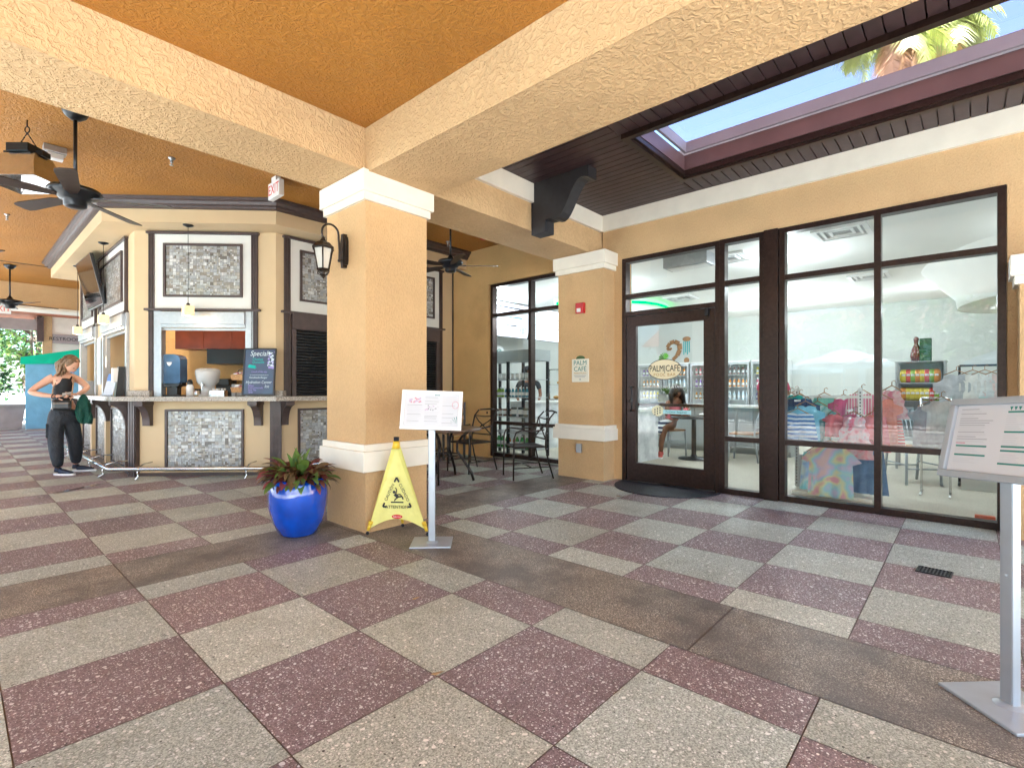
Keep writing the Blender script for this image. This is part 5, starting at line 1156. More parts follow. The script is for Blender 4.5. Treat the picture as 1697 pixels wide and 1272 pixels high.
def shoe(b, heel, toe, s=1.):
    h, e = Vector(heel), Vector(toe); d = (e - h).normalized(); sd = Vector((-d.y, d.x, 0))
    def P(f, w, z): return h + d * f + sd * w + Vector((0, 0, z))
    t_ = skin([(*P(.03, 0, .055), (.038, .045)), (*P(.10, 0, .052), (.040, .042)), (*P(.18, 0, .038), (.042, .030)), (*P(.25, 0, .030), (.036, .024))], chain(0, 1, 2, 3), 2); b.absorb(t_, 0)
    b.tube([P(.03, 0, .05), P(.035, 0, .105)], [.045, .040], n=12, mi=0)
    pr = [P(-.012, 0, 0), P(0, .034, 0), P(.12, .038, 0), P(.21, .044, 0), P(.28, .02, 0), P(.285, 0, 0), P(.28, -.02, 0), P(.21, -.044, 0), P(.12, -.038, 0), P(0, -.034, 0)]
    A = [b.v(p + Vector((0, 0, .001))) for p in pr]; B_ = [b.v(p + Vector((0, 0, .026))) for p in pr]; b.f(A, 1); b.f(B_, 1)
    for k in range(len(pr)): b.f([A[k], A[(k + 1) % len(pr)], B_[(k + 1) % len(pr)], B_[k]], 1)
for hl, te in (((-.13, -.05, 0), (.02, -.20, 0)), ((.055, .185, 0), (.26, .10, 0))):
    b = MB(T); shoe(b, hl, te); b.build('shoe', ['shoe', 'white_plastic'], t)
b = MB(T); b.tube([(-.162, -.215, 1.105), (-.155, -.218, 1.103)], .032, n=14); b.build('wristband', 'black_cloth', t)
# crossbody bag, jacket and wallet are things of their own
b = MB(T); b.bbox(-.175, .035, -.235, -.145, .905, 1.055, .035); b.tube([(-.17, -.19, 1.04), (-.16, -.11, 1.2), (-.08, -.02, 1.435), (.0, .05, 1.41), (.06, -.04, 1.36), (.05, -.13, 1.22), (.025, -.19, 1.04)], .008, n=6, mi=1); b.box(-.155, .015, -.239, -.2355, 1.0, 1.006, 1)
tag(b.build('crossbody_bag', ['leather', 'tan_strap']), 'black leather crossbody bag worn at the front by the woman', 'bag')
b = MB(T); g = bmesh.new(); bmesh.ops.create_icosphere(g, subdivisions=5, radius=1)
for v in g.verts:
    p = v.co.copy(); zz = p.z; a = math.atan2(p.y, p.x)
    fold = .16 * math.sin(a * 5 + 2 * zz) * max(0, .7 - zz) * .8 + .10 * noise.noise(p * 2.3)
    k = (1 + fold) * (1.0 - .22 * zz); v.co = Vector((.165 + p.x * .082 * k, -.05 + p.y * .065 * k, .93 + zz * .20 + (.035 * math.sin(a * 3) if zz < -.3 else 0)))
for f in g.faces: f.smooth = True
b.absorb(g); g.free(); b.tube([(.22, -.06, .86), (.24, -.07, .78), (.235, -.06, .70)], [.035, .036, .03], n=10)
tag(b.build('green_jacket', 'green_cloth'), 'bottle green jacket hanging over the forearm of the woman', 'jacket')
b = MB(T @ Matrix.Translation((-.015, -.265, 1.13)) @ Matrix.Rotation(R(35), 4, 'X') @ Matrix.Rotation(R(20), 4, 'Z')); b.bbox(-.05, .05, -.004, .004, -.03, .03, .002); b.box(-.045, .045, -.0055, -.0042, .005, .022, 1)
tag(b.build('wallet', ['granite', 'paper']), 'small pale card wallet held in both hands of the woman', 'wallet')

def stander(t, T, skinm, topm, legm, hairm, hat=None, h=1.0, arms='down'):
    b = MB(T); A = [(-.20, 0, 1.39, .058), (-.25, .0, 1.26, .045), (-.27, -.02, 1.10, .040), (-.22, -.16, .98, .03)] if arms == 'front' else [(-.20, 0, 1.39, .058), (-.24, .0, 1.26, .045), (-.25, -.01, 1.10, .038), (-.25, -.04, .88, .026)]
    pts = [(0, 0, .95, (.14, .10)), (0, 0, 1.10, (.115, .09)), (0, -.01, 1.28, (.14, .10)), (0, 0, 1.38, (.12, .085)), (0, -.01, 1.47, .052), (0, -.02, 1.52, .05)] + A + [(-x, y, z, r) for x, y, z, r in A] + [(-.09, 0, .86, .09), (-.10, -.01, .48, .06), (-.10, .02, .10, .04), (.09, 0, .86, .09), (.10, -.01, .48, .06), (.10, .02, .10, .04)]
    ed = chain(0, 1, 2, 3, 4, 5) + [(3, 6)] + chain(6, 7, 8, 9) + [(3, 10)] + chain(10, 11, 12, 13) + [(0, 14)] + chain(14, 15, 16) + [(0, 17)] + chain(17, 18, 19)
    b.absorb(skin(pts, ed, 1), 0); hc, hf, hu, hr = head(b, (0, -.03, 1.63), (.25, -.95, -.15), (0, 0, 1))
    for s in (-1, 1): hand(b, (s * A[-1][0] * -1, A[-1][1], A[-1][2]), (0, -.4, -.9) if arms != 'front' else (s * -.5, -.8, -.1), (s, 0, .2), .5)
    b.build('body', skinm, t)
    b = MB(T); q = [(0, 0, .90, (.16, .12)), (0, 0, 1.10, (.135, .108)), (0, -.01, 1.28, (.157, .117)), (0, 0, 1.38, (.135, .10)), (0, 0, 1.43, .075), (-.20, 0, 1.39, .07), (-.255, 0, 1.22, .058), (.20, 0, 1.39, .07), (.255, 0, 1.22, .058)]; b.absorb(skin(q, chain(0, 1, 2, 3, 4) + [(3, 5), (5, 6), (3, 7), (7, 8)], 1)); b.build('shirt', topm, t)
    b = MB(T); q = [(0, 0, .97, (.155, .115)), (-.095, 0, .80, .105), (-.10, 0, .48, .078), (-.10, .02, .09, .06), (.095, 0, .80, .105), (.10, 0, .48, .078), (.10, .02, .09, .06)]; b.absorb(skin(q, chain(0, 1, 2, 3) + [(0, 4)] + chain(4, 5, 6), 1)); b.build('trousers', legm, t)
    for s in (-1, 1): b = MB(T); shoe(b, (s * .10, .06, 0), (s * .12, -.2, 0)); b.build('shoe', ['shoe', 'white_plastic'], t)
    b = MB(T); b.ball(hc - hf * .02 + hu * .025, .108, 0, 16, (.86, .98, 1.0))
    if hat: b.lathe([(.115, .03), (.112, .09), (.07, .125), (0, .135)], hc, n=20, mi=1); b.bbox(hc.x - .07, hc.x + .09, hc.y - .19, hc.y - .06, hc.z + .035, hc.z + .05, .006, 1)
    else:
        for k in range(16): a = PI * (1.05 + .9 * k / 15); b.tube([hc + Vector((.08 * math.cos(a), -.02 - .08 * math.sin(a), .06)), hc + Vector((.10 * math.cos(a), -.02 - .10 * math.sin(a), -.06)), hc + Vector((.10 * math.cos(a), -.01 - .10 * math.sin(a), -.24))], [.03, .03, .012], n=6)
    b.build('hair', [hairm, hat or hairm], t)
t = thing('person', 'café worker in black cap and dark shirt behind the marble counter', 'person', (8.42, 7.10, .004)); T = person_frame(8.42, 7.10) @ Matrix.Diagonal((.97, .97, .97, 1)); T[2][3] = .004
stander(t, T, 'skin_brown', 'navy_cloth', 'black_cloth', 'hair_black', 'black_cloth', arms='front')
t = thing('person', 'person in pink top standing inside, half hidden behind the thick bronze post', 'person', (9.25, 2.42, .004)); T = person_frame(9.25, 2.42) @ Matrix.Diagonal((.95, .95, .95, 1)); T[2][3] = .004
stander(t, T, 'skin_brown', cloth('raspberry jersey', (.45, .05, .12)), 'black_cloth', 'hair_black')
# seated woman at the inside table
t = thing('person', 'seated woman with long black hair and a navy striped skirt at the inside table', 'person', (8.80, 4.02, .004)); T = person_frame(8.80, 4.02); T[2][3] = .004
b = MB(T)
pts = [(.0, .0, .54, (.15, .12)), (.02, -.03, .70, (.115, .09)), (.05, -.07, .88, (.125, .09)), (.06, -.09, .97, (.11, .08)), (.065, -.12, 1.03, .05), (.065, -.135, 1.06, .048),
       (-.09, -.12, .965, .055), (-.14, -.20, .84, .043), (-.06, -.32, .75, .036), (.08, -.36, .745, .027), (.20, -.04, .965, .055), (.27, -.12, .84, .043), (.24, -.26, .76, .036), (.16, -.34, .745, .027),
       (-.14, -.10, .53, .092), (-.36, -.22, .52, .068), (-.36, -.23, .28, .052), (-.34, -.20, .08, .036), (-.02, -.17, .53, .092), (-.22, -.34, .52, .068), (-.27, -.33, .28, .052), (-.27, -.30, .08, .036)]
ed = chain(0, 1, 2, 3, 4, 5) + [(3, 6)] + chain(6, 7, 8, 9) + [(3, 10)] + chain(10, 11, 12, 13) + [(0, 14)] + chain(14, 15, 16, 17) + [(0, 18)] + chain(18, 19, 20, 21)
b.absorb(skin(pts, ed, 1), 0); hc, hf, hu, hr = head(b, (.06, -.17, 1.155), (.1, -.85, -.5), (0, -.3, 1)); hand(b, (.08, -.36, .745), (.8, -.5, 0), (0, 0, 1), .6); hand(b, (.16, -.34, .745), (-.3, -.9, 0), (0, 0, 1), .6); b.build('body', 'skin_brown', t)
b = MB(T); b.ball(hc - hf * .02 + hu * .02, .112, 0, 16, (.88, 1, 1))
for k in range(40): a = rnd.uniform(-.2, 1.25) * PI; s0 = hc + Vector((.085 * math.cos(a), .07 * math.sin(a), .05)); b.tube([s0, s0 + Vector((.035 * math.cos(a), .03, -.10)), s0 + Vector((.05 * math.cos(a) + .02, .03, -.26 - .06 * rnd.random()))], [.03, .03, .010], n=6)
b.build('hair', 'hair_black', t)
b = MB(T); b.absorb(skin([(.0, 0, .60, (.155, .125)), (.02, -.03, .71, (.132, .105)), (.05, -.07, .87, (.142, .108)), (.055, -.085, .945, (.11, .09))], chain(0, 1, 2, 3), 1)); b.build('top', cloth('pink jersey', (.62, .17, .22)), t)
b = MB(T); b.absorb(skin([(.0, .02, .56, (.175, .145)), (-.10, -.10, .545, (.16, .13)), (-.22, -.20, .53, (.165, .12)), (-.31, -.27, .47, (.15, .10)), (-.33, -.28, .38, (.135, .07))], chain(0, 1, 2, 3, 4), 1)); b.build('skirt', stripes('navy and white stripes', (.010, .022, .075), (.72, .73, .76), 4.2, 2, 1.2), t)
for hl, te in (((-.33, -.17, 0), (-.42, -.40, 0)), ((-.26, -.27, 0), (-.34, -.50, 0))): b = MB(T); shoe(b, hl, te); b.build('shoe', [cloth('coral shoe', (.55, .10, .08)), 'white_plastic'], t)
# ---------------------------------------------------------------- inside the café
CC, SS = math.cos(R(42)), math.sin(R(42))
def yat(px, X): a = (px - 848.5) / 837.9; return X * (SS - a * CC) / (CC + a * SS)
def block(name, m, *bx, bev=.004):
    b = MB()
    for q in bx: b.box(*q, bev=bev)
    return b
t = thing('service_counter', 'long grey panelled counter with white quartz top inside the café', 'counter', (10.1, 3.9, 0))
b = MB(); b.box(9.78, 10.45, 2.3, 5.6, .10, .86); b.box(9.86, 10.45, 2.3, 5.6, .004, .10); b.build('body', 'shop_panel', t)
b = MB()
for k in range(6): y = 2.36 + k * .54; b.box(9.765, 9.779, y, y + .52, .12, .85, bev=.003)
b.build('front_panel', 'shop_panel', t); b = MB(); b.box(9.70, 10.5, 2.25, 5.65, .861, .90, bev=.004); b.build('top', 'white_counter', t)
t = thing('end_cabinet', 'white marbled cabinet end just inside the glass door', 'cabinet', (7.8, 4.9, 0))
b = MB(); b.box(7.5, 8.2, 3.98, 5.4, .004, .83); b.build('body', 'marble', t); b = MB(); b.box(7.46, 8.24, 3.94, 5.44, .831, .87, bev=.004); b.build('top', 'white_counter', t)
t = thing('marble_counter', 'white marble service counter behind the left window', 'counter', (8.6, 6.55, 0))
b = MB(); b.box(7.55, 9.9, 6.3, 6.85, .004, .93); b.build('body', 'marble', t); b = MB(); b.box(7.50, 9.95, 6.24, 6.9, .931, .97, bev=.004); b.build('top', 'white_counter', t)
# open display shelf with grille top
t = thing('display_shelf', 'tall open display shelf with grey slatted header by the left window', 'shelf', (7.0, 6.2, 0))
b = MB()
for x in (6.78, 7.2):
    for y in (5.62, 6.20, 6.80): b.box(x - .022, x + .022, y - .022, y + .022, .004, 1.70)
b.build('post', 'fan_metal', t)
ZS = [.14, .42, .71, 1.06, 1.38]
for z in ZS: b = MB(); b.box(6.76, 7.22, 5.60, 6.82, z - .012, z, bev=.002); b.build('shelf', 'grey_metal', t)
b = MB(); b.box(6.75, 7.23, 5.58, 6.84, 1.705, 1.90)
for k in range(6): b.box(6.738, 6.749, 5.58, 6.84, 1.715 + k * .031, 1.738 + k * .031)
b.build('header', 'shop_panel', t)
# bottles: one prototype per colour, then copies
BOT = {}
def bottle_proto(col, nm, shape='bottle'):
    m = mat(nm + ' drink', col, .2, coat=.4); 
    b = MB()
    if shape == 'bottle': b.lathe([(0, 0), (.03, 0), (.032, .01), (.032, .12), (.024, .155), (.013, .18), (.013, .205), (0, .205)], n=12); b.lathe([(.0325, .04), (.0325, .105)], n=12, mi=1); b.lathe([(.0145, .185), (.0145, .21), (0, .21)], n=10, mi=2)
    else: b.lathe([(0, 0), (.03, 0), (.036, .10), (.038, .105), (.03, .112), (0, .114)], n=12, mi=0); b.lathe([(.0325, .03), (.0355, .085)], n=12, mi=1)
    o = b.build('drink_bottle' if shape == 'bottle' else 'drink_cup', [m, 'white_plastic', 'black_plastic' if nm in ('cola', 'amber') else 'white_plastic'])
    return o
def bottles(nm, col, places, label, group, shape='bottle'):
    for k, (x, y, z, s) in enumerate(places):
        if nm not in BOT: BOT[nm] = o = bottle_proto(col, nm, shape)
        else: o = BOT[nm].copy(); COL.objects.link(o)
        o.location = (x, y, z); o.scale = (s, s, s); tag(o, label, 'bottle' if shape == 'bottle' else 'cup', group)
def row(x, ya, yb, z, n, s=1.): return [(x, ya + (yb - ya) * k / (n - 1), z + .001, s) for k in range(n)]
G1 = 'bottles on the open display shelf'
bottles('green', (.05, .30, .06), row(6.86, 6.30, 6.72, ZS[0], 5, 1.1) + row(6.86, 5.70, 6.05, ZS[0], 4, 1.1), 'green drink bottle on the lowest shelf of the open display shelf', G1)
bottles('orange_drink', (.60, .20, .03), row(6.86, 6.12, 6.24, ZS[0], 2), 'orange drink bottle between the green ones on lowest display shelf', G1)
bottles('red', (.50, .03, .05), row(6.84, 6.56, 6.74, ZS[3], 4, .85), 'red drink bottle at the left of the fourth display shelf', G1)
bottles('lime', (.30, .50, .06), row(6.84, 6.38, 6.50, ZS[3], 3, .85), 'lime drink bottle next to the red ones on fourth display shelf', G1)
bottles('teal', (.05, .22, .30), row(6.84, 5.72, 6.30, ZS[3], 8, .85), 'teal drink bottle in the long row on fourth display shelf', G1)
bottles('white_cup', (.70, .72, .74), row(6.85, 5.70, 6.7, ZS[4], 10), 'white cup on the top display shelf', 'cups on the display shelf', 'cup')
bottles('brown_cup', (.20, .10, .06), row(6.85, 6.22, 6.7, ZS[2], 5, 1.2), 'brown tub on the third display shelf, left half', 'tubs on the display shelf', 'cup')
bottles('slate_cup', (.06, .09, .10), row(6.85, 5.95, 6.12, ZS[2], 2, 1.5), 'dark slate canister on the third display shelf', 'tubs on the display shelf', 'cup')
bottles('olive_cup', (.25, .24, .17), row(6.85, 5.70, 5.84, ZS[2], 2, 1.4), 'olive canister at the right end of the third display shelf', 'tubs on the display shelf', 'cup')
t = thing('pastry_case', 'glass pastry case with golden rolls on the marble counter', 'case', (9.1, 6.5, .97))
b = MB()
for x in (8.75, 9.5):
    for y in (6.32, 6.78): b.box(x - .012, x + .012, y - .012, y + .012, .971, 1.62)
b.box(8.73, 9.52, 6.30, 6.80, 1.62, 1.64); b.box(8.73, 9.52, 6.30, 6.80, 1.30, 1.31); b.box(8.73, 9.52, 6.30, 6.80, .972, .99); b.build('frame', 'steel', t)
b = MB(); b.quad((8.762, 6.325, .99), (9.488, 6.325, .99), (9.488, 6.325, 1.62), (8.762, 6.325, 1.62)); b.build('pane', 'cooler_glass', t)
rnd = random.Random(12); roll = None
for k in range(14):
    x, y, z = rnd.uniform(8.83, 9.42), rnd.uniform(6.40, 6.70), 1.31 if k < 8 else .99
    if roll is None: b = MB(); b.ball((0, 0, .036), .06, 0, 10, (1.2, .8, .6)); roll = o = b.build('bread_roll', mat('golden crust', (.50, .27, .07), .5))
    else: o = roll.copy(); COL.objects.link(o)
    o.location = (x, y, z + .001); o.rotation_euler = (0, 0, rnd.random() * 3); tag(o, 'golden bread roll lying in the glass pastry case', 'bread', 'bread rolls in the pastry case')
# menu screens
for k, (xa, xb_) in enumerate(((7.62, 8.95), (8.99, 10.3))):
    t = thing('menu_screen', ['bright menu screen over the marble counter, left of the pair with a plant drawing', 'bright menu screen over the marble counter, right of the pair full of small text'][k], 'screen', ((xa + xb_) / 2, 7.5, 2.7), 0, None, None)
    T = frame(((xa + xb_) / 2, 7.48, 2.72), (1, 0, 0), (0, -.28, 1)); w = (xb_ - xa) / 2; b = MB(T); b.box(-w, w, -.38, .38, -.05, 0, bev=.005); b.build('case', 'black_plastic', t)
    b = MB(T); b.quad((-w + .015, -.365, .0008), (w - .015, -.365, .0008), (w - .015, .365, .0008), (-w + .015, .365, .0008)); b.build('screen', 'screen', t)
    b = MB(T); rr = random.Random(k); 
    for cx_ in (-w + .06, .04 if k == 0 else .10):
        y = .26
        while y > -.33:
            b.box(cx_, cx_ + rr.uniform(.2, .5), y, y + .009, .0012, .002, 2 if rr.random() < .75 else 0); y -= .036
    if k == 0:
        b.box(-w + .06, w - .25, .255, .285, .0021, .003, 0); b.box(-.1, .35, .06, .085, .0021, .003, 1); b.box(-.15, .2, -.12, -.10, .0021, .003, 0)
        for q in range(5): a = R(40 + q * 25); b.prism([(w - .2, -.30), (w - .2 + .16 * math.cos(a) - .01, -.3 + .2 * math.sin(a)), (w - .2 + .16 * math.cos(a) + .012, -.3 + .2 * math.sin(a))], .0021, .003, 0)
    b.build('menu_print', ['screen_ink', 'screen_blue', mat('screen pale print', (.45, .46, .52), .4)], t, norm=False)
    b = MB(); b.tube([((xa + xb_) / 2, 7.54, 2.75), ((xa + xb_) / 2, 7.58, 3.099)], .02); b.build('ceiling_mount', 'grey_metal', t)
t = thing('round_sign', 'round white sign with a dark green emblem beneath the menu screens', 'sign', (7.9, 8.3, 2.0))
b = MB(frame((8.35, 7.9, 2.02), (1, 0, 0), (0, 0, 1))); disc(b, 0, 0, .17, .17, 0, 0); disc(b, 0, 0, .10, .10, .002, 1); 
for k in range(9): a = 2 * PI * k / 9; b.prism([(.02 * math.cos(a), .02 * math.sin(a)), (.09 * math.cos(a + .2), .09 * math.sin(a + .2)), (.09 * math.cos(a - .1), .09 * math.sin(a - .1))], .003, .004, 0)
b.bm.faces.ensure_lookup_table(); b.build('disc', ['white_plastic', 'ink_green'], t, norm=False)
b = MB(); b.tube([(8.35, 7.905, 2.17), (8.35, 7.905, 3.099)], .004, n=6); b.build('wire', 'grey_metal', t)
# drink coolers along the back wall
ck = ['farthest left', 'second from left', 'middle', 'second from right', 'farthest right']
colors = [('amber', (.45, .20, .03), 'amber'), ('cola', (.10, .02, .015), 'dark cola'), ('violet', (.22, .10, .40), 'violet'), ('mint', (.35, .62, .48), 'mint green'), ('pinkd', (.62, .16, .22), 'pink'), ('water', (.55, .66, .74), 'pale blue'), ('lemon', (.70, .58, .10), 'lemon yellow'), ('orange_soda', (.70, .26, .03), 'orange soda')]
for k in range(5):
    ya = 3.20 + k * .76; yb = ya + .74
    t = thing('drink_cooler', 'glass door drinks cooler, %s of the five along the back wall' % ck[4 - k], 'cooler', (13.5, (ya + yb) / 2, 0), 0, 'drinks coolers along the back wall')
    b = MB(); b.box(13.15, 13.85, ya, ya + .03, .004, 1.92); b.box(13.15, 13.85, yb - .03, yb, .004, 1.92); b.box(13.15, 13.85, ya + .03, yb - .03, 1.86, 1.92); b.box(13.15, 13.85, ya + .03, yb - .03, .004, .20); b.box(13.8, 13.85, ya + .03, yb - .03, .2, 1.86); b.build('body', 'white_plastic', t)
    b = MB(); b.box(13.09, 13.148, ya + .005, ya + .06, .2, 1.88); b.box(13.09, 13.148, yb - .06, yb - .005, .2, 1.88); b.box(13.09, 13.148, ya + .06, yb - .06, 1.82, 1.88); b.box(13.09, 13.148, ya + .06, yb - .06, .2, .26); b.build('door_frame', 'grey_metal', t)
    b = MB(); b.quad((13.12, ya + .058, .258), (13.12, yb - .058, .258), (13.12, yb - .058, 1.822), (13.12, ya + .058, 1.822)); b.build('pane', 'cooler_glass', t)
    b = MB(); b.tube([(13.22, ya + .06, .3), (13.22, ya + .06, 1.8)], .012); b.build('light_tube', mat('cooler light', (.9, .9, .9), .4, emit=(.9, .97, 1.), es=1.2) if k == 0 else bpy.data.materials['cooler light'], t)
    for j, z in enumerate((.62, .95, 1.27, 1.58)):
        b = MB(); b.box(13.2, 13.79, ya + .031, yb - .031, z - .012, z); b.build('shelf', 'white_plastic', t)
        if z > .7:
            key, col, word = colors[(k * 3 + j * 2) % len(colors)]
            bottles('c_' + key, col, row(13.28, ya + .11, yb - .11, z, 6, 1.0), '%s bottle in the %s drinks cooler' % (word, ck[4 - k]), 'bottles in the drinks coolers')
# table and chairs inside
t = thing('cafe_table', 'round black pedestal table inside behind the glass door', 'table', (8.57, 3.50, .004))
b = L(t); b.lathe([(0, .70), (.38, .70), (.385, .715), (.38, .73), (0, .732)], n=40); b.build('tabletop', 'fan_metal', t)
b = L(t); b.lathe([(0, 0), (.26, 0), (.25, .02), (.06, .04), (.04, .08), (.04, .69), (.1, .70)], n=32); b.build('pedestal', 'black_plastic', t)
t = thing('iced_drink', 'red iced drink with straw on the inside table', 'drink', FW and (8.70, 3.70, .737)); b = L(t); b.lathe([(0, 0), (.035, 0), (.045, .13), (0, .13)], n=18); b.build('cup', mat('strawberry drink', (.62, .07, .09), .2), t); b = L(t); b.tube([(0, 0, .1), (.01, .02, .22)], .004, n=6); b.build('straw', 'white_plastic', t)
b = MB(Matrix.Translation((8.75, 3.42, .737))); b.ball((0, 0, .025), .06, 0, 10, (1.3, 1, .4)); b.ball((.05, .03, .03), .04, 1, 8, (1.2, 1, .5)); tag(b.build('sunglasses_case', ['white_plastic', 'black_plastic']), 'white and black sunglasses case on the inside table', 'case')
def cafe_chair(loc, rz, label):
    t = thing('cafe_chair', label, 'chair', loc, rz, 'silver café chairs')       # faces +x
    b = L(t); b.box(-.20, .20, -.20, .20, .445, .475, bev=.008); b.build('seat', 'wood_seat', t)
    for sx in (1, -1):
        for sy in (1, -1):
            b = L(t)
            if sx > 0: b.tube([(.21, sy * .2, .003), (.19, sy * .19, .445)], .016)
            else: b.tube([(-.25, sy * .2, .003), (-.19, sy * .19, .45), (-.22, sy * .185, .65), (-.31, sy * .175, .94)], .016)
            b.build('leg', 'stand_grey', t)
    b = L(t); b.tube([(-.31, -.19, .94), (-.31, .19, .94)], .018); b.tube([(-.205, -.18, .56), (-.205, .18, .56)], .012)
    for k in range(6): y = -.125 + k * .05; b.tube([(-.205, y, .56), (-.22, y, .65), (-.31, y, .94)], .007, n=6)
    b.build('backrest', 'stand_grey', t)
    b = L(t); b.tube([(.20, -.19, .2), (.20, .19, .2)], .009); b.tube([(-.215, -.19, .2), (-.215, .19, .2)], .009); b.tube([(.20, .19, .25), (-.21, .19, .25)], .009); b.tube([(.20, -.19, .25), (-.21, -.19, .25)], .009); b.build('stretcher', 'stand_grey', t)
    return t
k0 = cafe_chair((8.80, 4.05, .004), R(-115), 'silver café chair under the seated woman in the striped skirt')
copy_tree(k0, (8.92, 2.78, .004), R(95), 'silver café chair with oak seat right of the inside pedestal table')
copy_tree(k0, (8.28, .52, .004), R(215), 'silver café chair with upright slats standing alone by the clothes rack')
# clothes fixture by the window and the garments on it
XR = 6.78
t = thing('clothes_rack', 'white slotted clothes rack on a flat base by the shop window', 'rack', (XR, 1.12, .004))
b = MB(); b.box(6.46, 7.1, .74, 1.50, .005, .045, bev=.004); b.build('base', 'cream', t)
for y in (yat(1321, XR), yat(1426, XR)):
    b = MB(); b.box(XR - .02, XR + .02, y - .02, y + .02, .046, 1.22)
    for k in range(30): b.box(XR - .0215, XR - .0195, y - .006, y + .006, .08 + k * .037, .10 + k * .037, 1)
    b.build('upright', ['white_plastic', 'ink_dark'], t)
b = MB()
for z in (1.10, .62): b.box(XR - .012, XR + .012, yat(1426, XR) - .10, yat(1321, XR) + .10, z, z + .03)
b.box(XR - .3, XR, yat(1330, XR), yat(1330, XR) + .02, 1.06, 1.08); b.box(XR - .3, XR, yat(1415, XR), yat(1415, XR) + .02, .96, .98); b.build('crossbar', 'white_plastic', t)
b = MB(); b.box(XR + .02, XR + .03, yat(1424, XR), yat(1323, XR), .05, .42); b.build('back_panel', 'white_plastic', t)
def garment(px, X, ztop, w, h, m, label, kind='shirt', rz=0., dep=.05, name='hanging_shirt'):
    """cloth piece on a hanger; front faces -x"""
    y = yat(px, X); w *= 1.18; h *= 1.1; t = thing(name, label, 'clothing', (X, y, ztop), rz, 'clothes on the racks')
    T = WM[t.name] @ frame((0, 0, 0), (0, -1, 0), (0, 0, 1)); b = MB(T); n = 14; m_ = 16; sd = random.Random(int(px * 7 + ztop * 100))
    ph = [sd.random() * 6 for _ in range(4)]
    def wid(f):
        if kind == 'shirt': return w * (.52 + .10 * min(1, f * 6) if f < .16 else (.98 if f < .36 else .66 + .10 * f)) * .5
        if kind == 'tee': return w * (.40 + .5 * min(1, f * 3.2) if f < .34 else .62 + .06 * f) * .5
        if kind == 'dress': return w * (.42 + .06 * math.sin(f * 20) + .55 * f) * .5
        return w * (.72 + .28 * f) * .5
    for side in (1, -1):
        g = []
        for j in range(m_ + 1):
            f = j / m_; ww = wid(f); r = []
            for i in range(n + 1):
                s = i / n * 2 - 1; edge = (1 - abs(s) ** 3); z = side * dep * .5 * edge + .014 * edge * f * math.sin(s * 9 + ph[0] + f * 2) + .006 * math.sin(s * 21 + ph[1])
                drop = (.02 * abs(s) if f < .1 else 0) + (.012 * math.sin(s * 8 + ph[2]) if j == m_ else 0); neck = -.03 * max(0, 1 - abs(s) * 3) if j == 0 else 0
                r.append(b.v((s * ww, -h * f - drop * (1 - f) + neck, z)))
            g.append(r)
        for r0, r1 in zip(g, g[1:]):
            for i in range(n):
                q = b.f([r0[i], r0[i + 1], r1[i + 1], r1[i]])
                if q: q.smooth = True
    b.build('cloth', m, t, norm=False)
    b = MB(T); b.tube([(-w * .26, -.015, 0), (0, .045, 0), (w * .26, -.015, 0)], .006, n=6); b.tube([(0, .045, 0), (0, .085, 0), (.02, .10, 0), (.035, .085, 0)], .004, n=6); b.build('hanger', 'wood_seat', t)
    return t
garment(1325, 6.72, 1.10, .40, .44, cloth('navy rash cloth', (.012, .035, .12)), 'navy swim shirt at the back left of the slotted clothes rack')
garment(1318, 6.78, 1.14, .30, .30, cloth('teal cloth', (.02, .42, .40)), 'teal swim top behind the navy shirt on the slotted clothes rack')
garment(1335, 6.60, 1.02, .34, .40, cloth('sky cloth', (.22, .50, .68)), 'pale sky blue long shirt on the slotted clothes rack')
garment(1322, 6.46, .94, .36, .34, stripes('ruffled blue stripes', (.05, .17, .50), (.66, .72, .82), 6.5, 2, 1.5), 'blue and white ruffled swimsuit at the front of the slotted clothes rack', 'plain')
garment(1415, 6.48, .92, .34, .42, blotch('pink floral cloth', [(.70, .20, .26), (.74, .42, .46), (.62, .50, .55), (.72, .12, .20)], 14.), 'pink floral ruffled swimsuit at the front right of the slotted rack', 'dress')
garment(1382, 6.66, .93, .20, .24, cloth('coral cloth', (.72, .16, .18)), 'small coral swim top in the middle of the slotted clothes rack')
garment(1448, 6.72, .92, .26, .36, cloth('rose cloth', (.70, .22, .24)), 'rose swim dress at the right end of the slotted clothes rack', 'plain')
garment(1355, 6.74, 1.02, .32, .40, blotch('pale leaf cloth', [(.65, .68, .66), (.10, .30, .28), (.70, .70, .68)], 9.), 'white and green leaf print shirt between blue shirt and coral top')
garment(1376, 6.42, .60, .54, .52, blotch('pastel tie dye', [(.70, .34, .40), (.72, .66, .36), (.36, .60, .68), (.60, .48, .66), (.74, .50, .50)], 6.5), 'large pastel rainbow tie dye beach shirt low on the rack', 'tee')
garment(1440, 6.62, .56, .30, .44, cloth('denim cloth', (.12, .20, .34)), 'faded denim beach dress low at the rack right side', 'plain')
garment(1428, 6.80, 1.16, .28, .22, stripes('pink stripe cloth', (.66, .18, .30), (.75, .60, .64), 12., 1), 'pink striped sarong high at the right of the slotted rack', 'plain')
garment(1398, 6.86, 1.10, .30, .34, cloth('fuchsia cloth', (.62, .10, .24)), 'fuchsia swim shirt behind the coral top on the slotted clothes rack')
garment(1366, 6.88, 1.12, .34, .42, cloth('seafoam cloth', (.20, .50, .42)), 'seafoam green shirt at the back of the slotted clothes rack')
garment(1310, 6.92, 1.12, .34, .50, cloth('royal blue cloth', (.03, .10, .42)), 'royal blue shirt at the far left back of the slotted clothes rack')
garment(1462, 7.0, 1.10, .32, .46, cloth('salmon cloth', (.74, .30, .24)), 'salmon pink beach shirt hanging behind the window mullion')
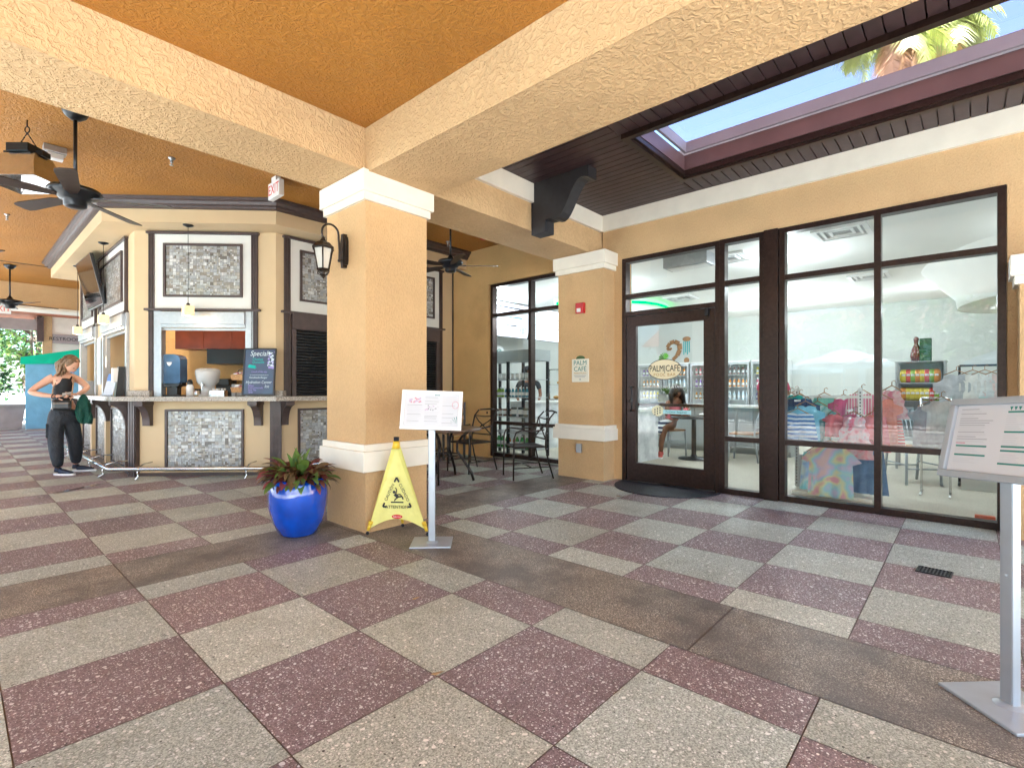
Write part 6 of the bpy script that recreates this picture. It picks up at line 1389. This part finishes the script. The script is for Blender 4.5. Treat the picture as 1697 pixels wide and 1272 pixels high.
garment(1478, 7.1, 1.20, .28, .30, blotch('pink ruffle cloth', [(.74, .34, .44), (.78, .60, .64), (.66, .22, .34)], 16.), 'pink ruffled top right of the window mullion', 'dress')
garment(1474, 7.1, .88, .26, .34, stripes('coral stripe cloth', (.70, .16, .16), (.78, .62, .58), 9., 2), 'coral striped beach dress right of the window mullion', 'plain')
garment(1350, 6.44, .52, .26, .40, blotch('aqua tie dye', [(.20, .55, .62), (.62, .70, .66), (.30, .42, .66)], 8.), 'aqua tie dye towel low at the front left of the rack', 'plain')
# second rack, white shirts and caps to the right
t = thing('rail_rack', 'dark metal clothes rail far right inside the shop', 'rack', (8.6, -.35, .004))
b = MB(); ya, yb = yat(1590, 8.6), yat(1720, 8.6)
for y in (ya, yb): b.tube([(8.6, y, .004), (8.6, y, 1.50)], .014); b.tube([(8.35, y, .015), (8.85, y, .015)], .014)
b.tube([(8.6, ya, 1.5), (8.6, yb, 1.5)], .014); b.build('frame', 'fan_metal', t)
for px, c, nm in ((1612, (.78, .74, .72), 'cream'), (1632, (.72, .70, .70), 'white'), (1655, (.72, .55, .52), 'blush pink'), (1585, (.52, .52, .56), 'grey')):
    garment(px, 8.58, 1.40, .40, .62, cloth(nm + ' shirt cloth', c), '%s long beach shirt on the dark clothes rail' % nm, 'shirt')
b = MB(Matrix.Translation((8.3, yat(1640, 8.3), 0))); b.box(-.2, .2, -.25, .25, .004, .98, bev=.004); tag(b.build('display_plinth', 'shop_white'), 'white display plinth below the clothes rail', 'plinth')
b = MB(Matrix.Translation((8.25, yat(1632, 8.25), .985))); b.lathe([(.20, 0), (.11, .015), (.10, .08), (.05, .12), (0, .125)], n=24); tag(b.build('sun_hat', cloth('aqua cloth', (.14, .52, .54))), 'aqua sun hat lying on the white plinth', 'hat')
b = MB(Matrix.Translation((8.25, yat(1668, 8.25), .985))); b.lathe([(.19, 0), (.11, .015), (.10, .08), (.05, .12), (0, .125)], n=24); tag(b.build('sun_hat', cloth('navy hat cloth', (.012, .03, .10))), 'navy sun hat beside the aqua hat', 'hat')
garment(1540, 7.5, 1.02, .34, .44, cloth('grey tee cloth', (.40, .38, .42)), 'grey shirt hanging behind the silver café chair')
garment(1560, 7.42, 1.08, .30, .34, cloth('white tee cloth', (.70, .66, .66)), 'white tee with sleeve beside the grey shirt behind the silver chair')
t = thing('low_rail', 'low silver garment rail behind the silver café chair', 'rack', (7.5, .45, .004)); b = MB(); ya, yb = yat(1527, 7.52), yat(1575, 7.52)
for y in (ya, yb): b.tube([(7.52, y, .004), (7.52, y, 1.10)], .012); b.tube([(7.3, y, .014), (7.7, y, .014)], .012)
b.tube([(7.52, ya, 1.1), (7.52, yb, 1.1)], .012); b.build('frame', 'steel', t)
# snack shelf
XSN = 9.6; ya, yb = yat(1486, XSN), yat(1566, XSN)
t = thing('snack_shelf', 'grey two tier snack shelf with red and yellow bags', 'shelf', (XSN, (ya + yb) / 2, .004)); b = MB()
for y in (ya, yb):
    for x in (XSN, XSN + .4): b.box(x - .015, x + .015, y - .015, y + .015, .004, 1.62)
b.build('post', 'grey_metal', t)
for z in (.45, .75, 1.03, 1.30, 1.62): b = MB(); b.box(XSN - .02, XSN + .42, yb - .02, ya + .02, z - .015, z); b.build('shelf', 'grey_metal', t)
b = MB(); b.box(XSN + .43, XSN + .45, yb, ya, .45, 1.62); b.build('back_panel', 'shop_panel', t)
rnd = random.Random(21); bag = {}
for z, n_ in ((1.30, 8), (1.03, 8)):
    for k in range(n_):
        c, nm = [((.60, .06, .03), 'red'), ((.66, .52, .04), 'yellow'), ((.62, .24, .03), 'orange'), ((.25, .40, .05), 'green')][(k * 3 + int(z * 10)) % 4 if not (z < 1.1 and 1 < k < 5) else 1]
        if nm not in bag:
            b = MB(); g = bmesh.new(); bmesh.ops.create_uvsphere(g, u_segments=12, v_segments=10, radius=1)
            for v in g.verts: v.co = Vector((v.co.x * .045 * (1 - v.co.z ** 2) ** .3, math.copysign(abs(v.co.y) ** .6, v.co.y) * .052, .10 + math.copysign(abs(v.co.z) ** .7, v.co.z) * .10))
            for f in g.faces: f.smooth = True
            b.absorb(g); b.ball((-.034, 0, .11), .03, 1, 8, (.4, 1, 1)); bag[nm] = o = b.build('snack_bag', [mat(nm + ' foil', c, .25, .2), 'paper'])
        else: o = bag[nm].copy(); COL.objects.link(o)
        o.location = (XSN + .08, ya - .08 - k * (ya - yb - .12) / n_, z + .001); tag(o, '%s snack bag on the %s tier of the grey snack shelf' % (nm, 'upper' if z > 1.2 else 'lower'), 'snack bag', 'snack bags on the shelf')
t = thing('pin_bottle', 'dark red pin shaped bottle on top of the snack shelf', 'bottle', (XSN + .15, yat(1517, XSN), 1.621)); b = L(t); b.lathe([(0, 0), (.06, 0), (.075, .08), (.06, .18), (.025, .26), (.03, .31), (.036, .34), (.02, .37), (0, .375)], n=24); b.build('body', mat('dark red glass', (.16, .015, .015), .15, coat=.5), t)
b = MB(Matrix.Translation((XSN + .15, yat(1533, XSN), 1.621))); b.box(-.06, .06, -.07, .07, 0, .34, bev=.01); tag(b.build('display_box', cloth('forest box', (.03, .09, .04))), 'dark green display box beside the pin shaped bottle', 'box')
# wall decorations, planter, dispenser by the column
t = thing('wall_decal', 'tan driftwood curl sticker on the shop back wall', 'wall decal', (13.89, 5.9, 2.3)); b = MB(frame((13.893, yat(1118, 13.9), 2.05), (0, -1, 0), (0, 0, 1)))
cv = [(-.05, 0), (.08, .12), (.16, .28), (.14, .45), (.0, .52), (-.14, .48), (-.22, .36), (-.16, .28), (-.08, .34)]
for (p, q), w in zip(zip(cv, cv[1:]), (.10, .13, .14, .13, .12, .11, .09, .06)): seg(b, p, q, w, 0, .003)
b.build('curl', 'wood_seat', t)
t = thing('wall_decal', 'teal wind chime sticker beside the driftwood curl on shop wall', 'wall decal', (13.89, 5.3, 2.3)); b = MB(frame((13.893, yat(1138, 13.9), 2.0), (0, -1, 0), (0, 0, 1)))
disc(b, 0, .62, .12, .07, .001, 1); disc(b, 0, .02, .08, .08, .001, 1)
for k in range(4): seg(b, (-.08 + k * .053, .56), (-.08 + k * .053, .18 + .06 * (k % 2)), .028, 0, .003)
b.build('chime', [mat('teal print', (.05, .40, .42), .5), 'wood_seat'], t, norm=False)
t = thing('trough_planter', 'silver trough planter with green spiky plants on the inside counter', 'planter', (10.2, 4.6, .901)); b = L(t); b.prism([(-.5, .2), (.5, .2), (.45, 0), (-.45, 0)], -.12, .12, axis=1); b.bm.transform(Matrix.Translation((0, 0, 0))); b.build('trough', 'steel', t)
b = L(t); rnd = random.Random(8)
for k in range(60): a = rnd.random() * 2 * PI; blade_leaf(b, (rnd.uniform(-.42, .42), rnd.uniform(-.08, .08), .18), (math.cos(a), math.sin(a), 0), rnd.uniform(.7, 1.4), rnd.uniform(.2, .32), .035, 0, 1.2)
b.build('foliage', ['leaf_mid'], t, norm=False)
t = thing('orange_packet', 'small orange packet on the floor inside the right window corner', 'packet', (6.30, -.12, .004)); b = L(t); b.box(-.03, .03, -.07, .07, 0, .05, bev=.008); b.build('packet', mat('orange wrapper', (.70, .13, .04), .4), t)
# ceiling fittings of the café
def vent(x, y, s, label):
    t = thing('ceiling_vent', label, 'ceiling vent', (x, y, 3.099), 0, 'square ceiling vents inside the café'); b = L(t)
    for r_, w in ((s, .05), (s * .72, .03), (s * .45, .03)):
        z = -.03 if r_ == s else -.022
        b.box(-r_, r_, -r_, -r_ + w, z, 0); b.box(-r_, r_, r_ - w, r_, z, 0); b.box(-r_, -r_ + w, -r_ + w, r_ - w, z, 0); b.box(r_ - w, r_, -r_ + w, r_ - w, z, 0)
    b.build('louvre', 'white_plastic', t); b = L(t); b.box(-s * .92, s * .92, -s * .92, s * .92, -.006, -.001); b.build('recess', 'grey_metal', t); return t
vent(7.17, 1.12, .28, 'square white ceiling vent nearest the right shop window'); vent(10.29, 1.22, .28, 'square white ceiling vent deeper in, above the clothes rack'); vent(10.12, 4.41, .28, 'square white ceiling vent seen in the transom over the door'); vent(7.5, 2.55, .28, 'square white ceiling vent beside the air curtain')
t = thing('air_curtain', 'pale grey box shaped unit hanging under the ceiling inside the door', 'air unit', (7.0, 2.95, 3.0)); b = MB(); b.box(6.85, 7.15, 2.62, 3.25, 2.93, 3.098, bev=.012); b.build('case', 'grey_metal', t); b = MB(); b.box(6.9, 7.1, 2.66, 3.21, 2.922, 2.929); b.build('grille', 'white_plastic', t)
DL = [(12.3, 2.9), (12.2, 1.9), (12.1, 4.0), (8.0, 5.0), (8.0, -1.2), (10.5, -.6), (11.0, 2.6), (7.9, 1.9), (10.6, 6.4), (7.6, 7.2), (12.0, .3)]
lab = ['nearest the third cooler', 'right of the coolers on the back wall', 'above the middle cooler', 'above the white cabinet end', 'over the dark clothes rail', 'beside the curved bulkhead', 'over the middle of the shop floor', 'between the air unit and the front rack', 'over the marble counter right end', 'over the worker behind the left window', 'at the far right along the back wall']
for (x, y), s in zip(DL, lab):
    t = thing('downlight', 'round lit ceiling downlight ' + s, 'downlight', (x, y, 3.099), 0, 'ceiling downlights in the café'); b = L(t); b.lathe([(.075, 0), (.075, -.008), (.055, -.010), (.055, -.002)], n=24); b.build('trim_ring', 'white_plastic', t); b = L(t); b.lathe([(0, -.004), (.054, -.004)], n=24); b.build('lens', 'down_light', t)
t = thing('led_strip', 'curved green neon light strip on the café ceiling', 'light strip', (10.4, 5.2, 3.08)); b = MB(); ARC = [(8.5, 6.4), (8.75, 5.88), (9.05, 5.45), (9.33, 5.17), (9.65, 4.96), (10.0, 4.87), (10.4, 4.87), (10.85, 4.98), (11.25, 5.2)]; b.tube([(x, y, 3.0) for x, y in ARC], .028, n=8); b.build('tube', 'green_led', t)
b = MB()
for (xa_, ya_), (xb_, yb_) in zip(ARC, ARC[1:]): b.prism([(xa_, ya_ + .035), (xb_, yb_ + .035), (xb_, yb_ + .07), (xa_, ya_ + .07)], 2.95, 3.099)
b.build('cove_edge', 'shop_ceiling', t)
# ---------------------------------------------------------------- far end of the walkway
t = thing('towel_cabinet', 'blue canvas cabinet with a sloping green canvas lid', 'cabinet', (1.95, 20.3, 0))
T = frame((1.44, 20.2, .004), (1, -.35, 0), (0, 0, 1))
b = MB(T); b.box(0, 1.35, .05, 1.95, -1.1, 0, bev=.02); b.build('canvas', 'canvas_blue', t)
b = MB(T); b.box(.02, 1.33, 0, .05, -1.05, -.02); b.build('base', 'planter_grey', t)
b = MB(T @ Matrix(((0, 0, 1, 0), (0, 1, 0, 0), (1, 0, 0, 0), (0, 0, 0, 1)))); b.M = T
A = [b.v(p) for p in ((-.08, 1.92, .08), (1.43, 1.98, .08), (1.43, 1.98, -1.2), (-.08, 1.92, -1.2))]; B_ = [b.v(p) for p in ((-.08, 2.12, .06), (1.43, 2.44, .06), (1.43, 2.44, -1.18), (-.08, 2.12, -1.18))]
b.f(A); b.f(B_)
for k in range(4): b.f([A[k], A[(k + 1) % 4], B_[(k + 1) % 4], B_[k]])
b.build('lid', 'canvas_green', t)
b = MB(T); b.tube([(-.002, .3, -.5), (-.002, 1.8, -.5)], .008); b.box(-.01, .0, .9, 1.0, -.54, -.46); b.build('zip', 'black_plastic', t)
t = thing('restroom_building', 'cream washroom building with brown corner post and RESTROOMS sign', 'building', (3.4, 22.5, 0))
b = MB(); b.box(2.25, 6.3, 22.5, 24.5, 0, 3.6); b.build('wall', 'cream', t)
b = MB(); b.box(2.02, 2.245, 22.42, 22.65, 0, 3.6); b.build('corner_post', 'tan_knock', t)
b = MB(); b.box(2.25, 3.3, 22.40, 22.497, 2.72, 3.02, bev=.01); q = b.build('sign_board', 'planter_grey', t)
text('RESTROOMS', .155, 'ink_dark', q, frame((2.60, 22.395, 2.87), (1, 0, 0), (0, 0, 1)))
b = MB(); b.box(1.0, 6.5, 21.6, 24.8, 3.6, 3.8); b.prism([(20.9, 3.8), (25.2, 3.8), (23, 4.9)], .6, 6.7, axis=0); b.build('roof', 'terracotta', t)
def rafter(x, s):
    b = MB(Matrix.Translation((x, 17.12, 0)))
    P = [(0, 3.10), (0, 2.35), (.12, 2.35)] + [(.12 + .75 * f, 2.42 + .42 * f + .10 * math.sin(PI * 2 * f)) for f in [k / 10 for k in range(11)]] + [(1.0, 2.90), (1.0, 3.10)]
    b.prism([(p[0], p[1]) for p in P], 0, .14, axis=0); return b
for x in (.9, 1.95):
    b = MB(); b.M = Matrix.Translation((x, 22.30, 0)) @ Matrix.Rotation(R(90), 4, 'Z')
    P = [(0, 3.55), (0, 2.75), (.14, 2.75), (.14, 2.9)] + [(.2 + .8 * f, 2.98 + .34 * f - .09 * math.sin(2 * PI * f)) for f in [k / 10 for k in range(11)]] + [(1.15, 3.34), (1.15, 3.55)]
    b.prism([(p[0], p[1]) for p in P], -.08, .08, axis=1)
    b.build('bracket', 'brown_trim', t)
b = MB(); b.box(-4, 2.0, 22.35, 22.5, 3.1, 3.45); b.build('pergola_beam', 'planter_grey', t)
t = thing('planter_box', 'taupe planter box under the hedge at the left edge', 'planter', (.6, 21.9, 0)); b = L(t); b.prism([(-1.1, 0), (.86, 0), (.95, .68), (-1.2, .68)], -.35, .35, axis=1); b.box(-1.24, .99, -.39, .39, .681, .74, bev=.01); b.build('box', 'planter_grey', t)
rnd = random.Random(31)
t = thing('hedge', 'glossy green hedge growing in the taupe planter', 'hedge', (.4, 22.2, .7)); b = MB()
leaves(b, (.2, 22.0, 1.45), 1.0, 2600, .14, 2, (1.1, .55, .85), .35, rnd); b.build('foliage', ['hedge_dark', 'hedge_mid'], t, norm=False); b = MB()
for k in range(8): x = -.5 + k * .17; b.tube([(x, 21.95, .70), (x + rnd.uniform(-.1, .1), 22, 1.5)], .02, n=6)
b.build('trunk', 'bark', t)
# ---------------------------------------------------------------- trees
def tree(loc, h, r, label, mats=('leaf_dark', 'leaf_mid', 'leaf_light'), n=2600, seed=1, trunk=.16, leaf=.24, name='tree', group='trees around the patio', low=.35):
    rr = random.Random(seed); t = thing(name, label, 'tree', loc, 0, group); b = L(t)
    top = h * .62; pts = [(rr.uniform(-.1, .1) * k, rr.uniform(-.1, .1) * k, top * k / 5) for k in range(6)]; b.tube(pts, [trunk * (1 - .12 * k) for k in range(6)], n=10)
    tips = []
    for k in range(9):
        a = 2 * PI * k / 9 + rr.random(); z0 = top * rr.uniform(.55, .98); e = (r * .75 * math.cos(a), r * .75 * math.sin(a), z0 + h * rr.uniform(.05, .32)); tips.append(e); b.tube([(0, 0, z0), (e[0] * .45, e[1] * .45, z0 + (e[2] - z0) * .35), e], [trunk * .45, trunk * .28, trunk * .1], n=6)
    b.build('trunk', 'bark', t); b = L(t)
    cl = [(Vector((rr.gauss(0, .42) * r, rr.gauss(0, .42) * r, h * rr.uniform(low, .95))), r * rr.uniform(.28, .5)) for _ in range(16)] + [(Vector(e), r * .38) for e in tips]
    for c, q in cl: leaves(b, c, q, n // len(cl), leaf, 3, (1, 1, .75), .3, rr)
    b.build('crown', list(mats), t, norm=False); return t
tree((-.6, 26.5, 0), 6.0, 2.4, 'broad leafy tree behind the hedge at the far left', seed=3, n=4200, leaf=.2, low=.2, mats=('hedge_mid', 'leaf_mid', 'leaf_light'))
tree((2.2, 28.5, 0), 6.5, 2.6, 'leafy tree rising behind the washroom building', seed=4, n=3000, leaf=.24, low=.2)
tree((-3.6, 25.0, 0), 5.2, 2.3, 'leafy tree at the far left beyond the planter', seed=5, n=3000, leaf=.22, low=.2)
for k, (x, y, h, r, s) in enumerate(((-13, -1.5, 6.5, 2.6, 'first'), (-15.5, 3.2, 7.2, 3.0, 'second'), (-14, 7.5, 6.0, 2.5, 'third'), (-19, 12, 7.5, 3.0, 'fourth'), (-16, -6, 7., 2.8, 'fifth'), (-22, 1, 8., 3.2, 'sixth'))):
    tree((x, y, 0), h, r, '%s tree of the row beyond the pool deck, counted from the open corner' % s, seed=10 + k, n=1500, leaf=.34)
# palm seen through the skylight
def palm(loc, h, label, seed, rot=0):
    rr = random.Random(seed); t = thing('palm_tree', label, 'palm', loc, rot); b = L(t); b.tube([(.08 * math.sin(k), 0, h * k / 10) for k in range(11)], [.22 - .008 * k for k in range(11)], n=12); b.build('trunk', 'bark', t)
    b = L(t)
    for f in range(46):
        a = 2 * PI * f / 46 * 3.1; el = rr.uniform(-.9, 1.3); l = rr.uniform(1.2, 1.8); d = Vector((math.cos(a), math.sin(a), 0)); p = Vector((0, 0, h)); ang = el; prev = p; dry = 1 if el < -.55 else 0
        sd = Vector((-d.y, d.x, 0))
        for k in range(16):
            q = p + (d * math.cos(ang) + Vector((0, 0, 1)) * math.sin(ang)) * l / 16; ang -= .085 + .04 * rr.random()
            b.quad(p - sd * .012, p + sd * .012, q + sd * .010, q - sd * .010, dry)
            if k > 2:
                for s in (-1, 1):
                    for m2 in (0, .5):
                        o_ = p.lerp(q, m2); ll = l * .30 * math.sin(PI * (k + m2) / 17) + .12; tip = o_ + sd * s * ll * .75 + (q - p).normalized() * ll * .35 + Vector((0, 0, -ll * rr.uniform(.35, .75))); w = (q - p).normalized() * .022
                        mid_ = o_.lerp(tip, .5) + Vector((0, 0, ll * .10)); b.quad(o_ - w, mid_ - w, mid_ + w, o_ + w, dry); b.quad(mid_ - w, tip, tip, mid_ + w, dry) if False else b.f([b.v(mid_ - w), b.v(tip), b.v(mid_ + w)], dry)
            p = q
    b.build('crown', ['palm_leaf', 'palm_dry'], t, norm=False); return t
palm((17.6, 1.45, 0), 11.2, 'tall palm seen through the skylight, left one', 1); palm((19.8, .45, 0), 12.1, 'tall palm seen through the skylight, right one', 2)
# ---------------------------------------------------------------- pool side behind the photographer (seen in the glass)
t = thing('pool_building', 'pale peach building with terracotta roof across the pool', 'building', (-34, 8, 0))
b = MB(); b.box(-40, -33, -6, 22, 0, 5.2); b.build('wall', 'pink_wall', t); b = MB(); b.prism([(-41.5, 5.2), (-31.8, 5.2), (-36.5, 7.6)], -7, 23, axis=1); b.build('roof', 'terracotta', t)
for k in range(7): b = MB(); y = -4 + k * 3.7; b.box(-32.99, -32.9, y, y + 1.4, 1., 2.4); b.box(-32.99, -32.9, y, y + 1.4, 3.2, 4.5); b.build('window', 'fan_metal', t)
for k in range(8): b = MB(); y = -5.6 + k * 3.7; b.box(-32.7, -32.3, y, y + .4, 0, 5.2); b.build('column', 'white_paint', t)
def parasol(x, y, label):
    t = thing('pool_parasol', label, 'parasol', (x, y, 0), 0, 'pale parasols by the pool'); b = L(t); b.tube([(0, 0, 0), (0, 0, 2.75)], .03, n=10); b.lathe([(0, 0), (.3, 0), (.3, .08), (0, .1)], n=20); b.build('pole', 'stand_grey', t); b = L(t); b.lathe([(0, 2.8), (.5, 2.66), (1.2, 2.40), (1.6, 2.2), (1.6, 2.06)], n=8, smooth=False); b.build('canopy', cloth('pale blue canvas', (.55, .66, .76)), t); return t
p0 = parasol(-11.5, 3.6, 'pale blue parasol on the pool deck nearest the patio'); copy_tree(p0, (-18.5, 6.2, 0), label='pale blue parasol farther out by the pool'); copy_tree(p0, (-12.5, -1.5, 0), label='pale blue parasol on the pool deck to the open corner')
t = thing('pool_fence', 'black metal bar fence along the pool deck', 'fence', (-6.6, 2, 0)); b = MB()
for k in range(120): y = -8 + k * .125; b.box(-6.61, -6.59, y, y + .02, .06, 1.25)
b.build('bars', 'black_bracket', t); b = MB(); b.box(-6.625, -6.575, -8, 7, 1.251, 1.29); b.box(-6.625, -6.575, -8, 7, .02, .059); b.build('rail', 'black_bracket', t)
b = MB(); b.quad((-30, -4, -.012), (-9.5, -4, -.012), (-9.5, 14, -.012), (-30, 14, -.012)); o = b.build('pool_water', mat('pool water', (.05, .32, .40), .05), kind='structure')
# ---------------------------------------------------------------- light, sky, camera
w = bpy.data.worlds.new('World'); S.world = w; w.use_nodes = True; nt = w.node_tree
sky = nt.nodes.new('ShaderNodeTexSky'); sky.sky_type = 'NISHITA'; sky.sun_disc = False
SUN_EL, SUN_AZ = R(42), R(222)      # azimuth of the sun seen from the patio, measured from +x towards +y
sky.sun_elevation = SUN_EL; sky.sun_rotation = PI / 2 - SUN_AZ; sky.altitude = 10; sky.air_density = 1.; sky.dust_density = 1.6; sky.ozone_density = 1.
nt.links.new(sky.outputs[0], nt.nodes['Background'].inputs[0]); nt.nodes['Background'].inputs[1].default_value = SKY_S
sd = bpy.data.lights.new('sun', 'SUN'); sd.energy = 5.0; sd.angle = R(.53); sd.color = (1, .95, .88); so = bpy.data.objects.new('sun', sd); COL.objects.link(so)
dirv = -Vector((math.cos(SUN_EL) * math.cos(SUN_AZ), math.cos(SUN_EL) * math.sin(SUN_AZ), math.sin(SUN_EL))); so.rotation_euler = dirv.to_track_quat('-Z', 'Y').to_euler()
def lamp(name, loc, e, col, size=.12, kind='AREA', parent=None):
    l = bpy.data.lights.new(name, kind); l.energy = e; l.color = col
    if kind == 'AREA': l.shape = 'DISK'; l.size = size
    else: l.shadow_soft_size = size
    o = bpy.data.objects.new(name, l); COL.objects.link(o); o.location = loc; return o
for x, y in DL: lamp('downlight_lamp', (x, y, 2.72), LAMP_E * (.55 if x > 11.5 else 1.5 if y > 4.5 else 1.25), (1, .98, .94), .12, 'POINT')
for p in ((2.12, 7.72), (1.53, 9.6), (1.51, 11.75)): lamp('pendant_bulb', (*p, 2.16), .35, (1, .72, .4), .03, 'POINT')
for p in ((3.6, 8.7, 3.25), (4.4, 10.3, 3.25), (2.6, 10.6, 3.25)): lamp('kiosk_ceiling_lamp', p, 3.2, (1, .82, .58), .2)
cam = bpy.data.cameras.new('camera'); co = bpy.data.objects.new('camera', cam); COL.objects.link(co); S.camera = co
co.location = (0, 0, 1.2); co.rotation_euler = (R(90), 0, R(-48)); cam.sensor_width = 36; cam.lens = 837.9 / 1697 * 36; cam.shift_y = 9 / 1697; cam.clip_start = .05; cam.clip_end = 2000
S.view_settings.view_transform = 'Standard'; S.view_settings.look = 'None'; S.view_settings.exposure = EXPO; S.view_settings.gamma = 1; S.view_settings.use_curve_mapping = False
S.view_settings.use_white_balance = True; S.view_settings.white_balance_temperature = 5700; S.view_settings.white_balance_tint = 4
c = S.cycles; c.use_denoising = True; c.max_bounces = 10; c.diffuse_bounces = 6; c.glossy_bounces = 4; c.transmission_bounces = 6; c.transparent_max_bounces = 12; c.sample_clamp_indirect = 6; c.caustics_reflective = False; c.caustics_refractive = False; c.use_adaptive_sampling = True; c.adaptive_threshold = .02
